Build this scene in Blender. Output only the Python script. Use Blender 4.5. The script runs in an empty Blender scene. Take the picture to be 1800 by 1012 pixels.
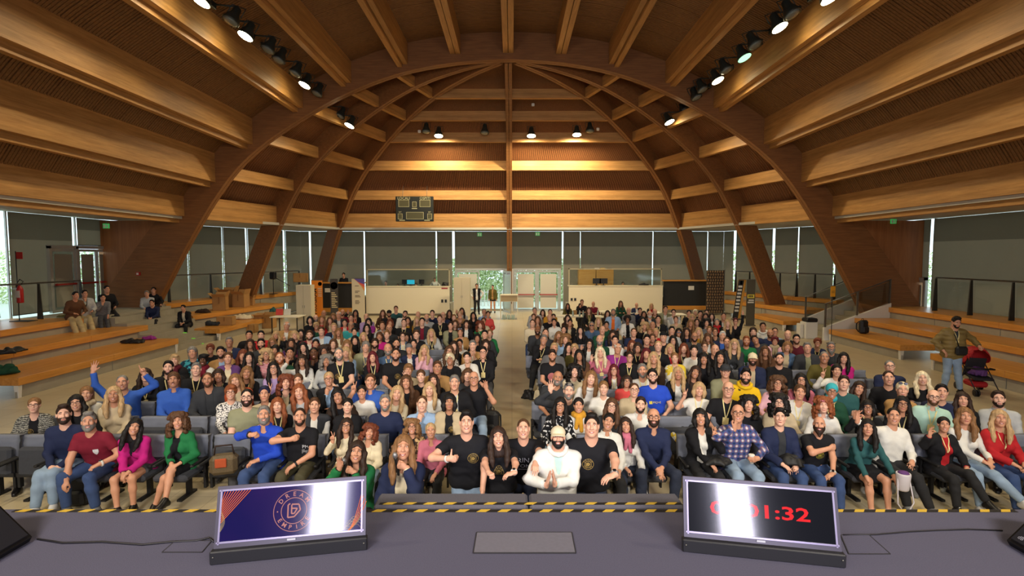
import bpy, bmesh, math, random
import numpy as np
from mathutils import Vector, Matrix, Euler, Quaternion
from mathutils.bvhtree import BVHTree
random.seed(7)
SC = bpy.context.scene
COL = SC.collection
PI = math.pi
# ------------------------------------------------------------------ camera
F, CX, CY = 920.0, 900.0, 506.0
CAMZ = 3.4
PITCH = math.atan(57 / F)
cd = bpy.data.cameras.new('camera'); cam = bpy.data.objects.new('camera', cd); COL.objects.link(cam)
cd.sensor_width = 36; cd.lens = F / 1800 * 36; cd.clip_start = 0.05; cd.clip_end = 400
cam.location = (0, 0, CAMZ); cam.rotation_euler = (PI / 2 - PITCH, 0, 0)
SC.camera = cam
# ------------------------------------------------------------------ world, exposure
w = bpy.data.worlds.new('world'); SC.world = w; w.use_nodes = True
bg = w.node_tree.nodes['Background']
bg.inputs[0].default_value = (0.80, 0.92, 1.0, 1); bg.inputs[1].default_value = 2.6
SC.view_settings.view_transform = 'Standard'; SC.view_settings.look = 'None'
SC.view_settings.gamma = 1.0; SC.view_settings.use_curve_mapping = False
SC.view_settings.exposure = 0.0
# ------------------------------------------------------------------ lights
def area(name, loc, target, sx, sy, power, color, spread=PI):
    l = bpy.data.lights.new(name, 'AREA'); l.shape = 'RECTANGLE'; l.size = sx; l.size_y = sy
    l.energy = power; l.color = color; l.spread = spread
    o = bpy.data.objects.new(name, l); COL.objects.link(o); o.location = loc
    o.rotation_euler = (Vector(target) - Vector(loc)).to_track_quat('-Z', 'Y').to_euler()
    return o
def spot(name, loc, target, power, color, angle=2.3, blend=0.6, size=0.15):
    l = bpy.data.lights.new(name, 'SPOT'); l.energy = power; l.color = color; l.spot_size = angle
    l.spot_blend = blend; l.shadow_soft_size = size
    o = bpy.data.objects.new(name, l); COL.objects.link(o); o.location = loc
    o.rotation_euler = (Vector(target) - Vector(loc)).to_track_quat('-Z', 'Y').to_euler()
    return o
WARM = (1.0, 0.84, 0.55)
STAGE = (0.86, 0.82, 1.0)
# two tall LED columns at the back of the stage, and the front lights on the stage truss, all behind the viewer
area('led_column_west', (-1.15, -4.6, 3.3), (-1.1, 4, 1.6), 0.66, 4.0, 185, STAGE, 2.6)
area('led_column_east', (1.84, -4.6, 3.3), (1.5, 4, 1.6), 0.55, 4.0, 185, STAGE, 2.6)
area('front_truss_west', (-4.0, -2.5, 6.4), (-2.4, 12, 0.8), 2.6, 0.5, 240, (1.0, 0.93, 0.84), 1.6)
area('front_truss_east', (4.0, -2.5, 6.4), (2.4, 12, 0.8), 2.6, 0.5, 240, (1.0, 0.93, 0.84), 1.6)
# floods of the hall that lie behind the viewer (the visible ones carry their own light)
for _x in (-7.4, 7.4):
    for _y in (0.0, 5.0, 9.0):
        spot('nave_flood', (_x, _y, 9.1), (_x * 0.55, _y + 2.5, 0), 620, WARM, 1.6)
# ------------------------------------------------------------------ helpers
def lin(c):
    c = c / 255.0
    return c / 12.92 if c <= 0.04045 else ((c + 0.055) / 1.055) ** 2.4
def rgb(r, g, b): return (lin(r), lin(g), lin(b), 1.0)
_fw = Vector((0, math.cos(PITCH), -math.sin(PITCH))); _up = Vector((0, math.sin(PITCH), math.cos(PITCH)))
def ray(px, py): return Vector((1, 0, 0)) * ((px - CX) / F) + _fw + _up * (-(py - CY) / F)
def at_y(px, py, y):
    d = ray(px, py); return Vector((0, 0, CAMZ)) + d * (y / d.y)
def at_z(px, py, z):
    d = ray(px, py); return Vector((0, 0, CAMZ)) + d * ((z - CAMZ) / d.z)
def at_x(px, py, x):
    d = ray(px, py); return Vector((0, 0, CAMZ)) + d * (x / d.x)

class MB:
    def __init__(s): s.v = []; s.f = []; s.m = []; s.n = []
    def add(s, vs, fs, mi=0, smooth=False):
        o = len(s.v); s.v += [tuple(v) for v in vs]
        for f in fs: s.f.append(tuple(i + o for i in f)); s.m.append(mi); s.n.append(smooth)
        return s
    def hexa(s, p, mi=0):   # 8 points: bottom 4 ccw, top 4 ccw
        return s.add(p, [(3, 2, 1, 0), (4, 5, 6, 7), (0, 1, 5, 4), (1, 2, 6, 5), (2, 3, 7, 6), (3, 0, 4, 7)], mi)
    def box(s, c, size, mi=0, rot=None):
        hx, hy, hz = size[0] / 2, size[1] / 2, size[2] / 2
        ps = [Vector(q) for q in ((-hx, -hy, -hz), (hx, -hy, -hz), (hx, hy, -hz), (-hx, hy, -hz), (-hx, -hy, hz), (hx, -hy, hz), (hx, hy, hz), (-hx, hy, hz))]
        if rot is not None:
            R = rot if isinstance(rot, Matrix) else Euler(rot).to_matrix()
            ps = [R @ q for q in ps]
        c = Vector(c)
        return s.hexa([q + c for q in ps], mi)
    def bx(s, x0, x1, y0, y1, z0, z1, mi=0):
        return s.box(((x0 + x1) / 2, (y0 + y1) / 2, (z0 + z1) / 2), (abs(x1 - x0), abs(y1 - y0), abs(z1 - z0)), mi)
    def rbox(s, c, size, b=0.02, mi=0, rot=None):   # chamfered box
        hx, hy, hz = size[0] / 2, size[1] / 2, size[2] / 2
        b = min(b, hx * .9, hy * .9, hz * .9); vs = []; idx = {}
        for i, sx in enumerate((-1, 1)):
            for j, sy in enumerate((-1, 1)):
                for k, sz in enumerate((-1, 1)):
                    for a in range(3):
                        q = [sx * (hx - b), sy * (hy - b), sz * (hz - b)]; q[a] = (sx * hx, sy * hy, sz * hz)[a]
                        idx[(i, j, k, a)] = len(vs); vs.append(Vector(q))
        fs = []
        for a in range(3):
            u, v_ = (a + 1) % 3, (a + 2) % 3
            for e in (0, 1):
                q = []
                for (p1, p2) in ((0, 0), (1, 0), (1, 1), (0, 1)):
                    t = [0, 0, 0]; t[a] = e; t[u] = p1; t[v_] = p2; q.append(idx[(*t, a)])
                fs.append(q if e else q[::-1])
        for a in range(3):   # edges
            u, v_ = (a + 1) % 3, (a + 2) % 3
            for p1 in (0, 1):
                for p2 in (0, 1):
                    t0 = [0, 0, 0]; t0[u] = p1; t0[v_] = p2; t1 = list(t0); t1[a] = 1
                    q = [idx[(*t0, u)], idx[(*t1, u)], idx[(*t1, v_)], idx[(*t0, v_)]]
                    fs.append(q if (p1 ^ p2) == 0 else q[::-1])
        for i in (0, 1):
            for j in (0, 1):
                for k in (0, 1):
                    q = [idx[(i, j, k, a)] for a in range(3)]
                    fs.append(q if (i + j + k) % 2 else q[::-1])
        if rot is not None:
            R = rot if isinstance(rot, Matrix) else Euler(rot).to_matrix(); vs = [R @ q for q in vs]
        c = Vector(c)
        return s.add([q + c for q in vs], fs, mi)
    def tube(s, pts, r, n=8, mi=0, caps=True, smooth=True):
        pts = [Vector(p) for p in pts]; m = len(pts)
        rs = r if isinstance(r, (list, tuple)) else [r] * m
        vs = []; up = Vector((0, 0, 1)); prev = None
        for i, p in enumerate(pts):
            t = (pts[min(i + 1, m - 1)] - pts[max(i - 1, 0)])
            t = t.normalized() if t.length > 1e-9 else up
            if prev is None:
                a = t.cross(up)
                if a.length < 1e-3: a = t.cross(Vector((1, 0, 0)))
            else:
                a = prev - t * prev.dot(t)
                if a.length < 1e-4: a = t.cross(up)
            a.normalize(); prev = a; b = t.cross(a)
            for j in range(n):
                an = 2 * PI * j / n; vs.append(p + (a * math.cos(an) + b * math.sin(an)) * rs[i])
        fs = []
        for i in range(m - 1):
            for j in range(n):
                fs.append((i * n + j, i * n + (j + 1) % n, (i + 1) * n + (j + 1) % n, (i + 1) * n + j))
        s.add(vs, fs, mi, smooth)
        if caps:
            o = len(s.v) - len(vs)
            s.f.append(tuple(o + j for j in range(n))[::-1]); s.m.append(mi); s.n.append(False)
            s.f.append(tuple(o + (m - 1) * n + j for j in range(n))); s.m.append(mi); s.n.append(False)
        return s
    def lathe(s, prof, c=(0, 0, 0), n=16, mi=0, R=None, smooth=True):
        c = Vector(c); vs = []
        for (r, z) in prof:
            for j in range(n):
                q = Vector((r * math.cos(2 * PI * j / n), r * math.sin(2 * PI * j / n), z))
                if R is not None: q = R @ q
                vs.append(q + c)
        m = len(prof); fs = []
        for i in range(m - 1):
            for j in range(n):
                fs.append((i * n + j, i * n + (j + 1) % n, (i + 1) * n + (j + 1) % n, (i + 1) * n + j))
        s.add(vs, fs, mi, smooth)
        o = len(s.v) - len(vs)
        if prof[0][0] > 1e-5: s.f.append(tuple(o + j for j in range(n))[::-1]); s.m.append(mi); s.n.append(False)
        if prof[-1][0] > 1e-5: s.f.append(tuple(o + (m - 1) * n + j for j in range(n))); s.m.append(mi); s.n.append(False)
        return s
    def ball(s, c, rad, n=10, mi=0, R=None):
        rad = (rad,) * 3 if not isinstance(rad, (list, tuple)) else rad
        c = Vector(c); vs = [Vector((0, 0, -rad[2]))]; k = max(4, n // 2 + 1)
        for i in range(1, k):
            th = -PI / 2 + PI * i / k
            for j in range(n):
                vs.append(Vector((rad[0] * math.cos(th) * math.cos(2 * PI * j / n), rad[1] * math.cos(th) * math.sin(2 * PI * j / n), rad[2] * math.sin(th))))
        vs.append(Vector((0, 0, rad[2]))); fs = []
        for j in range(n):
            fs.append((0, 1 + (j + 1) % n, 1 + j))
            e = len(vs) - 1; b = 1 + (k - 2) * n
            fs.append((e, b + j, b + (j + 1) % n))
        for i in range(k - 2):
            for j in range(n):
                a = 1 + i * n
                fs.append((a + j, a + (j + 1) % n, a + n + (j + 1) % n, a + n + j))
        if R is not None: vs = [R @ v for v in vs]
        return s.add([v + c for v in vs], fs, mi, True)
    def mesh(s, name, mats):
        me = bpy.data.meshes.new(name)
        me.from_pydata(s.v, [], s.f)
        me.polygons.foreach_set('material_index', s.m); me.polygons.foreach_set('use_smooth', s.n)
        for m in (mats if isinstance(mats, (list, tuple)) else [mats]): me.materials.append(m)
        me.update()
        return me
    def build(s, name, mats, parent=None, kind=None):
        return obj(name, s.mesh(name, mats), parent, kind)
def obj(name, me, parent=None, kind=None):
    o = bpy.data.objects.new(name, me); COL.objects.link(o)
    if parent is not None: o.parent = parent
    if kind: o['kind'] = kind
    return o
def tag(o, label, cat, group=None, kind=None):
    if label: o['label'] = label
    if cat: o['category'] = cat
    if group: o['group'] = group
    if kind: o['kind'] = kind
    return o
def thing(name, label, cat, loc=(0, 0, 0), rz=0.0, group=None):
    o = bpy.data.objects.new(name, None); COL.objects.link(o); o.location = loc; o.rotation_euler = (0, 0, rz)
    o.empty_display_size = 0.1
    return tag(o, label, cat, group)
def kids(o): return [c for c in o.children]
def copy_tree(o, parent=None):
    c = o.copy(); COL.objects.link(c)
    if parent is not None: c.parent = parent
    for k in list(o.children): copy_tree(k, c)
    return c
# ------------------------------------------------------------------ materials
MATS = {}
def M(name, col, rough=0.6, metal=0.0, noise=0.0, scale=20.0, stretch=None, bump=0.0, emit=None, estr=0.0, spec=0.5, alpha=None, trans=None, detail=4.0, coat=0.0):
    if name in MATS: return MATS[name]
    m = bpy.data.materials.new(name); m.use_nodes = True; nt = m.node_tree
    b = nt.nodes['Principled BSDF']
    b.inputs['Base Color'].default_value = col; b.inputs['Roughness'].default_value = rough; b.inputs['Metallic'].default_value = metal
    b.inputs['Specular IOR Level'].default_value = spec
    if coat: b.inputs['Coat Weight'].default_value = coat; b.inputs['Coat Roughness'].default_value = 0.08
    if emit is not None: b.inputs['Emission Color'].default_value = emit; b.inputs['Emission Strength'].default_value = estr
    if trans: b.inputs['Transmission Weight'].default_value = trans
    if alpha is not None: b.inputs['Alpha'].default_value = alpha
    if noise or bump:
        tc = nt.nodes.new('ShaderNodeTexCoord'); mp = nt.nodes.new('ShaderNodeMapping'); nz = nt.nodes.new('ShaderNodeTexNoise')
        if stretch: mp.inputs['Scale'].default_value = stretch
        nz.inputs['Scale'].default_value = scale; nz.inputs['Detail'].default_value = detail
        nt.links.new(tc.outputs['Object'], mp.inputs[0]); nt.links.new(mp.outputs[0], nz.inputs[0])
        if noise:
            mr = nt.nodes.new('ShaderNodeMapRange'); mr.inputs[1].default_value = 0.25; mr.inputs[2].default_value = 0.75
            mr.inputs[3].default_value = 1 - noise; mr.inputs[4].default_value = 1 + noise
            mx = nt.nodes.new('ShaderNodeMix'); mx.data_type = 'RGBA'; mx.blend_type = 'MULTIPLY'; mx.inputs[0].default_value = 1.0
            mx.inputs[6].default_value = col
            nt.links.new(nz.outputs[0], mr.inputs[0]); nt.links.new(mr.outputs[0], mx.inputs[7]); nt.links.new(mx.outputs[2], b.inputs['Base Color'])
        if bump:
            bp = nt.nodes.new('ShaderNodeBump'); bp.inputs['Strength'].default_value = bump; bp.inputs['Distance'].default_value = 0.01
            nt.links.new(nz.outputs[0], bp.inputs['Height']); nt.links.new(bp.outputs[0], b.inputs['Normal'])
    MATS[name] = m
    return m
def emis(name, col, s):
    if name in MATS: return MATS[name]
    m = bpy.data.materials.new(name); m.use_nodes = True; nt = m.node_tree
    nt.nodes.remove(nt.nodes['Principled BSDF'])
    e = nt.nodes.new('ShaderNodeEmission'); e.inputs[0].default_value = col; e.inputs[1].default_value = s
    nt.links.new(e.outputs[0], nt.nodes['Material Output'].inputs[0]); MATS[name] = m
    return m
def glass(name, tint=(0.9, 0.95, 0.97, 1), refl=0.08):
    if name in MATS: return MATS[name]
    m = bpy.data.materials.new(name); m.use_nodes = True; nt = m.node_tree
    nt.nodes.remove(nt.nodes['Principled BSDF'])
    t = nt.nodes.new('ShaderNodeBsdfTransparent'); t.inputs[0].default_value = tint
    g = nt.nodes.new('ShaderNodeBsdfGlossy'); g.inputs['Roughness'].default_value = 0.05
    x = nt.nodes.new('ShaderNodeMixShader'); x.inputs[0].default_value = refl
    nt.links.new(t.outputs[0], x.inputs[1]); nt.links.new(g.outputs[0], x.inputs[2]); nt.links.new(x.outputs[0], nt.nodes['Material Output'].inputs[0])
    MATS[name] = m
    return m
def wood(name, c1, c2, axis='Y', rough=0.5, lam=0.0, scale=3.0, knots=0.0):
    """Grain noise stretched along AXIS; LAM > 0 adds glue lines of a laminated beam every LAM metres up."""
    if name in MATS: return MATS[name]
    m = bpy.data.materials.new(name); m.use_nodes = True; nt = m.node_tree; N = nt.nodes; L = nt.links
    b = N['Principled BSDF']; b.inputs['Roughness'].default_value = rough; b.inputs['Specular IOR Level'].default_value = 0.35
    tc = N.new('ShaderNodeTexCoord'); mp = N.new('ShaderNodeMapping')
    mp.inputs['Scale'].default_value = {'X': (0.35, 5, 5), 'Y': (5, 0.35, 5), 'Z': (5, 5, 0.35)}[axis]
    nz = N.new('ShaderNodeTexNoise'); nz.inputs['Scale'].default_value = scale; nz.inputs['Detail'].default_value = 6; nz.inputs['Roughness'].default_value = 0.65
    L.new(tc.outputs['Object'], mp.inputs[0]); L.new(mp.outputs[0], nz.inputs[0])
    cr = N.new('ShaderNodeValToRGB'); cr.color_ramp.elements[0].position = 0.3; cr.color_ramp.elements[1].position = 0.7
    cr.color_ramp.elements[0].color = c1; cr.color_ramp.elements[1].color = c2
    L.new(nz.outputs[0], cr.inputs[0]); out = cr.outputs[0]
    if lam:
        sp = N.new('ShaderNodeSeparateXYZ'); L.new(tc.outputs['Object'], sp.inputs[0])
        dv = N.new('ShaderNodeMath'); dv.operation = 'DIVIDE'; dv.inputs[1].default_value = lam; L.new(sp.outputs['Z'], dv.inputs[0])
        fl = N.new('ShaderNodeMath'); fl.operation = 'FLOOR'; L.new(dv.outputs[0], fl.inputs[0])
        wn = N.new('ShaderNodeTexWhiteNoise'); wn.noise_dimensions = '1D'; L.new(fl.outputs[0], wn.inputs['W'])
        mr = N.new('ShaderNodeMapRange'); mr.inputs[3].default_value = 0.86; mr.inputs[4].default_value = 1.1; L.new(wn.outputs[0], mr.inputs[0])
        mx = N.new('ShaderNodeMix'); mx.data_type = 'RGBA'; mx.blend_type = 'MULTIPLY'; mx.inputs[0].default_value = 1
        L.new(out, mx.inputs[6]); L.new(mr.outputs[0], mx.inputs[7]); out = mx.outputs[2]
    if knots:
        nk = N.new('ShaderNodeTexVoronoi'); nk.inputs['Scale'].default_value = 3.0; mp2 = N.new('ShaderNodeMapping')
        mp2.inputs['Scale'].default_value = {'X': (0.5, 1.6, 1.6), 'Y': (1.6, 0.5, 1.6), 'Z': (1.6, 1.6, 0.5)}[axis]
        L.new(tc.outputs['Object'], mp2.inputs[0]); L.new(mp2.outputs[0], nk.inputs[0])
        mk = N.new('ShaderNodeMapRange'); mk.inputs[1].default_value = 0.02; mk.inputs[2].default_value = 0.07; mk.inputs[3].default_value = 1 - knots; mk.inputs[4].default_value = 1
        L.new(nk.outputs['Distance'], mk.inputs[0])
        mx = N.new('ShaderNodeMix'); mx.data_type = 'RGBA'; mx.blend_type = 'MULTIPLY'; mx.inputs[0].default_value = 1
        L.new(out, mx.inputs[6]); L.new(mk.outputs[0], mx.inputs[7]); out = mx.outputs[2]
    L.new(out, b.inputs['Base Color'])
    bp = N.new('ShaderNodeBump'); bp.inputs['Strength'].default_value = 0.15; bp.inputs['Distance'].default_value = 0.005
    L.new(nz.outputs[0], bp.inputs['Height']); L.new(bp.outputs[0], b.inputs['Normal'])
    MATS[name] = m
    return m
def text_mesh(txt, size, depth=0.0, align='CENTER', bold=False):
    cu = bpy.data.curves.new('lettering', 'FONT'); cu.body = txt; cu.size = size; cu.extrude = depth; cu.align_x = align; cu.align_y = 'CENTER'
    cu.resolution_u = 2
    if bold: cu.offset = size * 0.02
    o = bpy.data.objects.new('lettering', cu)
    me = bpy.data.meshes.new_from_object(o); bpy.data.objects.remove(o); bpy.data.curves.remove(cu)
    return me
def text_obj(txt, size, mat, parent, loc, rot=(PI / 2, 0, 0), depth=0.0, align='CENTER', bold=False, name='lettering'):
    me = text_mesh(txt, size, depth, align, bold); me.materials.append(mat)
    o = obj(name, me, parent); o.location = loc; o.rotation_euler = rot
    return o
# ================================================================== THE HALL
HX = -0.15
YA = 21.5
_pu = np.array([0, 2, 3.95, 5.5, 7.0, 8.5, 9.9, 11.0, 12.0, 13.0, 14.0, 14.7, 15.1]); _pz = np.array([11.2, 11.09, 10.77, 10.28, 9.62, 8.78, 7.85, 6.88, 5.55, 3.95, 2.15, 0.85, 0.0])
_ss = np.concatenate([[0], np.cumsum(np.hypot(np.diff(_pu), np.diff(_pz)))])
def _smooth_profile(n=49):
    s = np.linspace(0, _ss[-1], 400)
    x = np.interp(s, _ss, _pu); z = np.interp(s, _ss, _pz)
    k = np.ones(31) / 31
    xp = np.concatenate([-x[15:0:-1], x, x[-1] + np.arange(1, 16) * (x[-1] - x[-2])]); zp = np.concatenate([z[15:0:-1], z, z[-1] + np.arange(1, 16) * (z[-1] - z[-2])])
    xs_ = np.convolve(xp, k, 'valid'); zs_ = np.convolve(zp, k, 'valid'); xs_[0] = 0
    i = np.linspace(0, len(xs_) - 1, n).astype(int)
    return xs_[i], zs_[i]
PX, PZ = _smooth_profile()
_tx = np.gradient(PX); _tz = np.gradient(PZ); _l = np.hypot(_tx, _tz)
NX, NZ = -_tz / _l, _tx / _l            # outward normal of the vault profile
NX[0] = 0; NZ[0] = 1
def prof_x(z): return float(np.interp(-z, -PZ, PX))
def prof_z(x): return float(np.interp(abs(x), PX, PZ))

beam_c1, beam_c2 = rgb(164, 116, 62), rgb(200, 150, 88)
W_BEAM = wood('spruce beam along', beam_c1, beam_c2, 'Y', 0.5, lam=0.12, knots=0.25)
W_BEAMX = wood('spruce beam across', beam_c1, beam_c2, 'X', 0.5, lam=0.12, knots=0.25)
W_ARCH = wood('glulam arch', rgb(118, 76, 42), rgb(146, 98, 56), 'X', 0.5, scale=4)
W_SLAT = wood('ceiling slat', rgb(110, 73, 38), rgb(144, 99, 53), 'X', 0.6, scale=5, knots=0.3)
W_SLATV = wood('ceiling slat apse', rgb(112, 70, 40), rgb(142, 92, 54), 'Z', 0.6, scale=5)
DARKDECK = M('dark deck above slats', rgb(40, 24, 14), 0.9)
CONC = M('grey concrete riser', rgb(160, 152, 132), 0.8, noise=0.08, scale=3, bump=0.05)
METAL = M('brushed grey metal', rgb(120, 118, 112), 0.4, 0.8)
DMETAL = M('dark steel', rgb(62, 60, 56), 0.45, 0.6)
WHITE_P = M('white paint', rgb(226, 222, 210), 0.5)
BLACK_P = M('black plastic', rgb(20, 20, 22), 0.5)
GLASSM = glass('clear glass', (0.86, 0.9, 0.9, 1), 0.06)
GLASSW = glass('window glass', (0.93, 0.97, 0.97, 1), 0.05)

# floor: large stone tiles, joints recessed
def floor_material():
    m = M('pale stone floor', rgb(168, 152, 122), 0.35)
    nt = m.node_tree; N = nt.nodes; L = nt.links; b = N['Principled BSDF']
    tc = N.new('ShaderNodeTexCoord'); br = N.new('ShaderNodeTexBrick'); mp = N.new('ShaderNodeMapping'); L.new(tc.outputs['Object'], mp.inputs[0]); L.new(mp.outputs[0], br.inputs[0])
    br.offset = 0.0; br.inputs['Scale'].default_value = 1.0; br.inputs['Brick Width'].default_value = 0.6; br.inputs['Row Height'].default_value = 0.6
    br.inputs['Mortar Size'].default_value = 0.006; br.inputs['Color1'].default_value = rgb(204, 188, 154); br.inputs['Color2'].default_value = rgb(197, 181, 147); br.inputs['Mortar'].default_value = rgb(168, 152, 122)
    nz = N.new('ShaderNodeTexNoise'); nz.inputs['Scale'].default_value = 0.7; nz.inputs['Detail'].default_value = 5; L.new(tc.outputs['Object'], nz.inputs[0])
    mr = N.new('ShaderNodeMapRange'); mr.inputs[3].default_value = 0.88; mr.inputs[4].default_value = 1.1; L.new(nz.outputs[0], mr.inputs[0])
    mx = N.new('ShaderNodeMix'); mx.data_type = 'RGBA'; mx.blend_type = 'MULTIPLY'; mx.inputs[0].default_value = 1; L.new(br.outputs[0], mx.inputs[6]); L.new(mr.outputs[0], mx.inputs[7])
    L.new(mx.outputs[2], b.inputs['Base Color'])
    return m
MB().bx(-17.2, 17.2, -12, 32.6, -0.2, 0).build('floor', floor_material(), kind='structure')
WALLM = M('painted wall', rgb(150, 146, 134), 0.8)
MB().bx(-17.2, 17.2, -12.2, -12, -0.2, 12.5).build('wall_front', M('dark stage curtain', rgb(40, 38, 40), 0.9), kind='structure')

# ------------------------------------------------------------------ roof
ceil = MB()
def _shell(off, y0, y1):
    ok = [i for i in range(len(PX)) if PZ[i] + NZ[i] * off > 4.93]
    P = [(s * (PX[i] + NX[i] * off), PZ[i] + NZ[i] * off) for s, rng in ((-1, ok[:0:-1]), (1, ok)) for i in rng]
    vs = [(HX + x, y, z) for y in (y0, y1) for (x, z) in P]; n = len(P)
    ceil.add(vs, [(i, i + 1, n + i + 1, n + i) for i in range(n - 1)], 0)
_shell(1.16, -12.1, YA + 0.3)
VECS = [(-15.1, 0.0), (-13.55, 5.2), (-11.75, 10.5), (0.0, 10.5), (11.75, 10.5), (13.55, 5.2), (15.1, 0.0)]
def ap(u, v, z): return (HX + u * v[0], YA + u * v[1], z)
OFFU = (PX + NX * 0.86) / 15.1; OFFZ = PZ + NZ * 0.86
SHU = (PX + NX * 0.98) / 15.1; SHZ = PZ + NZ * 0.98
for k in range(6):
    a, b = VECS[k], VECS[k + 1]
    vs = []
    for i in range(len(PX)):
        if SHZ[i] < 4.9: continue
        vs += [ap(SHU[i], a, SHZ[i]), ap(SHU[i], b, SHZ[i])]
    n = len(vs) // 2
    ceil.add(vs, [(2 * i, 2 * i + 1, 2 * i + 3, 2 * i + 2) for i in range(n - 1)], 0)
CEIL = ceil.build('ceiling', DARKDECK, kind='structure')
# slats: real battens, each its own strip of boxes, past the limit of parts so joined
sl = MB()
ii = [i for i in range(0, 43, 2) if PZ[i] + NZ[i] * 1.06 > 4.95]
inn = [(PX[i] + NX[i] * 1.06, PZ[i] + NZ[i] * 1.06) for i in ii]; out_ = [(PX[i] + NX[i] * 1.12, PZ[i] + NZ[i] * 1.12) for i in ii]
lin_ = [(-x, z) for x, z in inn[:0:-1]] + inn; lout = [(-x, z) for x, z in out_[:0:-1]] + out_
y = 1.0
rs = random.Random(3)
while y < YA + 0.1:
    wd = 0.078 if rs.random() > 0.15 else 0.06
    vs = []
    for (x, z), (x2, z2) in zip(lin_, lout):
        vs += [(HX + x, y, z), (HX + x, y + wd, z), (HX + x2, y + wd, z2), (HX + x2, y, z2)]
    n = len(lin_)
    fs = []
    for i in range(n - 1):
        o = 4 * i
        fs += [(o, o + 4, o + 5, o + 1), (o + 1, o + 5, o + 6, o + 2), (o + 3, o + 7, o + 4, o)]
    sl.add(vs, fs); y += 0.1
sl.build('slats', W_SLAT, CEIL, 'stuff')
sl = MB()
for k in range(6):
    a, b = Vector(VECS[k]), Vector(VECS[k + 1]); ln = (b - a).length; n = int(ln / 0.165)
    dv = (b - a) / ln
    for j in range(n):
        t = (j + 0.5) / n; v = a + (b - a) * t; hw = 0.062; vs = []; m = 0
        for i in range(2, 46, 3):
            if OFFZ[i] < 4.9: continue
            u = OFFU[i]; s_ = min(1.0, u * 1.15)
            for du, dz in ((-1, 0), (1, 0)):
                vs.append((HX + u * v.x + dv.x * hw * du * s_, YA + u * v.y + dv.y * hw * du * s_, OFFZ[i]))
            for du in (1, -1):
                vs.append((HX + SHU[i] * .35 * v.x + u * .65 * v.x + dv.x * hw * du * s_, YA + SHU[i] * .35 * v.y + u * .65 * v.y + dv.y * hw * du * s_, OFFZ[i] * .65 + SHZ[i] * .35))
            m += 1
        fs = []
        for i in range(m - 1):
            o = 4 * i
            fs += [(o, o + 1, o + 5, o + 4), (o + 1, o + 2, o + 6, o + 5), (o + 3, o, o + 4, o + 7)]
        sl.add(vs, fs)
sl.build('slats', W_SLATV, CEIL, 'stuff')

def rib(name, path_in, path_out, lat, half, mat, parts=2):
    """path_in/out: lists of 3-D points; plies side by side along LAT with a narrow groove between them."""
    m = MB(); lat = Vector(lat).normalized(); g = 0.012
    spans = [(-half, -g), (g, half)] if parts == 2 else [(-half, half)]
    for (s0, s1) in spans:
        vs = []
        for p, q in zip(path_in, path_out):
            p, q = Vector(p), Vector(q)
            vs += [p + lat * s0, p + lat * s1, q + lat * s1, q + lat * s0]
        n = len(path_in); fs = [(3, 2, 1, 0), (4 * n - 4, 4 * n - 3, 4 * n - 2, 4 * n - 1)]
        for i in range(n - 1):
            o = 4 * i
            for e in range(4):
                f = (e + 1) % 4
                fs.append((o + e, o + f, o + 4 + f, o + 4 + e))
        m.add(vs, fs)
    o = m.build(name, mat, CEIL)
    return o
# transverse arch
pin = [(-PX[i], PZ[i]) for i in range(len(PX) - 1, 0, -1)] + [(PX[i], PZ[i]) for i in range(len(PX))]
dep = lambda z: 1.12 + max(0, 6.5 - z) * 0.17
pou = [(-(PX[i] + NX[i] * dep(PZ[i])), PZ[i] + NZ[i] * dep(PZ[i])) for i in range(len(PX) - 1, 0, -1)] + [(PX[i] + NX[i] * dep(PZ[i]), PZ[i] + NZ[i] * dep(PZ[i])) for i in range(len(PX))]
rib('arch', [(HX + x, YA, z) for x, z in pin], [(HX + x, YA, max(z, -.1)) for x, z in pou], (0, 1, 0), 0.19, W_ARCH)
# web of wood panels between the arch legs and the side walls
for s in (-1, 1):
    m = MB(); sel = [i for i in range(len(PX)) if PZ[i] < 4.9]
    xs_ = [PX[i] + NX[i] * dep(PZ[i]) for i in sel]; zs_ = [PZ[i] for i in sel]
    for (i, j) in zip(range(len(sel) - 1), range(1, len(sel))):
        x0, x1, z0, z1 = xs_[i], xs_[j], zs_[i], max(zs_[j], 0)
        if x0 > 16.75: continue
        ps = [(HX + s * x1, YA - .06, z1), (s * 16.9, YA - .06, z1), (s * 16.9, YA + .1, z1), (HX + s * x1, YA + .1, z1),
              (HX + s * x0, YA - .06, z0), (s * 16.9, YA - .06, z0), (s * 16.9, YA + .1, z0), (HX + s * x0, YA + .1, z0)]
        m.hexa(ps)
    m.build('arch_web', wood('arch web panel', rgb(138, 88, 48), rgb(165, 108, 62), 'Z', 0.45, scale=2), CEIL)
for k in range(1, 6):
    v = Vector(VECS[k]); n = v.normalized(); L_ = v.length; i0 = 1
    sc_ = L_ / 15.1
    pi_ = [ap(PX[i] / 15.1, VECS[k], PZ[i]) for i in range(i0, len(PX))]
    po_ = [ap((PX[i] + NX[i] * 1.02) / 15.1, VECS[k], PZ[i] + NZ[i] * 1.02) for i in range(i0, len(PX))]
    rib('rib', pi_, po_, (-n.y, n.x, 0), 0.14 if k != 3 else 0.15, W_ARCH)
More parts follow.
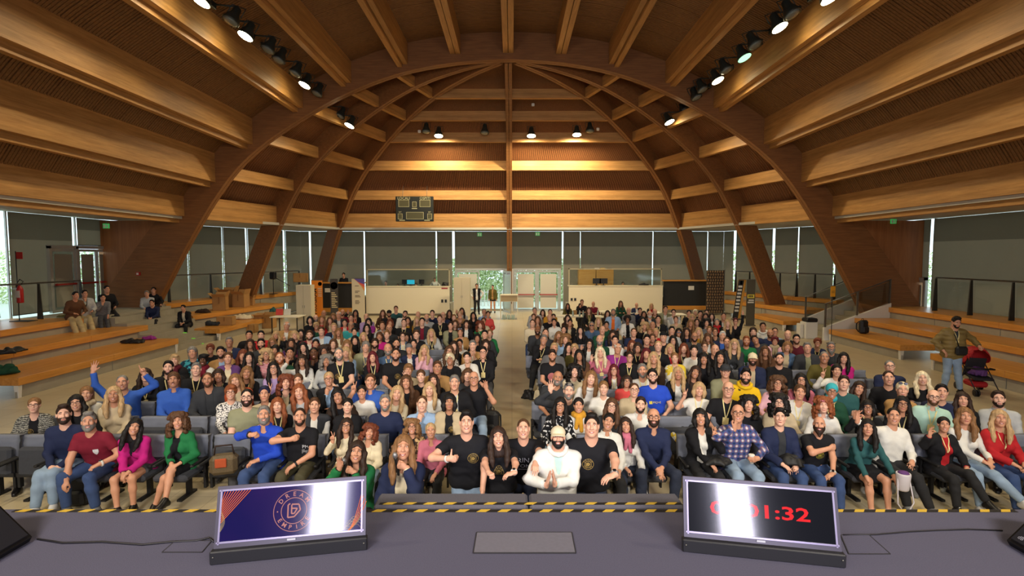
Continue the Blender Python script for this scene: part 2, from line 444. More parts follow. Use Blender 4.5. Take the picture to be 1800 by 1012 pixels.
# nave purlins, two plies each
purl = [(0, 11.42), (2.1, 11.38), (4.2, 10.98), (6.45, 10.25), (8.4, 9.28), (10.45, 7.85), (12.0, 6.35)]
for x, zb in purl:
    for s in ((-1, 1) if x else (1,)):
        m = MB(); top = prof_z(max(0, x - .6)) + 1.2 if x else 12.4
        dr = 0.0 if x < 3 else 0.06 + 0.012 * x
        a = HX + s * x
        m.bx(a - s * .205, a - s * .012, -11.9, YA - .15, zb, max(top, zb + .95))
        m.bx(a + s * .012, a + s * .205, -11.9, YA - .15, zb - dr, max(top, zb + .95) - (.2 if x > 5 else 0))
        m.build('purlin', W_BEAM, CEIL)
for s in (-1, 1):   # eaves fascia of two plies and the soffit behind it
    m = MB(); a = HX + s * 13.2
    m.bx(a - s * .1, a + s * .1, -11.9, YA - .15, 4.98, 5.98); m.bx(a + s * .11, a + s * .34, -11.9, YA - .15, 4.72, 5.9)
    m.build('eaves_beam', W_BEAM, CEIL)
# apse purlins
for zb, hh in ((10.62, .42), (9.95, .45), (9.15, .48), (7.95, .5), (6.5, .52), (4.88, .92)):
    for k in range(6):
        u = prof_x(zb + .05) / 15.1 + (.02 if hh < .9 else .02)
        p, q = Vector(ap(u, VECS[k], 0)), Vector(ap(u, VECS[k + 1], 0)); d = (q - p); ln = d.length
        an = math.atan2(d.y, d.x)
        o = MB().bx(-ln / 2, ln / 2, -.1, .1, 0, hh).build('purlin' if hh < .9 else 'eaves_beam', W_BEAMX, CEIL)
        o.location = ((p.x + q.x) / 2, (p.y + q.y) / 2, zb); o.rotation_euler = (0, 0, an)
# soffit
WP = [(-16.8, -12.0), (-16.8, 22.3), (-12.9, 32.0), (12.9, 32.0), (16.8, 22.3), (16.8, -12.0)]
so = MB(); uf = prof_x(4.9) / 15.1
inner = [(HX - 13.2, -12.0), (HX - 13.2, 21.5)] + [(HX + uf * v[0], YA + uf * v[1]) for v in VECS[1:6]] + [(HX + 13.2, 21.5), (HX + 13.2, -12.0)]
outer = [(-17, -12.0), (-17, 21.5), (-15.6, 26.0), (-13.0, 32.2), (0, 32.2), (13.0, 32.2), (15.6, 26.0), (17, 21.5), (17, -12.0)]
for i in range(len(inner) - 1):
    ps = [inner[i], inner[i + 1], outer[i + 1], outer[i]]
    so.hexa([(x, y, 4.88) for x, y in ps] + [(x, y, 5.0) for x, y in ps])
so.build('trim_1', M('soffit board', rgb(190, 186, 172), 0.7), kind='structure')
# closing walls above the soffit, outside the vault
up = MB()
for a, b in zip(WP[:-1], WP[1:]):
    up.add([(a[0], a[1], 4.95), (b[0], b[1], 4.95), (b[0], b[1], 7.5), (a[0], a[1], 7.5)], [(0, 1, 2, 3)])
up.build('wall_upper', WALLM, kind='structure')

# ------------------------------------------------------------------ glazing and roller blinds
BLIND = M('grey roller blind', rgb(122, 112, 95), 0.9, noise=0.05, scale=1.2)
def _translucent(m, k):
    nt = m.node_tree; t = nt.nodes.new('ShaderNodeBsdfTranslucent'); t.inputs[0].default_value = rgb(150, 138, 112); x = nt.nodes.new('ShaderNodeMixShader'); x.inputs[0].default_value = k
    nt.links.new(nt.nodes['Principled BSDF'].outputs[0], x.inputs[1]); nt.links.new(t.outputs[0], x.inputs[2]); nt.links.new(x.outputs[0], nt.nodes['Material Output'].inputs[0])
_translucent(BLIND, .13)
BLIND2 = M('grey blind double cloth', rgb(90, 83, 70), 0.9, noise=0.05, scale=1.2)
FRAME = M('aluminium frame', rgb(176, 176, 170), 0.45, 0.2)
gaps_px = [(9, 24), (136, 9), (242, 5), (333, 5), (394, 5), (436, 6), (462, 5), (502, 7), (547, 5), (642, 4), (768, 4), (798, 7), (989, 5), (1020, 3), (1147, 4),
           (1243, 4), (1290, 5), (1358, 5), (1401, 3), (1465, 4), (1561, 9), (1634, 6)]
seg_gaps = {i: [] for i in range(5)}
for px, wd in gaps_px:
    d = Vector(((px - CX) / F / math.cos(PITCH), 1.0))
    for i in range(5):
        a, b = Vector(WP[i]), Vector(WP[i + 1]); e = b - a
        det = d.x * (-e.y) - d.y * (-e.x)
        if abs(det) < 1e-9: continue
        t = (a.x * (-e.y) - a.y * (-e.x)) / det; s_ = (d.x * a.y - d.y * a.x) / det
        if t > 0 and 0 <= s_ <= 1:
            w_ = .68 * wd * t / F * (1.0 if i == 2 else min(2.2, 1 / max(.35, abs(d.normalized().cross(e.normalized())))))
            if i in (0, 4): w_ = min(w_, .55)
            seg_gaps[i].append((s_ * e.length, w_)); break
side = ['left', 'back left', 'back', 'back right', 'right']
names_ = ['wall_left', 'wall_back_left', 'wall_back', 'wall_back_right', 'wall_right']
wi = 0
ordn = ['first', 'second', 'third', 'fourth', 'fifth', 'sixth', 'seventh', 'eighth', 'ninth', 'tenth', 'eleventh', 'twelfth', 'thirteenth', 'fourteenth', 'fifteenth', 'sixteenth', 'seventeenth', 'eighteenth']
def back_x(px): return (px - CX) / F * 32.0
for i in range(5):
    a, b = Vector(WP[i]), Vector(WP[i + 1]); e = b - a; ln = e.length; an = math.atan2(e.y, e.x)
    g = sorted(seg_gaps[i])
    root = obj(names_[i], MB().bx(0, ln, .16, .22, -.1, .12).mesh(names_[i], CONC), kind='structure'); root.location = (a.x, a.y, 0); root.rotation_euler = (0, 0, an)
    wi += 1
    gp = MB().bx(0, ln, .1, .112, .1, 4.9).build('window_%d' % wi, GLASSW, root)
    gp['kind'] = 'structure'
    edges = [0.0]
    for (s_, w_) in g: edges += [s_ - w_ / 2, s_ + w_ / 2]
    edges.append(ln)
    nb = 0
    for k in range(0, len(edges), 2):
        s0, s1 = edges[k], edges[k + 1]
        if s1 - s0 < 0.08: continue
        zb = 0.05
        if i == 0: zb = 1.38
        if i == 4: zb = 0.9
        if i == 2 and -3.5 < (s0 + s1) / 2 - 12.9 < 3.0: zb = 2.55
        if i == 0 and s0 > 30 and s1 < 35.0: zb = 3.8
        if i == 4 and s1 < 1.6: zb = 2.5
        nb += 1
        if s0 > 0:   # mullion behind each gap
            MB().bx(s0 - .03, s0 + .02, .04, .1, .1, 4.9).build('mullion', FRAME, root)
        big = s1 - s0 > 6 and i in (0, 4)
        pcs = [(s0, s1)]
        for (p0, p1) in pcs:
            lab = 'grey roller blind, %s panel along the %s window wall' % (ordn[nb - 1], side[i])
            t = thing('roller_blind', lab, 'blind', (a + e.normalized() * p0).to_3d(), an, 'roller blinds on the window walls')
            w_ = p1 - p0; m = MB(); nseg = max(2, int(w_ / .4)); rs = random.Random(nb * 7 + i)
            zs_ = [zb, zb + (4.86 - zb) * .33, 3.95 if zb < 3.5 else 4.4, 4.86]; vs = []
            ph = rs.random() * 6
            for zz in zs_:
                for q in range(nseg + 1): vs.append((w_ * q / nseg, .012 * math.sin(q * 1.7 + ph + zz), zz))
            fs = []; 
            for r_ in range(3):
                for q in range(nseg):
                    o = r_ * (nseg + 1) + q; fs.append((o, o + 1, o + nseg + 2, o + nseg + 1))
            m.add(vs, fs[:2 * nseg], 0, True); m.add(vs, fs[2 * nseg:], 1, True)
            m.build('fabric', [BLIND, BLIND2], t)
            MB().tube([(0, 0, zb), (w_, 0, zb)], .018, 6).build('bottom_bar', DMETAL, t)

_translucent(BLIND2, .07)
# ------------------------------------------------------------------ outside, seen through the door and the gaps
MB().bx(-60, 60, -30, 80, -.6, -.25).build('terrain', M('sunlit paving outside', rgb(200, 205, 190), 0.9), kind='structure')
def hedge(x0, x1, y, h, seed, label):
    r_ = random.Random(seed); m = MB()
    for _ in range(int((x1 - x0) * h * (330 if label.endswith('door') else 90))):
        c = Vector((r_.uniform(x0, x1), y + r_.uniform(-.5, .5), -.25 + r_.uniform(0, 1) * h)); s_ = r_.uniform(.04, .1)
        n = Vector((r_.gauss(0, 1), r_.gauss(-1, .6), r_.gauss(.4, .6))).normalized(); t_ = n.orthogonal().normalized(); b_ = n.cross(t_)
        m.add([c - t_ * s_ - b_ * s_ * .6, c + t_ * s_ - b_ * s_ * .6, c + t_ * s_ + b_ * s_ * .6, c - t_ * s_ + b_ * s_ * .6], [(0, 1, 2, 3)], r_.choice((0, 0, 1)))
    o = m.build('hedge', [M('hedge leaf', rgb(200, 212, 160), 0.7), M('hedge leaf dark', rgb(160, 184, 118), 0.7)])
    tag(o, label, 'hedge')
hedge(-8, 6, 42.0, 3.4, 1, 'sunlit green hedge outside the open door')
hedge(-40, -16, 40.0, 4.0, 2, 'green hedge outside seen through blind gaps at left')
hedge(16, 40, 40.0, 4.0, 4, 'green hedge outside seen through blind gaps at right')
t = thing('white_fence', 'white picket fence outside the open back door', 'fence', (-2.0, 38.0, -.25))
for k in range(14): MB().bx(-1.6 + k * .26, -1.52 + k * .26, -.02, .02, 0, 1.15).build('picket', WHITE_P, t)
for z_ in (.35, .95): MB().bx(-1.7, 2.0, .02, .05, z_, z_ + .07).build('rail', WHITE_P, t)
# ------------------------------------------------------------------ doors
WDOOR = M('white door sheet', rgb(206, 202, 186), 0.6)
REDBAR = M('red panic bar', rgb(165, 40, 32), 0.4)
def leaf(root, x0, x1, h, mat, bar=True, ang=0, hinge='l', glow=True):
    """one door leaf with aluminium stiles, an infill sheet, and a panic bar"""
    px_ = x0 if hinge == 'l' else x1
    d = thing('door_leaf', None, None); d.parent = root; d.location = (px_, 0, 0); d.rotation_euler = (0, 0, ang)
    w_ = x1 - x0; f = 1 if hinge == 'l' else -1
    m = MB(); s_ = .07
    for (a, b, c, e) in ((0, s_, 0, h), (w_ - s_, w_, 0, h), (s_, w_ - s_, 0, .1), (s_, w_ - s_, h - .1, h)): m.bx(f * a, f * b, -.025, .025, c, e)
    m.build('frame', FRAME, d)
    MB().bx(f * .15, f * (w_ - .15), -.012, .0, .2, h - .2).build('sheet', mat, d)
    MB().bx(f * .06, f * (w_ - .06), .004, .016, .08, h - .08).build('pane', GLASSW, d)
    if bar:
        b_ = MB().bx(f * .08, f * (w_ - .08), -.12, -.07, 1.0, 1.06)
        for q in (.12, w_ - .14): b_.bx(f * q, f * (q + .04), -.1, -.01, .99, 1.07)
        b_.build('panic_bar', REDBAR, d)
dr = obj('door_1', MB().bx(-.06, 0, -.06, .06, 0, 2.5).bx(2.9, 2.98, -.06, .06, 0, 2.5).bx(-.06, 2.98, -.06, .06, 2.5, 2.62).mesh('door_1', FRAME), kind='structure'); dr.location = (back_x(802), 31.88, 0)
leaf(dr, 0.02, 1.42, 2.48, WDOOR, False); leaf(dr, 1.45, 2.88, 2.48, WDOOR, True, 1.9, 'r')
dr = obj('door_2', MB().bx(-.1, 0, -.06, .06, 0, 2.5).bx(2.7, 2.8, -.06, .06, 0, 2.5).bx(1.31, 1.39, -.05, .05, 0, 2.5).bx(-.1, 2.8, -.06, .06, 2.5, 2.62).mesh('door_2', FRAME), kind='structure'); dr.location = (back_x(905), 31.88, 0)
leaf(dr, 0.02, 1.3, 2.48, WDOOR); leaf(dr, 1.4, 2.68, 2.48, WDOOR)
MB().bx(back_x(885), back_x(905), 31.85, 31.95, 0, 2.6).build('wall_panel_back', WHITE_P, kind='structure')
GDOOR = M('grey door sheet', rgb(150, 144, 128), 0.7)
y0 = (Vector((136 - CX, 0)).x / F); 
dr = obj('door_3', MB().bx(-.08, 0, -.06, .06, 0, 2.45).bx(1.08, 1.2, -.06, .06, 0, 2.45).bx(3.02, 3.1, -.06, .06, 0, 2.45).bx(-.08, 3.1, -.06, .06, 2.36, 2.48).mesh('door_3', FRAME), kind='structure')
dr.location = (-16.74, 19.0, 1.3); dr.rotation_euler = (0, 0, PI / 2)
leaf(dr, 0.01, 1.07, 2.35, GDOOR); leaf(dr, 1.21, 2.1, 2.35, GDOOR); leaf(dr, 2.12, 3.01, 2.35, GDOOR)
dr = obj('door_4', MB().bx(-.08, 0, -.06, .06, 0, 2.3).bx(1.12, 1.2, -.06, .06, 0, 2.3).bx(-.08, 1.2, -.06, .06, 2.2, 2.3).mesh('door_4', FRAME), kind='structure')
dr.location = (16.74, 22.3, .2); dr.rotation_euler = (0, 0, -PI / 2)
leaf(dr, 0.01, 1.1, 2.2, GDOOR)
# ------------------------------------------------------------------ floodlights
FLOOD_ON = emis('lit flood lens', (1.0, 0.86, 0.5, 1), 30.0)
FLOOD_GREEN = emis('cool flood lens', (0.45, 1.0, 0.55, 1), 1.6)
FLOOD_OFF = M('unlit flood lens', rgb(120, 125, 115), 0.2)
HOUS = M('green grey lamp housing', rgb(52, 58, 52), 0.45, 0.3)
nfl = 0
def flood(p, on, s=1, tilt=0.35, where='', mount='side', green=False, yaw=0):
    """bell floodlight hung from a beam; p is the centre of its lens"""
    global nfl
    t = thing('floodlight', where, 'lamp', p, yaw, 'floodlights under the roof'); t.scale = (.82, .82, .82)
    R = Euler((-.3, -s * tilt, 0)).to_matrix() if mount == 'side' else Euler((-.25, 0, 0)).to_matrix()
    prof = [(.27, 0), (.275, .03), (.25, .1), (.2, .22), (.14, .34), (.13, .52), (.09, .56), (0, .57)]
    MB().lathe(prof, n=16, R=R).build('housing', HOUS, t)
    MB().lathe([(0, -.06), (.15, -.045), (.255, 0)], n=16, R=R).build('lens', (FLOOD_GREEN if green else FLOOD_ON) if on else FLOOD_OFF, t)
    br = MB(); a = R @ Vector((.24, 0, .25)); b = R @ Vector((-.24, 0, .25)); c = R @ Vector((.24, 0, .62)); e = R @ Vector((-.24, 0, .62))
    br.tube([a, c, e, b], .018, 6)
    tip = Vector((s * .55, .0, .55)) if mount == 'side' else Vector((0, .25, .62))
    br.tube([(c + e) / 2, tip], .03, 6); br.build('bracket', HOUS, t)
    if mount == 'side': MB().rbox(tip + Vector((s * .02, 0, 0)), (.1, .3, .22), .015).build('ballast_box', HOUS, t)
    if on and not green:
        d = R @ Vector((0, 0, -1))
        l = spot('flood_light', (0, 0, 0), Vector((0, .45, -1)) if mount == 'back' else d, 2900 if mount == 'back' else (2500 if p[1] > 22.5 else 850), WARM, 2.75 if mount == 'back' else 1.95, 0.8, .2)
        l.parent = t; l.location = d * .02
for s, lst in ((-1, [(353, 3, 1), (405, 38, 0), (431, 64, 1), (470, 88, 0), (489, 106, 0), (518, 130, 0), (535, 150, 1), (556, 165, 0), (570, 179, 1)]),
               (1, [(1460, -3, 1), (1393, 26, 0), (1371, 49, 1), (1328, 80, 0), (1309, 102, 2), (1277, 124, 0), (1262, 142, 1), (1236, 158, 0), (1225, 172, 0)])):
    for n, (px, py, on) in enumerate(lst):
        y_ = (7.5 + HX * s) * F / abs(px - CX) / 1.0
        for _ in range(4):
            p = at_x(px, py, HX + s * 7.45)
        flood(p, on, s, where='%s floodlight, %s from the stage along the %s roof beam' % (('lit' if on else 'unlit'), ordn[n], 'left' if s < 0 else 'right'), green=(on == 2))
for px, py, on, s, lab in ((614, 221, 1, -1, 'lit floodlight beyond the big arch at left'), (597, 205, 0, -1, 'unlit floodlight beyond the big arch at left'),
                           (1177, 215, 1, 1, 'lit floodlight beyond the big arch at right'), (1203, 194, 0, 1, 'unlit floodlight beyond the big arch at right')):
    flood(at_y(px, py, 23.3), on, s, where=lab)
for px, py, on, lab in ((771, 239, 1, 'lit floodlight on the back wall beam, left of the scoreboard side rib'), (749, 232, 0, 'small unlit floodlight beside the leftmost lit one on the back beam'),
                        (852, 234, 0, 'unlit floodlight on the back wall beam left of the centre rib'), (934, 239, 1, 'lit floodlight just right of the centre rib'),
                        (1014, 237, 1, 'lit floodlight on the back beam, rightmost lit one'), (1037, 231, 0, 'unlit floodlight at the right end of the back beam row')):
    flood(at_y(px, py, 26.2), on, 1, where=lab, mount='back')
# ================================================================== PEOPLE: one smooth surface per body, polygonised from round cones
def axis_grid(lo, hi, base, fine):
    """coordinates from lo to hi, step BASE, refined to step f inside each interval (a, b, f)"""
    out = [lo]; x = lo
    while x < hi:
        st = base
        for (a, b, f) in fine:
            if a - 1e-6 <= x <= b: st = min(st, f)
            elif x < a: st = min(st, max(f, a - x))
        x += st; out.append(x)
    return np.array(out)
def sd_prim(p, X, Y, Z):
    if p[0] == 'c':      # round cone a -> b
        a, b, ra, rb = p[1], p[2], p[3], p[4]
        d = b - a; L2 = float(d @ d) + 1e-12
        t = ((X - a[0]) * d[0] + (Y - a[1]) * d[1] + (Z - a[2]) * d[2]) / L2
        np.clip(t, 0, 1, out=t)
        return np.sqrt((X - a[0] - t * d[0]) ** 2 + (Y - a[1] - t * d[1]) ** 2 + (Z - a[2] - t * d[2]) ** 2) - (ra + (rb - ra) * t)
    c, r, R = p[1], p[2], p[3]      # ellipsoid in frame R
    x, y, z = X - c[0], Y - c[1], Z - c[2]
    if R is not None:
        x, y, z = x * R[0, 0] + y * R[1, 0] + z * R[2, 0], x * R[0, 1] + y * R[1, 1] + z * R[2, 1], x * R[0, 2] + y * R[1, 2] + z * R[2, 2]
    k0 = np.sqrt((x / r[0]) ** 2 + (y / r[1]) ** 2 + (z / r[2]) ** 2)
    k1 = np.sqrt((x / r[0] ** 2) ** 2 + (y / r[1] ** 2) ** 2 + (z / r[2] ** 2) ** 2) + 1e-9
    return k0 * (k0 - 1) / k1
def prim_box(p):
    if p[0] == 'c':
        r = max(p[3], p[4]); return np.minimum(p[1], p[2]) - r, np.maximum(p[1], p[2]) + r
    r = max(p[2]); return p[1] - r, p[1] + r
class Shape:
    """prims: dicts p=(..), k=blend, op=+1 join / -1 carve, cut=[(point, normal)] keeps the negative side, lab=label"""
    def __init__(s): s.L = []
    def cone(s, a, b, ra, rb, k=.03, lab=0, op=1, cut=None): s.L.append((('c', np.array(a, float), np.array(b, float), ra, rb), k, op, cut, lab)); return s
    def ell(s, c, r, R=None, k=.02, lab=0, op=1, cut=None): s.L.append((('e', np.array(c, float), tuple(r), None if R is None else np.array(R)), k, op, cut, lab)); return s
    def poly(s, base, fine=(), gcut=None):
        lo = np.full(3, 1e9); hi = -lo
        for p, k, op, cut, lab in s.L:
            if op > 0:
                a, b = prim_box(p); lo = np.minimum(lo, a); hi = np.maximum(hi, b)
        pad = base * 1.6; lo -= pad; hi += pad
        G = [axis_grid(lo[i], hi[i], base, [f[i] for f in fine]) for i in range(3)]
        n = [len(g) for g in G]
        Fd = np.full(n, 1.0, np.float32); Lb = np.zeros(n, np.int8)
        for p, k, op, cut, lab in s.L:
            a, b = prim_box(p); m = k + base * 2
            sl = tuple(slice(max(0, int(np.searchsorted(G[i], a[i] - m)) - 1), min(n[i], int(np.searchsorted(G[i], b[i] + m)) + 2)) for i in range(3))
            if any(q.stop - q.start < 2 for q in sl): continue
            X = G[0][sl[0]][:, None, None]; Y = G[1][sl[1]][None, :, None]; Z = G[2][sl[2]][None, None, :]
            d = sd_prim(p, X, Y, Z)
            if cut:
                for (q, nn) in cut: d = np.maximum(d, (X - q[0]) * nn[0] + (Y - q[1]) * nn[1] + (Z - q[2]) * nn[2])
            f = Fd[sl]
            if op > 0:
                Lb[sl] = np.where(d < f, lab, Lb[sl])
                h = np.maximum(k - np.abs(f - d), 0) / k
                Fd[sl] = np.minimum(f, d) - h * h * k * .25
            else:
                h = np.maximum(k - np.abs(f + d), 0) / k
                Fd[sl] = np.maximum(f, -d) + h * h * k * .25
        if gcut:
            X, Y, Z = G[0][:, None, None], G[1][None, :, None], G[2][None, None, :]
            for (q, nn) in gcut: Fd = np.maximum(Fd, ((X - q[0]) * nn[0] + (Y - q[1]) * nn[1] + (Z - q[2]) * nn[2]).astype(np.float32))
        return surfnet(G, Fd, Lb)
_CO = np.array([(i, j, k) for i in (0, 1) for j in (0, 1) for k in (0, 1)])
_ED = [(a, b) for a in range(8) for b in range(a + 1, 8) if np.abs(_CO[a] - _CO[b]).sum() == 1]
def surfnet(G, Fd, Lb):
    ins = Fd < 0
    sh = tuple(x - 1 for x in Fd.shape)
    cnt = np.zeros(sh, np.int8)
    for c in _CO: cnt += ins[c[0]:c[0] + sh[0], c[1]:c[1] + sh[1], c[2]:c[2] + sh[2]]
    act = (cnt > 0) & (cnt < 8)
    I = np.argwhere(act); idx = np.full(sh, -1, np.int32); idx[act] = np.arange(len(I))
    cv = np.stack([Fd[I[:, 0] + c[0], I[:, 1] + c[1], I[:, 2] + c[2]] for c in _CO], 1)
    cp = np.stack([np.stack([G[a][I[:, a] + c[a]] for a in range(3)], 1) for c in _CO], 1)
    acc = np.zeros((len(I), 3)); nn = np.zeros((len(I), 1))
    for a, b in _ED:
        va, vb = cv[:, a], cv[:, b]; m = (va < 0) != (vb < 0)
        t = np.where(m, va / np.where(m, va - vb, 1), 0)[:, None]
        acc += np.where(m[:, None], cp[:, a] + (cp[:, b] - cp[:, a]) * t, 0); nn += m[:, None]
    V = acc / nn
    Q = []; QL = []
    for ax in range(3):
        s0 = [slice(None)] * 3; s1 = [slice(None)] * 3
        s0[ax] = slice(0, -1); s1[ax] = slice(1, None)
        o1, o2 = (ax + 1) % 3, (ax + 2) % 3
        for o in (o1, o2): s0[o] = slice(1, -1); s1[o] = slice(1, -1)
        A, B = ins[tuple(s0)], ins[tuple(s1)]
        E = np.argwhere(A != B)
        if not len(E): continue
        A_ = A[tuple(E.T)]
        E = E.copy(); E[:, o1] += 1; E[:, o2] += 1
        def cell(d1, d2):
            e = E.copy(); e[:, o1] += d1; e[:, o2] += d2; return idx[e[:, 0], e[:, 1], e[:, 2]]
        q = np.stack([cell(-1, -1), cell(0, -1), cell(0, 0), cell(-1, 0)], 1)
        q[~A_] = q[~A_][:, ::-1]
        Q.append(q)
        e2 = E.copy(); e2[~A_, ax] += 1
        QL.append(Lb[e2[:, 0], e2[:, 1], e2[:, 2]])
    return V, np.concatenate(Q), np.concatenate(QL)
def net_mesh(name, net, nmat=1, extra=None, mats=()):
    V, Q, L = net
    V = list(map(tuple, V)) ; Qs = Q.tolist(); Ls = L.tolist()
    if extra is not None:
        o = len(V)
        V += [tuple(v) for v in extra.v]; Qs += [[i + o for i in f] for f in extra.f]; Ls += list(extra.m)
    me = bpy.data.meshes.new(name); me.from_pydata(V, [], Qs)
    me.polygons.foreach_set('material_index', Ls); me.polygons.foreach_set('use_smooth', [True] * len(Qs))
    for m in mats: me.materials.append(m)
    me.update()
    return me
V3 = lambda *a: np.array(a, float)
def nrm(v): return v / (np.linalg.norm(v) + 1e-12)
def rotm(yaw=0, pitch=0, roll=0):    # head frame: pitch > 0 looks down, yaw > 0 turns to the person's left (viewer's right), roll tilts to viewer's right
    return np.array((Euler((0, 0, yaw)).to_matrix() @ Euler((pitch, 0, 0)).to_matrix() @ Euler((0, roll, 0)).to_matrix()))
# ---- head (face looks to -Y, origin between the ears)
def head_prims(S, C, R, fem, mouth='smile', lab=0):
    T = lambda x, y, z: C + R @ V3(x, y, z)
    f = .95 if fem else 1.0; j = .86 if fem else 1.0
    S.ell(T(0, .014, .034), (.073 * f, .092 * f, .080 * f), R, .02, lab)
    S.ell(T(0, -.020, -.034), (.059 * f, .066, .084 * f), R, .03, lab)
    S.ell(T(0, -.066, -.094 * f), (.022 * j, .02, .018), R, .03, lab)
    for s in (-1, 1):
        S.cone(T(s * .047 * j, .0, -.052), T(s * .014, -.062, -.094 * f), .018, .016, .03, lab)
        S.ell(T(s * .036, -.064, -.022), (.022, .02, .02), R, .02, lab)
        S.cone(T(s * .044, -.070, .030), T(s * .012, -.084, .027), .009, .011, .02, lab)
        S.ell(T(s * .030, -.093, .008), (.015, .012, .010), R, .012, lab, -1)
        S.ell(T(s * .0745 * f, .012, -.004), (.011, .022, .032), R, .008, lab)
        S.ell(T(s * .012, -.098, -.030), (.009, .012, .008), R, .006, lab)
    S.cone(T(0, -.086, .016), T(0, -.108 if fem else -.110, -.026), .007 if fem else .008, .0105 if fem else .0125, .012, lab)
    if mouth == 'open':
        S.ell(T(0, -.09, -.066), (.017, .022, .016), R, .006, lab, -1)
    else:
        S.ell(T(0, -.082, -.062), (.026, .012, .012), R, .012, lab)
EXTRA = {}
def face_extra(fem, mouth):
    """eyes, brows, lips and teeth, laid on the face surface found by rays; material slots 1 brow, 2 eye white, 3 iris, 4 lips, 5 teeth, 6 mouth inside"""
    key = (fem, mouth)
    if key in EXTRA: return EXTRA[key]
    S = Shape(); head_prims(S, V3(0, 0, 0), np.eye(3), fem, mouth)
    V, Q, L = S.poly(.006)
    bv = BVHTree.FromPolygons([Vector(v) for v in V], Q.tolist())
    def y_at(x, z):
        h = bv.ray_cast(Vector((x, -.3, z)), Vector((0, 1, 0)))
        return h[0].y if h[0] is not None else -.08
    m = MB()
    for s in (-1, 1):
        c = Vector((s * .0305, y_at(s * .0305, .009) + .0075, .009))
        m.ball(c, (.0125, .0105, .0085), 10, 2)
        m.ball(c + Vector((0, -.0052, 0)), (.0062, .0062, .0072), 8, 3)
        for (za, xa, xb, th) in ((.0295 if not fem else .031, .012, .047, .0042 if not fem else .003), (.0185, .016, .045, .002)):   # brow, lash line
            pts = []
            for q in range(6):
                t = q / 5; x = s * (xa + (xb - xa) * t); z = za + .005 * math.sin(PI * min(1, t * 1.15)) - .003 * t
                pts.append((x, y_at(x, z) - .001, z))
            m.tube(pts, [th * .6, th, th, th * .9, th * .7, th * .3], 5, 1)
    if mouth == 'smile':
        up, lo = [], []
        for q in range(9):
            t = q / 4 - 1; x = .027 * t; z = -.0635 + .009 * t * t
            up.append((x, y_at(x, z) - .002, z + .0035 * (1 - t * t))); lo.append((x, y_at(x, z - .008) - .001, z - .0105 * (1 - t * t)))
        m.tube(up, [.0012] + [.0034] * 7 + [.0012], 5, 4); m.tube(lo, [.0012] + [.0042] * 7 + [.0012], 5, 4)
        for a, b in zip(range(8), range(1, 9)):
            pa, pb, pc, pd = (Vector(up[a]), Vector(up[b]), Vector(lo[b]), Vector(lo[a])); o = Vector((0, -.0005, 0))
            m.add([pa + o, pd + o, pc + o, pb + o], [(0, 1, 2, 3)], 5, True)
    elif mouth == 'closed':
        for (dz, r) in ((.0025, .0034), (-.0045, .0042)):
            pts = []
            for q in range(7):
                t = q / 3 - 1; x = .023 * t; z = -.064 + dz * (1 - t * t) + .003 * t * t
                pts.append((x, y_at(x, z) - .0005, z))
            m.tube(pts, [.001] + [r] * 5 + [.001], 5, 4)
    else:
        m.ball((0, y_at(0, -.066) + .006, -.066), (.015, .004, .015), 10, 6)
        pts = [(.018 * math.cos(2 * PI * q / 12), y_at(.019 * math.cos(2 * PI * q / 12), -.066 + .018 * math.sin(2 * PI * q / 12)) - .001, -.066 + .017 * math.sin(2 * PI * q / 12)) for q in range(13)]
        m.tube(pts, .0035, 5, 4)
        m.box((0, y_at(0, -.054) + .004, -.056), (.024, .004, .006), 5)
    EXTRA[key] = m
    return m
def xf_extra(m, C, R):
    e = MB(); P = np.array(m.v) @ np.array(R).T + C
    e.v = P.tolist(); e.f = m.f; e.m = m.m; return e
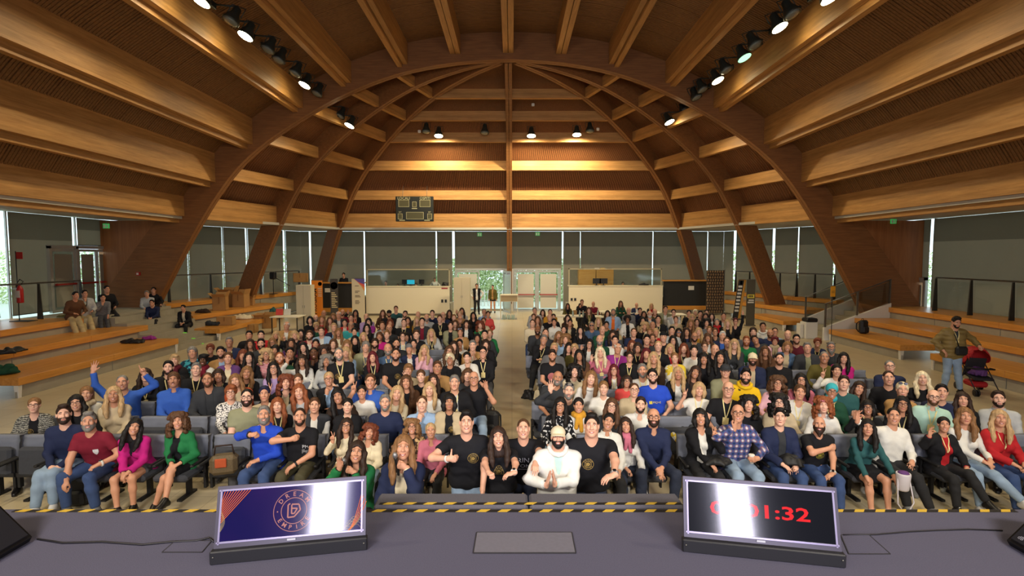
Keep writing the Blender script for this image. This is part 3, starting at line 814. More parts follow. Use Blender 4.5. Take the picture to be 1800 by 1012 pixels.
# ---- hands
HANDP = {'relax': [(35, 25)] * 4 + [(25, 15)], 'fist': [(85, 80)] * 4 + [(35, 50)], 'open': [(8, 6), (5, 5), (5, 5), (10, 8), (5, 5)],
         'v': [(2, 2), (2, 2), (95, 85), (95, 85), (45, 55)], 'ok': [(62, 42), (22, 12), (12, 8), (5, 5), (40, 25)], 'thumb': [(85, 85)] * 4 + [(-8, 0)],
         'point': [(2, 2), (88, 85), (90, 85), (92, 85), (40, 50)], 'grip': [(60, 60)] * 4 + [(40, 40)], 'flat': [(4, 3)] * 4 + [(5, 5)]}
def hand_prims(S, W, d, n, side, pose, lab=0, sc=1.0):
    """W wrist, d along the hand, n palm normal; side +1 = left hand of the person (thumb towards side vector)"""
    d = nrm(d); n = nrm(n - d * (n @ d)); t = -np.cross(d, n) * side        # t points to the thumb
    P = W + d * .048 * sc
    R = np.stack([t, n, d], 1)
    S.ell(P, (.041 * sc, .0155 * sc, .05 * sc), R, .012, lab)
    S.cone(W - d * .02, W + d * .02, .026 * sc, .025 * sc, .015, lab)
    L0 = (.042, .047, .044, .034); off = (.027, .0095, -.0085, -.026); sp = (.10, .02, -.06, -.16)
    if pose == 'v': sp = (.26, -.2, -.06, -.1)
    if pose == 'open': sp = (.26, .06, -.12, -.32)
    for i in range(4):
        c1, c2 = [math.radians(a) for a in HANDP[pose][i]]
        b = W + d * (.086 - .006 * abs(i - 1.2)) * sc + t * off[i] * sc
        dd = nrm(d + t * sp[i])
        d1 = dd * math.cos(c1) + n * math.sin(c1); d2 = dd * math.cos(c1 + c2) + n * math.sin(c1 + c2)
        m = b + d1 * L0[i] * sc; e = m + d2 * L0[i] * .58 * sc; d3 = dd * math.cos(c1 + c2 * 1.6) + n * math.sin(c1 + c2 * 1.6)
        g = e + d3 * L0[i] * .42 * sc
        r = (.0092, .0095, .009, .0082)[i] * sc
        S.cone(b - d1 * .01, m, r * 1.05, r * .95, .006, lab); S.cone(m, e, r * .95, r * .85, .004, lab); S.cone(e, g, r * .85, r * .72, .004, lab)
    c1, c2 = [math.radians(a) for a in HANDP[pose][4]]
    b = W + d * .022 * sc + t * .026 * sc + n * .006
    base = nrm(t * .8 + d * .75) if pose != 'thumb' else nrm(t * 1.0 + d * .12)
    inn = nrm(d * .6 - t * .55 + n * .55)
    d1 = nrm(base * math.cos(c1) + inn * math.sin(max(c1, 0)) + n * .25); d2 = nrm(base * math.cos(c1 + c2) + inn * math.sin(max(0, c1 + c2)) + n * .1)
    m = b + d1 * .04 * sc; e = m + d2 * .034 * sc
    S.cone(b, m, .014 * sc, .0105 * sc, .012, lab); S.cone(m, e, .0105 * sc, .0085 * sc, .004, lab)
    return W + d * .09
def ik(a, b, l1, l2, pole):
    d = b - a; L = np.linalg.norm(d)
    if L > (l1 + l2) * .995: b = a + d / L * (l1 + l2) * .995; d = b - a; L = np.linalg.norm(d)
    u = d / L; x = (l1 * l1 - l2 * l2 + L * L) / (2 * L); h = math.sqrt(max(0, l1 * l1 - x * x))
    p = pole - u * (pole @ u); p = nrm(p)
    return a + u * x + p * h, b
DEF = dict(fem=False, seat=True, lean=0.06, side=0.0, twist=0.0, pel=None, head=(0, 0, 0), mouth='smile', fat=0.0,
           handL=(.12, -.33, .62), handR=(-.12, -.33, .62), poseL='relax', poseR='relax', dirL=None, dirR=None, nL=None, nR=None, poleL=(.7, .5, -.6), poleR=(-.7, .5, -.6),
           kneeL=(.13, -.42, .53), kneeR=(-.13, -.42, .53), footL=(.12, -.50, .08), footR=(-.12, -.50, .08), sleeve='long', neck='crew', legs='long', hi=.026, fine=True, hd=.0085)
def skeleton(p):
    J = {}
    fem = p['fem']; seat = p['seat']
    P = V3(*(p['pel'] or ((0, .0, .53) if seat else (0, 0, .95))))
    u = nrm(V3(math.sin(p['side']), -math.sin(p['lean']), math.cos(p['lean'])))
    x = nrm(V3(math.cos(p['twist']), math.sin(p['twist']), 0)); x = nrm(x - u * (x @ u)); f = np.cross(x, u) * -1.0   # f points to the back
    if f[1] < 0: f = -f
    sw = (.150 if fem else .176) * p.get('sws', 1.0)
    J.update(P=P, u=u, x=x, f=f, S=P + u * .445, N=P + u * .515, sw=sw)
    R = rotm(*p['head'])
    J['R'] = R; hb = J['N'] + u * .035 - f * .012
    J['C'] = hb + R @ V3(0, -.022, .125)
    J['hb'] = hb
    for s, k in ((1, 'L'), (-1, 'R')):
        sh = P + u * .435 + x * s * sw
        J['sh' + k] = sh
        e, w_ = ik(sh, V3(*p['hand' + k]), .285 if not fem else .265, .25 if not fem else .235, V3(*p['pole' + k]))
        J['el' + k] = e; J['wr' + k] = w_
        hip = P + x * s * .092 - u * .02
        kn, an = ik(hip, V3(*p['foot' + k]) + V3(0, 0, 0), .43, .42, V3(*p['knee' + k]) - hip)
        J['hip' + k] = hip; J['kn' + k] = kn; J['an' + k] = an
    return J
def hand_frame(p, J, k):
    s = 1 if k == 'L' else -1
    fd = nrm(J['wr' + k] - J['el' + k])
    d = V3(*p['dir' + k]) if p['dir' + k] else fd
    n = V3(*p['n' + k]) if p['n' + k] else V3(0, .3, -1.0)
    return d, n, s
def torso(S, p, J, g, lab=0, bust=True):
    P, u, x, f, sw = J['P'], J['u'], J['x'], J['f'], J['sw']; fem = p['fem']; ft = p['fat']
    a = lambda h, w_, dy=0: (P + u * h + x * w_ + f * dy)
    S.cone(a(-.02, -.085), a(-.02, .085), .112 + g + ft * .4, .112 + g + ft * .4, .05, lab)
    wv = .055 if fem else .075
    S.cone(a(.13, -wv, -ft * .6), a(.13, wv, -ft * .6), (.092 if fem else .106) + g + ft, (.092 if fem else .106) + g + ft, .06, lab)
    S.cone(a(.27, -.078), a(.27, .078), (.098 if fem else .113) + g + ft * .6, (.098 if fem else .113) + g + ft * .6, .06, lab)
    S.cone(a(.375, -sw * .58), a(.375, sw * .58), (.078 if fem else .09) + g + ft * .3, (.078 if fem else .09) + g + ft * .3, .05, lab)
    S.cone(a(.435, -sw * .9, .005), a(.435, sw * .9, .005), .054 + g, .054 + g, .05, lab)
    for s in (-1, 1):
        S.cone(a(.485, s * .035, .012), a(.45, s * sw * .7, .008), .038 + g, .042 + g, .04, lab)
        if fem and bust: S.ell(a(.30, s * .07, -.088), (.062 + g, .06 + g, .062 + g), None, .03, lab)
    if not fem:
        for s in (-1, 1): S.ell(a(.335, s * .075, -.065), (.075 + g, .045 + g, .06 + g), None, .04, lab)
def arm(S, p, J, k, g, frac=1.0, lab=0, flare=0.0):
    fem = p['fem']; q = .86 if fem else 1.0
    sh, el, wr = J['sh' + k], J['el' + k], J['wr' + k]
    ru = (.054 * q + g, .042 * q + g); rf = (.042 * q + g, .029 * q + g)
    if frac >= 1:
        S.cone(sh, el, ru[0], ru[1], .03, lab)
        t = nrm(wr - el); e2 = el + (wr - el) * (frac - 1.0) if frac < 2 else wr
        S.cone(el, wr, rf[0], rf[1] + (g * .3), .03, lab, 1, [(e2, t)])
    else:
        t = nrm(el - sh); e2 = sh + (el - sh) * frac
        S.cone(sh, el, ru[0] + flare * .3, ru[1] + flare, .03, lab, 1, [(e2, t)])
def legs(S, p, J, g, lab=0, end=1.95, hipk=.05):
    fem = p['fem']; q = .94 if fem else 1.0
    for k in 'LR':
        hip, kn, an = J['hip' + k], J['kn' + k], J['an' + k]
        if end <= 1:
            t = nrm(kn - hip); S.cone(hip, kn, .088 * q + g, .058 * q + g * 1.5, hipk, lab, 1, [(hip + (kn - hip) * end, t)])
        else:
            S.cone(hip, kn, .088 * q + g, .057 * q + g, hipk, lab)
            t = nrm(an - kn)
            S.cone(kn, kn + (an - kn) * .35, .056 * q + g, .055 * q + g, .03, lab)
            S.cone(kn + (an - kn) * .35, an, .055 * q + g, .036 * q + g * 1.4, .03, lab, 1, [(kn + (an - kn) * (end - 1), t)])
def feet(S, p, J, g, lab=0, sides='LR'):
    for s, k in ((1, 'L'), (-1, 'R')):
        if k not in sides: continue
        an, kn = J['an' + k], J['kn' + k]; sd = V3(s * .12, -1, 0)
        if p.get('foot_dir' + k): sd = V3(*p['foot_dir' + k])
        sd = nrm(sd); dn = V3(0, 0, -1) if not p.get('foot_dn' + k) else V3(*p['foot_dn' + k])
        h = an + dn * .045 + sd * -.035; b = an + dn * .052 + sd * .10; t = an + dn * .055 + sd * .165
        S.cone(an + dn * .01, h, .036 + g, .033 + g, .03, lab); S.cone(h, b, .033 + g, .036 + g, .02, lab); S.cone(b, t, .036 + g, .026 + g, .02, lab)
        S.cone(an + V3(0, 0, .02), b, .034 + g, .03 + g, .03, lab)
class Figure: pass
FIGS = {}
def figure(key, **kw):
    """builds (once) the body and its garments in one pose; returns meshes and joints"""
    if key in FIGS: return FIGS[key]
    p = dict(DEF); p.update(kw)
    if p['seat'] and 'lean' not in kw: p['lean'] = .06
    J = skeleton(p); F_ = Figure(); F_.p = p; F_.J = J; F_.key = key; F_.cache = {}
    FIGS[key] = F_
    return F_
def decimate(me, ratio):
    o = bpy.data.objects.new('tmp', me); COL.objects.link(o)
    for i in range(len(me.materials)): me.materials[i] = me.materials[i] or M('blank', (.5, .5, .5, 1))
    md = o.modifiers.new('d', 'DECIMATE'); md.ratio = ratio
    dg = bpy.context.evaluated_depsgraph_get(); m2 = bpy.data.meshes.new_from_object(o.evaluated_get(dg)); m2.name = me.name
    bpy.data.objects.remove(o)
    return m2
def folds(net, J, amp):
    """cloth folds: creases that run across sleeves and torso, strongest near elbow, waist and armpit"""
    V, Q, L = net
    A = V[Q]; fn = np.cross(A[:, 2] - A[:, 0], A[:, 3] - A[:, 1]); vn = np.zeros_like(V)
    for c in range(4): np.add.at(vn, Q[:, c], fn)
    vn = nrm_rows(vn); w_ = np.zeros(len(V))
    for c, r in ((J['elL'], .13), (J['elR'], .13), (J['shL'] - J['u'] * .1, .12), (J['shR'] - J['u'] * .1, .12), (J['P'] + J['u'] * .08, .2), (J['knL'], .14), (J['knR'], .14), (J['hipL'], .14), (J['hipR'], .14)):
        w_ = np.maximum(w_, np.exp(-((V - c) ** 2).sum(1) / (r * r)))
    ph = V[:, 2] * 70 + np.sin(V[:, 0] * 23 + V[:, 1] * 9) * 2.2 + V[:, 0] * 22
    return V + vn * ((np.sin(ph) * .5 + np.sin(ph * .53 + V[:, 1] * 40)) * amp * (.25 + w_))[:, None], Q, L
def fig_mesh(F_, part):
    if part in F_.cache: return F_.cache[part]
    p, J = F_.p, F_.J; S = Shape(); b = p['hi']; name = part.split(':')[0]
    C = J['C']; hd = p['hd']
    fine = []
    if name == 'body':
        torso(S, p, J, -.006)
        for k in 'LR': arm(S, p, J, k, 0, 2)
        legs(S, p, J, -.002); feet(S, p, J, -.004)
        nk = (.049 if p['fem'] else .058) + p['fat'] * .3
        S.cone(J['N'] - J['u'] * .05 + J['f'] * .01, J['C'] + J['R'] @ V3(0, .018, -.05), nk * 1.12, nk, .025)
        head_prims(S, C, J['R'], p['fem'], p['mouth'])
        for k in 'LR':
            d, n, s = hand_frame(p, J, k); hand_prims(S, J['wr' + k], d, n, s, p['pose' + k], 0, .9 if p['fem'] else 1.0)
        fine.append([(C[0] - .1, C[0] + .1, hd), (C[1] - .13, C[1] + .06, hd), (C[2] - .14, C[2] + .06, hd)])
        if p['fine']:
            for k in p['fine'] if isinstance(p['fine'], str) else 'LR':
                if hd < .008 or J['wr' + k][2] > .9 or p['poseL' if k == 'L' else 'poseR'] not in ('relax',):
                    h = J['wr' + k] + nrm(hand_frame(p, J, k)[0]) * .08
                    fine.append([(h[i] - .11, h[i] + .11, .0075) for i in range(3)])
        net = S.poly(b, fine)
        me = net_mesh('body', net, 1, xf_extra(face_extra(p['fem'], p['mouth']), C, J['R']), [None] * 7)
    elif name == 'top':      # crew or v neck top, long or short sleeves
        sl = part.split(':')[1]
        torso(S, p, J, .008)
        for k in 'LR': arm(S, p, J, k, .010, {'long': 1.94, 'short': .62, 'three': 1.35, 'none': .12}[sl], flare=.012 if sl == 'short' else 0)
        if p['legs'] != 'none': S.cone(J['P'] - J['u'] * .05 - J['x'] * .09, J['P'] - J['u'] * .05 + J['x'] * .09, .128, .128, .04)
        N, u, f = J['N'], J['u'], J['f']
        r = .062 if not p['fem'] else .06
        deep = part.split(':')[2] if part.count(':') > 1 else 'crew'
        dz = {'crew': .025, 'v': .10, 'deep': .13, 'high': -.03}[deep]
        S.cone(N - f * .03 - u * dz + u * .05, N + u * .15 - f * .02, r * (.9 if deep == 'crew' else .62), r * 1.25, .012, 0, -1)
        if deep in ('v', 'deep'): S.cone(N - f * .13 - u * (dz + .02), N - f * .06 + u * .08, .012, .07, .012, 0, -1)
        net = folds(S.poly(min(b, .022) if b > .015 else b), J, .005)
        me = net_mesh('top', net, 1, None, [None])
    elif name == 'jacket':   # open front
        sl = part.split(':')[1]
        torso(S, p, J, .021)
        for k in 'LR': arm(S, p, J, k, .021, 1.9 if sl == 'long' else .1)
        S.cone(J['P'] - J['u'] * .06 - J['x'] * .085, J['P'] - J['u'] * .06 + J['x'] * .085, .128, .128, .04)
        N, u, f, P = J['N'], J['u'], J['f'], J['P']
        S.cone(N + u * .02 - f * .02, N + u * .15, .064, .085, .012, 0, -1)
        wd = .055 if p['fem'] else .05
        if part.count(':') < 2:
            for dq in (.07, .13, .19): S.cone(N - f * dq - u * .0, P - f * (dq + .03) - u * .1, wd * .95, wd * 1.15, .012, 0, -1)
        else:
            for dq in (.07, .12, .17): S.cone(N - f * dq + u * .01, P - f * dq + u * .24, .055, .012, .012, 0, -1)
        net = folds(S.poly(min(b, .022) if b > .015 else b), J, .006)
        me = net_mesh('jacket', net, 1, None, [None])
    elif name == 'trousers':
        end = {'long': 1.93, 'short': .45, 'skirt': .72}[p['legs'] if p['legs'] != 'none' else 'long']
        legs(S, p, J, .013 if end > 1 else .02, 0, end)
        S.cone(J['P'] - J['u'] * .01 - J['x'] * .085, J['P'] - J['u'] * .01 + J['x'] * .085, .112, .112, .05)
        if p['legs'] == 'skirt':
            q = (J['knL'] + J['knR']) / 2; h = (J['hipL'] + J['hipR']) / 2
            S.cone(h, h + (q - h) * .72, .11, .1, .05, 0, 1, [(h + (q - h) * .74, nrm(q - h))])
        net = folds(S.poly(min(b * 1.15, .024)), J, .004); me = net_mesh('trousers', net, 1, None, [None])
    elif name == 'shoes':
        feet(S, p, J, .008, sides=part.split(':')[1])
        net = S.poly(min(b, .02)); V, Q, L = net
        zc = V[Q].mean(1)[:, 2]; z0 = min(J['anL'][2], J['anR'][2]) - .075
        L = np.where(np.minimum(abs(zc - (J['anL'][2] - .085)), abs(zc - (J['anR'][2] - .085))) < .014, 1, 0)
        me = net_mesh('shoe', (V, Q, L), 2, None, [None, None])
    elif name == 'hood':
        N, u, f = J['N'], J['u'], J['f']
        pts = []
        for q in range(13):
            a = 2 * PI * q / 12; c = N + u * .0 + J['x'] * math.sin(a) * .098 + f * (-math.cos(a) * .085 + .012) + u * (.028 - .045 * math.cos(a) * 1.0 * (math.cos(a) > 0))
            pts.append(c)
        for a_, b_ in zip(pts[:-1], pts[1:]): S.cone(a_, b_, .028, .028, .01)
        S.ell(N + f * .12 - u * .02, (.11, .06, .085), None, .03)
        net = S.poly(min(b, .016)); me = net_mesh('hood', net, 1, None, [None])
    elif name == 'scarf':
        N, u, f = J['N'], J['u'], J['f']; rr = random.Random(5)
        for lv, (rad, h, r) in enumerate(((.075, .03, .026), (.09, -.002, .03), (.095, .02, .024))):
            pts = [N + u * (h + rr.uniform(-.008, .008)) + J['x'] * math.sin(2 * PI * q / 10) * rad + f * (-math.cos(2 * PI * q / 10) * rad * .95 + .01) for q in range(11)]
            for a_, b_ in zip(pts[:-1], pts[1:]): S.cone(a_, b_, r, r, .012)
        S.cone(N - f * .1 + J['x'] * .03, N - f * .135 - u * .2 + J['x'] * .045, .03, .034, .02); S.cone(N - f * .1 - J['x'] * .02, N - f * .13 - u * .16 - J['x'] * .04, .028, .032, .02)
        net = S.poly(min(b, .014)); me = net_mesh('scarf', net, 1, None, [None])
    elif name == 'collar':
        N, u, f, x = J['N'], J['u'], J['f'], J['x']; m = MB(); rad = .068 if not p['fem'] else .062
        ring0, ring1 = [], []
        for q in range(13):
            a = .42 + (2 * PI - .84) * q / 12
            o = x * math.sin(a) * rad + f * (-math.cos(a) * rad + .012)
            up_ = .052 if 2 < q < 10 else .04
            ring0.append(N + o * 1.0 + u * (up_ - .012)); w_ = 1.42 if q in (0, 12) else 1.3
            ring1.append(N + o * w_ + u * (up_ - .045 - (.035 if q in (0, 12) else .012 if q in (1, 11) else 0)))
        o = len(ring0)
        m.add([tuple(v) for v in ring0 + ring1], [(i, i + 1, o + i + 1, o + i) for i in range(o - 1)], 0, True)
        me = m.mesh('collar', [None])
    if p.get('dec') and name in ('body', 'top', 'jacket', 'trousers'): me = decimate(me, p['dec'])
    F_.cache[part] = me
    return me
def bvh_of(F_, part):
    k = 'bvh:' + part
    if k not in F_.cache:
        me = fig_mesh(F_, part); F_.cache[k] = BVHTree.FromPolygons([v.co.copy() for v in me.vertices], [tuple(q.vertices) for q in me.polygons])
    return F_.cache[k]
def lay(F_, part, pts, off=.004):
    """drops points given in (x, z) chest coordinates onto the front of a garment"""
    bv = bvh_of(F_, part); out = []; fwd = Vector(-F_.J['f'])
    for q in pts:
        q = Vector(q) + fwd * .6
        h = bv.ray_cast(q, -fwd, 1.2)
        out.append((h[0] + fwd * off) if h[0] is not None else None)
    return out
def lanyard_mesh(F_, part, badge=True):
    k = 'lan:' + part + str(badge)
    if k in F_.cache: return F_.cache[k]
    N, u, x, f = (Vector(F_.J[q]) for q in ('N', 'u', 'x', 'f')); m = MB()
    for s in (-1, 1):
        L = []; hw = .0075
        for t in range(9):
            tt = t / 8
            c = N + u * (.03 - .27 * tt) + x * s * (.062 * (1 - tt) + .004)
            L += [c - x * hw, c + x * hw]
        pts = lay(F_, part, L, .006); last = None
        for i, q in enumerate(pts):
            if q is None or (q - L[i]).dot(-f) > .3: pts[i] = (L[i] - f * .055)
        m.add(pts, [(2 * i, 2 * i + 1, 2 * i + 3, 2 * i + 2) for i in range(8)], 0)
    c = N - u * .29; q = lay(F_, part, [c], .012)[0]
    if badge and q is not None: m.box(q, (.085, .004, .11), 1)
    me = m.mesh('lanyard', [None, None]); F_.cache[k] = me
    return me
# ---- hair, hats, glasses, beards: in the head frame, shared by everyone
HAIRM = {}
def hair_mesh(style):
    if style in HAIRM: return HAIRM[style]
    S = Shape(); rr = random.Random(hash(style) % 1000 if False else sum(map(ord, style)))
    T = V3; b = .0125; cuts = []
    cap = lambda g, z0=-.0: S.ell(T(0, .018, .036), (.0735 + g, .0925 + g, .081 + g), None, .012, 0, 1)
    def facecut(zf, w_=.058):      # carve the face opening below the hairline
        S.ell(T(0, -.115, zf - .085), (w_, .10, .088), None, .01, 0, -1)
    def napecut(z, y0=-.02): S.L.append((('c', T(-.3, -.3, z - .3), T(.3, -.3, z - .3), .30, .30), .012, -1, None, 0))
    if style == 'short':
        cap(.0075); S.ell(T(0, -.02, .098), (.058, .066, .030), None, .02); S.ell(T(0, .07, -.02), (.056, .032, .06), None, .02)
        for s in (-1, 1): S.cone(T(s * .071, -.012, .03), T(s * .0705, -.006, -.022), .012, .006, .01)
        facecut(.088, .066); S.cone(T(-.2, -.06, -.06), T(.2, -.06, -.06), .072, .072, .01, 0, -1)
        for s in (-1, 1): S.ell(T(s * .085, .008, -.012), (.02, .03, .036), None, .008, 0, -1)
    elif style == 'quiff':
        cap(.0075); S.ell(T(0, -.058, .108), (.056, .04, .030), None, .02); S.ell(T(0, -.01, .118), (.058, .06, .025), None, .02); S.ell(T(0, .07, -.02), (.056, .032, .055), None, .02)
        facecut(.086, .066); S.cone(T(-.2, -.06, -.06), T(.2, -.06, -.06), .076, .076, .01, 0, -1)
        for s in (-1, 1): S.ell(T(s * .085, .008, -.012), (.02, .03, .036), None, .008, 0, -1)
    elif style == 'buzz':
        cap(.004); facecut(.091, .066); S.cone(T(-.2, -.06, -.06), T(.2, -.06, -.06), .080, .080, .008, 0, -1)
    elif style == 'fringe_bald':
        cap(.007); S.ell(T(0, -.01, .12), (.074, .12, .07), None, .01, 0, -1); facecut(.05, .07); S.cone(T(-.2, -.06, -.06), T(.2, -.06, -.06), .074, .074, .01, 0, -1)
    elif style in ('long', 'long_tilt', 'wavy', 'bangs'):
        cap(.015)
        for s in (-1, 1):
            wv = .006 if style == 'long' else .014
            pts = [T(s * .062, -.02, .06), T(s * .084, -.012, -.01), T(s * .092, -.022, -.09), T(s * .098, -.045, -.17), T(s * .088, -.075, -.26), T(s * .08, -.085, -.33)]
            for i, (a, c) in enumerate(zip(pts[:-1], pts[1:])):
                dx = wv * math.sin(i * 2.2)
                S.cone(a + T(dx, 0, 0), c + T(-dx, 0, 0), (.024, .026, .032, .036, .032)[i], (.026, .032, .036, .032, .018)[i], .02)
            S.cone(T(s * .05, .05, -.02), T(s * .065, .06, -.2), .05, .045, .03)
        S.cone(T(0, .06, 0), T(0, .07, -.2), .06, .05, .03)
        facecut(.07 if style != 'bangs' else .04, .056)
        S.ell(T(0, -.10, -.10), (.058, .1, .11), None, .01, 0, -1)
    elif style == 'curly':
        for i in range(120):
            a = rr.uniform(0, 2 * PI); z = rr.uniform(-.22, .13); r0 = .095 + .04 * min(1, (.13 - z) / .2)
            if z > .05: r0 = math.sqrt(max(0, .105 ** 2 - (z - .03) ** 2)) + .02
            y = math.cos(a) * r0 * .95 + .03; x = math.sin(a) * r0
            if y < -.03 and z < .075 and abs(x) < .075: continue
            S.ell(T(x, y, z), (.03, .03, .026), None, .008)
        cap(.032); facecut(.066, .058); S.ell(T(0, -.12, -.08), (.05, .1, .1), None, .01, 0, -1)
    elif style == 'afro':
        for i in range(90):
            v = nrm(np.array([rr.gauss(0, 1), rr.gauss(.3, 1), rr.gauss(.2, 1)])); q = T(0, .03, .03) + v * T(.105, .115, .105)
            if q[1] < -.04 and q[2] < .075 and abs(q[0]) < .07: continue
            S.ell(q, (.034, .034, .032), None, .008)
        cap(.02); facecut(.066, .056)
    elif style == 'bob':
        cap(.017)
        for s in (-1, 1):
            S.cone(T(s * .074, -.008, .04), T(s * .086, -.02, -.06), .028, .034, .03); S.cone(T(s * .086, -.02, -.06), T(s * .078, -.035, -.125), .034, .022, .03)
            S.cone(T(s * .05, .05, .0), T(s * .055, .06, -.10), .05, .045, .03)
        S.cone(T(0, .065, 0), T(0, .07, -.1), .055, .045, .03)
        facecut(.058, .056); S.ell(T(0, -.10, -.08), (.056, .1, .1), None, .01, 0, -1)
    elif style in ('tied', 'bun', 'tail'):
        cap(.010); S.ell(T(0, .07, -.01), (.055, .035, .055), None, .02); facecut(.079, .062)
        S.cone(T(-.2, -.06, -.06), T(.2, -.06, -.06), .070, .070, .01, 0, -1)
        for s in (-1, 1): S.ell(T(s * .085, .008, -.012), (.018, .026, .032), None, .008, 0, -1)
        if style == 'bun': S.ell(T(0, .09, .10), (.045, .045, .04), None, .015)
        if style == 'tied': S.ell(T(0, .125, -.01), (.04, .035, .045), None, .015)
        if style == 'tail':
            S.cone(T(0, .1, .02), T(.05, .1, -.1), .03, .035, .02); S.cone(T(.05, .1, -.1), T(.085, -.0, -.24), .035, .02, .02)
    elif style == 'pixie':
        cap(.016); S.ell(T(.02, -.055, .085), (.06, .05, .035), None, .02); S.ell(T(0, .07, -.03), (.06, .036, .06), None, .02)
        for s in (-1, 1): S.cone(T(s * .078, -.02, .03), T(s * .076, -.02, -.03), .018, .010, .02)
        facecut(.052, .058); S.cone(T(-.2, -.07, -.075), T(.2, -.07, -.075), .066, .066, .01, 0, -1)
    elif style == 'mid':   # to the nape, swept back
        cap(.016); S.cone(T(-.05, .07, .0), T(-.06, .075, -.12), .045, .03, .03); S.cone(T(.05, .07, .0), T(.06, .075, -.12), .045, .03, .03)
        facecut(.068, .06); S.cone(T(-.2, -.06, -.06), T(.2, -.06, -.06), .066, .066, .01, 0, -1)
    net = S.poly(b)
    V, Q, L = net
    if style in ('long', 'wavy', 'bangs', 'curly', 'afro', 'bob', 'short', 'quiff', 'pixie', 'mid'):   # strands
        amp = .0022 if style in ('short', 'quiff', 'bob', 'pixie', 'mid') else .004
        c = V - T(0, .02, .02); an = np.arctan2(c[:, 0], c[:, 1])
        V = V + nrm_rows(c * T(1, 1, .15)) * (np.sin(an * 26 + V[:, 2] * 18) * amp)[:, None]
    me = net_mesh('hair', (V, Q, L), 1, None, [None])
    HAIRM[style] = me
    return me
def nrm_rows(a): return a / (np.linalg.norm(a, axis=1, keepdims=True) + 1e-9)
def accessory(kind):
    k = 'acc:' + kind
    if k in HAIRM: return HAIRM[k]
    T = V3
    if kind in ('beard', 'stubble', 'longbeard'):
        S = Shape(); g = {'beard': .008, 'stubble': .003, 'longbeard': .012}[kind]
        S.ell(T(0, -.020, -.034), (.059 + g, .066 + g, .084 + g), None, .02); S.ell(T(0, -.066, -.096), (.026 + g, .022 + g, .02 + g), None, .03)
        for s in (-1, 1): S.cone(T(s * .047, .0, -.052), T(s * .014, -.062, -.094), .018 + g, .016 + g, .03)
        if kind == 'longbeard': S.cone(T(0, -.07, -.1), T(0, -.085, -.16), .035, .018, .03)
        S.ell(T(0, -.105, .018), (.058, .07, .062), None, .012, 0, -1)       # cheeks and nose bare
        S.ell(T(0, -.10, -.0655), (.028, .04, .0115), None, .006, 0, -1)     # mouth bare
        S.cone(T(-.2, .09, 0), T(.2, .09, 0), .085, .085, .01, 0, -1)
        S.ell(T(0, .01, .08), (.2, .2, .095), None, .01, 0, -1)
        me = net_mesh('beard', S.poly(.0085), 1, None, [None])
    elif kind == 'moustache':
        S = Shape()
        for s in (-1, 1): S.cone(T(s * .004, -.099, -.048), T(s * .024, -.086, -.054), .007, .004, .006)
        me = net_mesh('moustache', S.poly(.005), 1, None, [None])
    elif kind in ('cap', 'capback'):
        S = Shape(); S.ell(T(0, .012, .045), (.088, .106, .085), None, .01)
        S.ell(T(0, .0, -.045), (.2, .2, .085), None, .006, 0, -1)
        me_n = S.poly(.011)
        e = MB(); vs = []; s_ = -1
        for i in range(4):
            for j in range(9):
                a = -1.15 + 2.3 * j / 8; r = 1 + .2 * i
                vs.append((.083 * math.sin(a) * (1 + .04 * i), -.088 * math.cos(a) * 1.02 - .075 * i / 3 * math.cos(a) ** .5 + .004, .047 - .007 * i - .02 * (abs(math.sin(a)) ** 2) * i / 3))
        e.add(vs + [(x, y, z - .006) for x, y, z in vs], [q for i in range(3) for j in range(8) for q in ((i * 9 + j, i * 9 + j + 1, i * 9 + j + 10, i * 9 + j + 9), (36 + i * 9 + j + 9, 36 + i * 9 + j + 10, 36 + i * 9 + j + 1, 36 + i * 9 + j))] + [(27 + j, 27 + j + 1, 36 + 27 + j + 1, 36 + 27 + j) for j in range(8)])
        e.ball((0, .012, .132), (.009, .009, .006), 8)
        me = net_mesh('cap', me_n, 1, e, [None])
    elif kind in ('beanie', 'headscarf', 'beret'):
        S = Shape(); S.ell(T(0, .014, .045), (.086, .104, .09), None, .01)
        if kind == 'beret': S.ell(T(.015, .02, .1), (.1, .115, .035), None, .02)
        if kind == 'headscarf': S.cone(T(0, .08, -.02), T(0, .07, -.14), .06, .06, .04); S.ell(T(0, .01, -.10), (.085, .08, .07), None, .02); S.ell(T(0, -.12, -.03), (.056, .1, .09), None, .01, 0, -1)
        if kind != 'headscarf': S.ell(T(0, -.03, -.05), (.2, .2, .095), None, .006, 0, -1)
        me = net_mesh('hat', S.poly(.011), 1, None, [None])
    elif kind == 'band':
        m = MB(); m.tube([(.083 * math.sin(a), .012 - .1 * math.cos(a), .075 - .02 * math.cos(a) * 0) for a in [2 * PI * q / 20 for q in range(21)]], .013, 6)
        me = m.mesh('headband', [None])
    elif kind in ('glasses', 'sunglasses', 'upglasses'):
        m = MB(); z0, y0 = (.006, -.1) if kind != 'upglasses' else (.10, -.07)
        for s in (-1, 1):
            pts = [(s * .032 + .0245 * math.cos(a), y0 + .012 * abs(math.cos(a)) * (s * math.cos(a) > 0), z0 + .0185 * math.sin(a)) for a in [2 * PI * q / 14 for q in range(15)]]
            m.tube(pts, .0026, 5, 0, False)
            if kind != 'glasses': m.add([(s * .032 + .024 * math.cos(2 * PI * q / 12), y0 + .001, z0 + .018 * math.sin(2 * PI * q / 12)) for q in range(12)], [tuple(range(12))], 1)
            m.tube([(s * .056, y0 + .012, z0 + .004), (s * .074, y0 + .04, z0 + .004), (s * .078, .01, z0 + .006)], .002, 5)
        m.tube([(-.009, y0, z0 + .004), (0, y0 - .003, z0 + .007), (.009, y0, z0 + .004)], .0025, 5)
        me = m.mesh('glasses', [None, None])
    HAIRM[k] = me
    return me
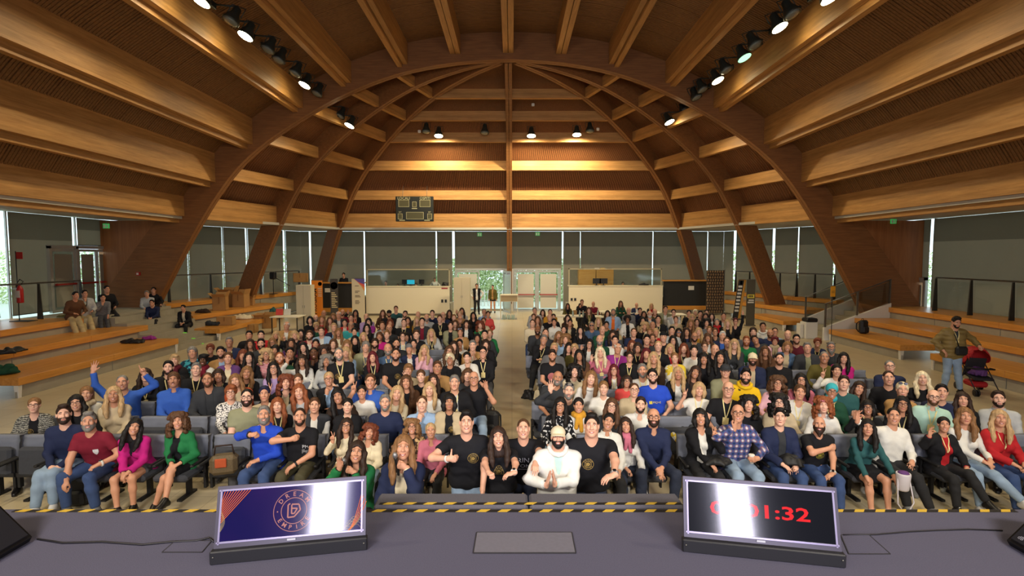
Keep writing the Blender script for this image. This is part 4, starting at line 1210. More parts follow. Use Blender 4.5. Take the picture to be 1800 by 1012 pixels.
# ================================================================== PEOPLE: who sits where
CLR = dict(black=(24, 24, 28), white=(222, 220, 212), navy=(34, 42, 72), blue=(52, 92, 178), royal=(38, 74, 190), lightblue=(150, 178, 210), grey=(110, 110, 112), charcoal=(52, 54, 58),
           lightgrey=(176, 178, 178), cream=(222, 208, 176), beige=(190, 172, 140), brown=(92, 62, 42), tan=(172, 132, 82), red=(176, 34, 40), coral=(214, 78, 74), maroon=(120, 28, 46), burgundy=(92, 28, 42),
           pink=(226, 176, 190), rose=(196, 110, 130), magenta=(186, 32, 122), purple=(98, 62, 118), lilac=(176, 150, 196), violet=(150, 50, 140), green=(32, 112, 64), darkgreen=(30, 72, 52), olive=(92, 84, 38),
           khaki=(140, 140, 110), yellow=(226, 178, 30), mustard=(206, 150, 48), orange=(226, 112, 44), rust=(172, 78, 44), teal=(44, 88, 90), mint=(178, 214, 200), denim=(74, 98, 130), turquoise=(60, 170, 180), darkbrown=(54, 40, 32))
HCL = dict(bk=(22, 18, 17), db=(48, 32, 24), br=(84, 56, 36), lb=(128, 92, 58), bd=(182, 150, 108), pb=(222, 206, 172), gr=(120, 116, 110), wh=(202, 200, 194), rd=(108, 54, 34), gi=(134, 74, 42), bg=(92, 26, 34), nv=(34, 36, 62))
SKN = [(220, 166, 138), (206, 150, 120), (228, 178, 152), (188, 134, 104), (104, 68, 48), (140, 94, 66)]
def cloth(name):
    c = CLR[name]
    return M('cloth ' + name, rgb(*c), 0.85, noise=0.10, scale=9, bump=0.35, spec=0.25)
def pattern(kind):
    if 'pattern ' + kind in MATS: return MATS['pattern ' + kind]
    m = M('pattern ' + kind, rgb(200, 200, 200), .85, spec=.25); nt = m.node_tree; N = nt.nodes; L = nt.links; b = N['Principled BSDF']
    tc = N.new('ShaderNodeTexCoord'); cr = N.new('ShaderNodeValToRGB'); cr.color_ramp.interpolation = 'CONSTANT'
    def two(c1, c2, pos=.5, node=None, out='Fac'):
        cr.color_ramp.elements[0].color = rgb(*c1); cr.color_ramp.elements[1].color = rgb(*c2); cr.color_ramp.elements[1].position = pos
        L.new(tc.outputs['Object'], node.inputs[0]); L.new(node.outputs[out], cr.inputs[0]); L.new(cr.outputs[0], b.inputs['Base Color'])
    if kind == 'plaid':
        mx = None; cols = [rgb(52, 66, 110), rgb(196, 200, 208), rgb(120, 60, 70)]
        w1 = N.new('ShaderNodeTexWave'); w2 = N.new('ShaderNodeTexWave'); w1.bands_direction = 'X'; w2.bands_direction = 'Z'
        for w_ in (w1, w2): w_.inputs['Scale'].default_value = 4.2; L.new(tc.outputs['Object'], w_.inputs[0])
        ad = N.new('ShaderNodeMath'); L.new(w1.outputs['Fac'], ad.inputs[0]); L.new(w2.outputs['Fac'], ad.inputs[1])
        dv = N.new('ShaderNodeMath'); dv.operation = 'MULTIPLY'; dv.inputs[1].default_value = .5; L.new(ad.outputs[0], dv.inputs[0])
        cr.color_ramp.interpolation = 'LINEAR'; e = cr.color_ramp.elements; e[0].color = rgb(36, 46, 84); e[1].color = rgb(200, 200, 208); e[1].position = .95
        q = e.new(.45); q.color = rgb(70, 88, 140); q = e.new(.7); q.color = rgb(128, 84, 100); L.new(dv.outputs[0], cr.inputs[0]); L.new(cr.outputs[0], b.inputs['Base Color'])
    elif kind in ('zigzag', 'stripe'):
        w_ = N.new('ShaderNodeTexWave'); w_.bands_direction = 'Z'; w_.inputs['Scale'].default_value = 11; w_.inputs['Distortion'].default_value = 6 if kind == 'zigzag' else 0; w_.inputs['Detail Scale'].default_value = 3
        two(*(((60, 60, 58), (150, 148, 138)) if kind == 'zigzag' else ((190, 60, 84), (226, 200, 200))), .5, w_)
    elif kind in ('speckle', 'prints', 'leopard', 'yellowprint', 'multi'):
        v = N.new('ShaderNodeTexNoise'); v.inputs['Scale'].default_value = {'speckle': 55, 'prints': 22, 'leopard': 30, 'yellowprint': 9, 'multi': 12}[kind]
        two(*{'speckle': ((40, 40, 44), (226, 222, 214)), 'prints': ((22, 22, 26), (215, 215, 215)), 'leopard': ((70, 48, 36), (206, 170, 120)), 'yellowprint': ((226, 196, 60), (226, 222, 206)), 'multi': ((206, 40, 160), (150, 206, 160))}[kind], {'prints': .58, 'speckle': .47}.get(kind, .5), v, 'Fac')
    elif kind == 'yellowmarks':
        v = N.new('ShaderNodeTexNoise'); v.inputs['Scale'].default_value = 14; two((224, 182, 28), (40, 38, 20), .68, v, 'Fac')
    elif kind == 'sequin':
        v = N.new('ShaderNodeTexVoronoi'); v.inputs['Scale'].default_value = 60; two((60, 46, 36), (190, 160, 120), .45, v, 'Distance')
    elif kind == 'tealprint':
        v = N.new('ShaderNodeTexNoise'); v.inputs['Scale'].default_value = 16; two((26, 60, 84), (70, 170, 190), .52, v, 'Fac')
    elif kind == 'puffer':
        w_ = N.new('ShaderNodeTexWave'); w_.bands_direction = 'Z'; w_.inputs['Scale'].default_value = 3.4; L.new(tc.outputs['Object'], w_.inputs[0])
        b.inputs['Base Color'].default_value = rgb(132, 112, 66); bp = N.new('ShaderNodeBump'); bp.inputs['Distance'].default_value = .015; L.new(w_.outputs['Fac'], bp.inputs['Height']); L.new(bp.outputs[0], b.inputs['Normal']); b.inputs['Roughness'].default_value = .5
    return m
PATS = {'plaid', 'zigzag', 'stripe', 'speckle', 'prints', 'leopard', 'yellowprint', 'multi', 'yellowmarks', 'sequin', 'tealprint', 'puffer'}
PATW = dict(plaid='blue plaid', zigzag='grey zigzag knit', stripe='pink striped', speckle='black and white speckled', prints='black printed', leopard='leopard print', yellowprint='yellow printed',
            multi='rainbow patterned', yellowmarks='yellow', sequin='sequinned', tealprint='teal printed', puffer='olive padded')
COLW = dict(lightblue='light blue', lightgrey='light grey', darkgreen='dark green', darkbrown='dark brown', royal='bright blue')
def fabric(c): return pattern(c) if c in PATS else cloth(c)
def cname(c): return PATW.get(c) or COLW.get(c, c)
def skin(i): return M('skin %d' % i, rgb(*SKN[i]), 0.5, noise=0.05, scale=14, spec=0.35)
def hairm(c): return M('hair ' + c, rgb(*HCL[c]), 0.6, noise=0.45, scale=55, stretch=(1, 1, .12), spec=0.3, bump=.6)
EYEW = M('eye white', rgb(226, 222, 214), 0.25); IRIS = M('dark iris', rgb(44, 30, 22), 0.2); LIPS = M('lips', rgb(176, 92, 84), 0.45); TEETH = M('teeth', rgb(236, 230, 218), 0.3); MOUTH = M('open mouth', rgb(64, 18, 20), 0.6)
DENIM = {k: M('jeans ' + k, rgb(*c), 0.85, noise=0.16, scale=7, bump=0.3) for k, c in dict(blue=(52, 74, 118), light=(140, 162, 186), dark=(34, 42, 62), black=(28, 28, 31), grey=(72, 72, 74), olive=(70, 66, 44), beige=(160, 142, 108), sand=(186, 166, 120)).items()}
LANY = M('cream lanyard', rgb(232, 216, 150), 0.7); BADGE = M('badge card', rgb(226, 206, 140), 0.5)
GLF = M('glasses frame', rgb(30, 26, 26), 0.35); LENS = M('dark lens', rgb(24, 24, 30), 0.1)
SOLE = M('pale shoe sole', rgb(214, 212, 204), 0.6); GOLD = M('gold print', rgb(176, 146, 78), 0.6); WHP = M('white print', rgb(214, 214, 214), 0.6)
def slots(o, ms):
    for i, m in enumerate(ms):
        if i < len(o.material_slots): o.material_slots[i].link = 'OBJECT'; o.material_slots[i].material = m
def emblem_mesh(F_, part, kind='ring', at=(.055, .30), r=.055):
    """printed emblem, laid on the chest: two rings, letters between them and a mark in the middle"""
    k = 'emb:%s:%s:%s' % (part, kind, at)
    if k in F_.cache: return F_.cache[k]
    P, u, x, f = (Vector(F_.J[q]) for q in ('P', 'u', 'x', 'f')); pts = []; fs = []
    def add2(vs, faces):
        o = len(pts); pts.extend(vs); fs.extend([tuple(i + o for i in q) for q in faces])
    def ring(r0, r1, n=28):
        add2([(rr_ * math.cos(2 * PI * q / n), rr_ * math.sin(2 * PI * q / n)) for rr_ in (r0, r1) for q in range(n)], [(q, (q + 1) % n, n + (q + 1) % n, n + q) for q in range(n)])
    def text(t, size, cx, cy, rot=0.0, flip=False):
        me = text_mesh(t, size); c, s_ = math.cos(rot), math.sin(rot)
        add2([(cx + v.co.x * c - v.co.y * s_, cy + v.co.x * s_ + v.co.y * c) for v in me.vertices], [tuple(p_.vertices) for p_ in me.polygons]); bpy.data.meshes.remove(me)
    if kind == 'ring':
        ring(r, r * 1.06); ring(r * .58, r * .64)
        for i, ch in enumerate('DREAM'): a = PI / 2 + (2 - i) * .46; text(ch, r * .38, math.cos(a) * r * .81, math.sin(a) * r * .81, a - PI / 2)
        for i, ch in enumerate('EMPIRE'): a = -PI / 2 + (i - 2.5) * .42; text(ch, r * .38, math.cos(a) * r * .81, math.sin(a) * r * .81, a + PI / 2)
        w_ = r * .07
        for (a, b) in (((-.32, .32), (-.32, -.30)), ((-.32, -.30), (.1, -.3)), ((.1, -.3), (.36, .0)), ((.36, 0), (.1, .3)), ((.1, .3), (-.12, .3)), ((-.12, .3), (-.12, -.1)), ((-.12, .06), (.16, .06)), ((-.12, -.1), (.12, -.1))):
            a = Vector(a) * r; b = Vector(b) * r; n = (b - a).orthogonal().normalized() * w_
            add2([tuple(a + n), tuple(a - n), tuple(b - n), tuple(b + n)], [(0, 1, 2, 3)])
    elif kind == 'words':
        text('RIN', r * 1.5, 0, r * .7); text('TON', r * 1.35, 0, -r * .75); add2([(-r, -r * 1.6), (r, -r * 1.6), (r, -r * 1.5), (-r, -r * 1.5)], [(0, 1, 2, 3)])
    elif kind == 'tm':
        text('PM', r * 1.4, 0, r * .8); 
        for q in range(4): add2([(-r, -r * (.1 + .3 * q)), (r * (.9 - .2 * q), -r * (.1 + .3 * q)), (r * (.9 - .2 * q), -r * (.02 + .3 * q)), (-r, -r * (.02 + .3 * q))], [(0, 1, 2, 3)])
    elif kind == 'logo':
        add2([(-r * 1.6, -r * .5), (-r * .6, -r * .5), (-r * .6, r * .5), (-r * 1.6, r * .5)], [(0, 1, 2, 3)]); text('PIQVE', r * .95, r * .85, 0)
    elif kind == 'tedx':
        text('ME DE', r * 1.5, 0, 0)
    elif kind == 'shield':
        add2([(-r * .7, r * .8), (-r * .75, r * .3), (-r * .7, -.1 * r), (-r * .4, -r * .65), (0, -r), (r * .4, -r * .65), (r * .7, -.1 * r), (r * .75, r * .3), (r * .7, r * .8), (0, r * .9), (0, 0)], [(i, (i + 1) % 10, 10) for i in range(10)])
    elif kind == 'disc':
        add2([(0, 0)] + [(r * math.cos(2 * PI * q / 20), r * math.sin(2 * PI * q / 20)) for q in range(20)], [(0, 1 + q, 1 + (q + 1) % 20) for q in range(20)])
    W_ = [P + x * (at[0] + a) + u * (at[1] + b) for a, b in pts]
    q = lay(F_, part, W_, .003 if kind != 'shield' else .008)
    ys = [v for v in q if v is not None]
    q = [v if v is not None else (W_[i] - f * .13) for i, v in enumerate(q)]
    m = MB(); m.add(q, fs); me = m.mesh('emblem', [None]); F_.cache[k] = me
    return me
NP = 0
def dress(t, F_, w_):
    """adds body, garments, hair and extras to the Empty t; w_ is a dict of what is worn"""
    def part(nm, me, ms, name=None, head=False):
        o = bpy.data.objects.new(name or nm, me); COL.objects.link(o); o.parent = t; slots(o, ms)
        if head: o.matrix_local = HM
        return o
    J = F_.J; HM = Matrix.Translation(Vector(J['C'])) @ Matrix(J['R'].tolist()).to_4x4()
    hc = w_['hc']
    part('body', fig_mesh(F_, 'body'), [skin(w_['skin']), hairm(hc if hc not in ('bd', 'pb', 'wh') else 'lb'), EYEW, IRIS, LIPS, TEETH, MOUTH])
    outer = 'top:%s:%s' % (w_['sl'], w_.get('nk', 'crew'))
    o = part('top', fig_mesh(F_, outer), [fabric(w_['top'])], w_.get('topname', 'top'))
    if w_.get('jk'):
        outer2 = 'jacket:%s%s' % (w_.get('jsl', 'long'), ':v' if w_.get('jv') else '')
        part('jacket', fig_mesh(F_, outer2), [fabric(w_['jk'])], w_.get('jname', 'jacket'))
    if w_.get('tr', 1): part('trousers', fig_mesh(F_, 'trousers'), [w_.get('trm') or DENIM[w_.get('trc', 'dark')]], w_.get('trname', 'trousers'))
    if w_.get('shoes'):
        for sd in 'LR': part('shoe', fig_mesh(F_, 'shoes:' + sd), [w_['shoes'], SOLE], 'shoe')
    if w_.get('hood'): part('hood', fig_mesh(F_, 'hood'), [fabric(w_['hood'])])
    if w_.get('scarf'): part('scarf', fig_mesh(F_, 'scarf'), [fabric(w_['scarf'])])
    if w_.get('collar'): part('collar', fig_mesh(F_, 'collar'), [fabric(w_['collar'])])
    if any(a in ('cap', 'beanie') for a, c in w_.get('acc', ())) and w_['hair'] in ('short', 'quiff', 'mid'): w_['hair'] = 'buzz'
    if w_.get('hair') and w_['hair'] != 'bald': part('hair', hair_mesh(w_['hair']), [hairm(hc)], head=True)
    for a, c in w_.get('acc', ()):
        me = accessory(a); nm = {'upglasses': 'glasses', 'capback': 'cap', 'stubble': 'beard', 'longbeard': 'beard', 'beanie': 'hat', 'beret': 'hat', 'headscarf': 'headscarf', 'band': 'headband'}.get(a, a)
        part(nm, me, [GLF, LENS] if 'glasses' in a else [hairm(c)] if a in ('beard', 'stubble', 'longbeard', 'moustache') else [fabric(c)], nm, True)
    if w_.get('lan'): part('lanyard', lanyard_mesh(F_, 'jacket:long' if 0 else outer, w_['lan'] != 2), [LANY, BADGE])
    if w_.get('emb'):
        k, c = w_['emb'][:2]; kw = dict(zip(('at', 'r'), w_['emb'][2:]))
        part('emblem', emblem_mesh(F_, outer, k, **kw), [c])
def seat_solve(F_, px, py, Y, roll, yaw, zf=0.0):
    """scale and foot point that put the head's centre on the sight line at depth Y"""
    s = 1.0; R = Euler((0, roll, yaw)).to_matrix(); c = R @ Vector(F_.J['C'])
    for _ in range(4):
        h = at_y(px, py, Y + c.y * s); s = (h.z - zf) / c.z
    return s, h - c * s
ROW0, PITCHR = 7.2, 0.85
ROWS = {}
def crowd_fig(fem, pose, mouth, far):
    key = 'crowd %s %s %s %s' % (fem, pose, mouth, far)
    if key in FIGS: return FIGS[key]
    kw = dict(fem=fem, mouth=mouth, hi=.03, hd=.0095 if not far else .0125, fine=False, dec=.42 if not far else .24, head=(0, -.17 if not far else -.09, 0))
    up = dict(fine='R', hi=.028)
    kw.update({'lap': dict(handL=(.05, -.33, .63), handR=(-.05, -.34, .63)),
               'thigh': dict(handL=(.15, -.34, .65), handR=(-.15, -.34, .65), lean=.1),
               'cross': dict(handL=(-.10, -.21, .84), handR=(.10, -.25, .82), poleL=(.8, .1, -.8), poleR=(-.8, .1, -.8)),
               'chin': dict(handR=(-.035, -.19, .98), poseR='fist', dirR=(.1, 0, 1), nR=(0, 1, 0), handL=(.0, -.26, .74), poleR=(-.3, -.5, -1), lean=.12),
               'v': dict(handR=(-.24, -.24, 1.10), poseR='v', dirR=(0, -.1, 1), nR=(0, -1, 0), poleR=(-.5, .1, -1), **up),
               'ok': dict(handR=(-.2, -.26, 1.08), poseR='ok', dirR=(.1, -.2, 1), nR=(.5, -1, 0), poleR=(-.5, .1, -1), **up),
               'wave': dict(handR=(-.27, -.12, 1.2), poseR='open', dirR=(-.1, -.05, 1), nR=(0, -1, 0), poleR=(-.5, .2, -1), **up),
               'reach': dict(handR=(-.22, -.05, 1.48), poseR='v', dirR=(0, 0, 1), nR=(0, -1, 0), poleR=(-1, 0, .2), **up),
               'clap': dict(handL=(.04, -.27, .95), handR=(-.04, -.27, .95), poseL='flat', poseR='flat', dirL=(-.05, -.3, 1), dirR=(.05, -.3, 1), nL=(-1, 0, 0), nR=(1, 0, 0), fine=True),
               'up': dict(handL=(.30, -.10, 1.30), handR=(-.34, -.06, 1.45), poseL='point', poseR='open', dirL=(-.1, 0, 1), dirR=(.3, 0, 1), nL=(0, -1, 0), nR=(0, -1, 0), poleL=(1, 0, -.2), poleR=(-1, 0, -.3), fine=True)}[pose])
    return figure(key, **kw)
GW = dict(t='t-shirt', l='sweater', s='shirt', j='jacket', c='cardigan', b='blazer', h='hoodie', d='low-necked top', v='waistcoat', q='leather jacket', o='coat', p='polo shirt')
POSW = dict(lap='', thigh='', cross='arms folded', chin='chin on one fist', v='making a V sign', ok='making an OK sign', wave='waving one hand', reach='one arm stretched high', clap='clapping', up='both arms raised')
PEOPLE_ = []
def parse_person(line, n):
    a = line.split(); px, py, sex, hr, hc, gar = float(a[0]), float(a[1]), a[2], a[3], a[4], a[5]; fl = a[6:]
    rr = random.Random(n * 31 + int(px))
    w_ = dict(hair=hr, hc=hc, skin=rr.choice((0, 0, 1, 2, 2, 0, 1, 3)), acc=[], trc=rr.choice(('blue', 'dark', 'black', 'black', 'grey', 'light')))
    fem = sex == 'f'; pose = 'lap' if rr.random() < .55 else 'thigh'; roll = rr.uniform(-4.5, 4.5); desc = []; mouth = 'smile' if rr.random() < .72 else 'closed'; mir = rr.random() < .5
    g0 = gar.split('/'); ty, c0 = g0[0].split('.'); inner = g0[1] if len(g0) > 1 else None
    words_ = '%s %s' % (cname(c0), GW[ty])
    if ty in 'jcbqov':
        w_.update(jk=c0, top=inner or ('black' if c0 != 'black' else 'white'), sl='long', nk='v' if rr.random() < .4 else 'crew', jname='jacket' if ty != 'v' else 'waistcoat')
        if ty == 'v': w_['jsl'] = 'none'
        if ty == 'o': w_['jv'] = 1
        if inner: words_ += ' over %s' % cname(inner)
    else:
        w_.update(top=c0, sl='short' if ty in 'tp' else 'long', nk='v' if ty == 's' and rr.random() < .5 else 'deep' if ty == 'd' else 'crew')
        if ty in 'sp': w_['collar'] = c0
        if ty == 'h': w_['hood'] = c0
    ex = []
    for f in fl:
        if f == 'L': w_['lan'] = 1; ex.append('lanyard')
        elif f == 'G': w_['acc'].append(('glasses', 0)); ex.append('glasses')
        elif f == 'SG': w_['acc'].append(('sunglasses', 0)); ex.append('dark glasses')
        elif f == 'U': w_['acc'].append(('upglasses', 0)); ex.append('sunglasses on the head')
        elif f == 'B': w_['acc'].append(('beard' if rr.random() < .45 else 'stubble', 'db' if hc == 'bk' else hc))
        elif f == 'T': w_['acc'].append(('stubble', {'bk': 'br', 'db': 'br'}.get(hc, hc)))
        elif f == 'W': w_['acc'].append(('longbeard', hc))
        elif f == 'Bg': w_['acc'].append(('beard', 'gr'))
        elif f == 'Bw': w_['acc'].append(('beard', 'wh'))
        elif f == 'M': w_['acc'].append(('moustache', hc))
        elif f[:2] == 'S:': w_['scarf'] = f[2:]; ex.append('%s scarf' % cname(f[2:]))
        elif f[:2] == 'C:': w_['acc'].append(('cap', f[2:])); ex.append('%s cap' % cname(f[2:]))
        elif f[:2] == 'N:': w_['acc'].append(('beanie', f[2:])); ex.append('%s beanie' % cname(f[2:]))
        elif f[:2] == 'R:': w_['acc'].append(('beret', f[2:])); ex.append('%s beret' % cname(f[2:]))
        elif f[:2] == 'H:': w_['acc'].append(('headscarf', f[2:])); ex.append('%s headscarf' % cname(f[2:]))
        elif f[:2] == 'K:': w_['acc'].append(('band', f[2:])); ex.append('%s headband' % cname(f[2:]))
        elif f[:2] == 'p:': pose = f[2:]; mir = False
        elif f == 'm': mir = True
        elif f == 'o': mouth = 'open'
        elif f == 'n': mouth = 'closed'
        elif f[0] == 'r' and f[1:].lstrip('-').isdigit(): roll = float(f[1:])
        elif f[0] == 'x': w_['skin'] = int(f[1:])
        elif f == 'e': w_['emb'] = ('ring', GOLD, (.05, .29), .05); ex.append('gold emblem')
        elif f == 'e2': w_['emb'] = ('disc', M('red white print', rgb(200, 120, 120), .7), (0, .26), .085); ex.append('round red and white print')
        elif f == 'e3': w_['emb'] = ('logo', M('yellow print', rgb(226, 206, 80), .7), (0, .27), .05); ex.append('yellow logo')
        elif f == 'e4': w_['emb'] = ('tedx', M('dark print', rgb(60, 60, 64), .7), (0, .2), .05); ex.append('dark lettering')
        elif f == 'e5': w_['emb'] = ('tm', WHP, (0, .25), .05); ex.append('white print')
    if POSW[pose]: desc.append(POSW[pose])
    return dict(px=px, py=py, fem=fem, pose=pose, mouth=mouth, roll=math.radians(roll), mir=mir, w=w_, garw=words_, ex=ex, desc=desc)
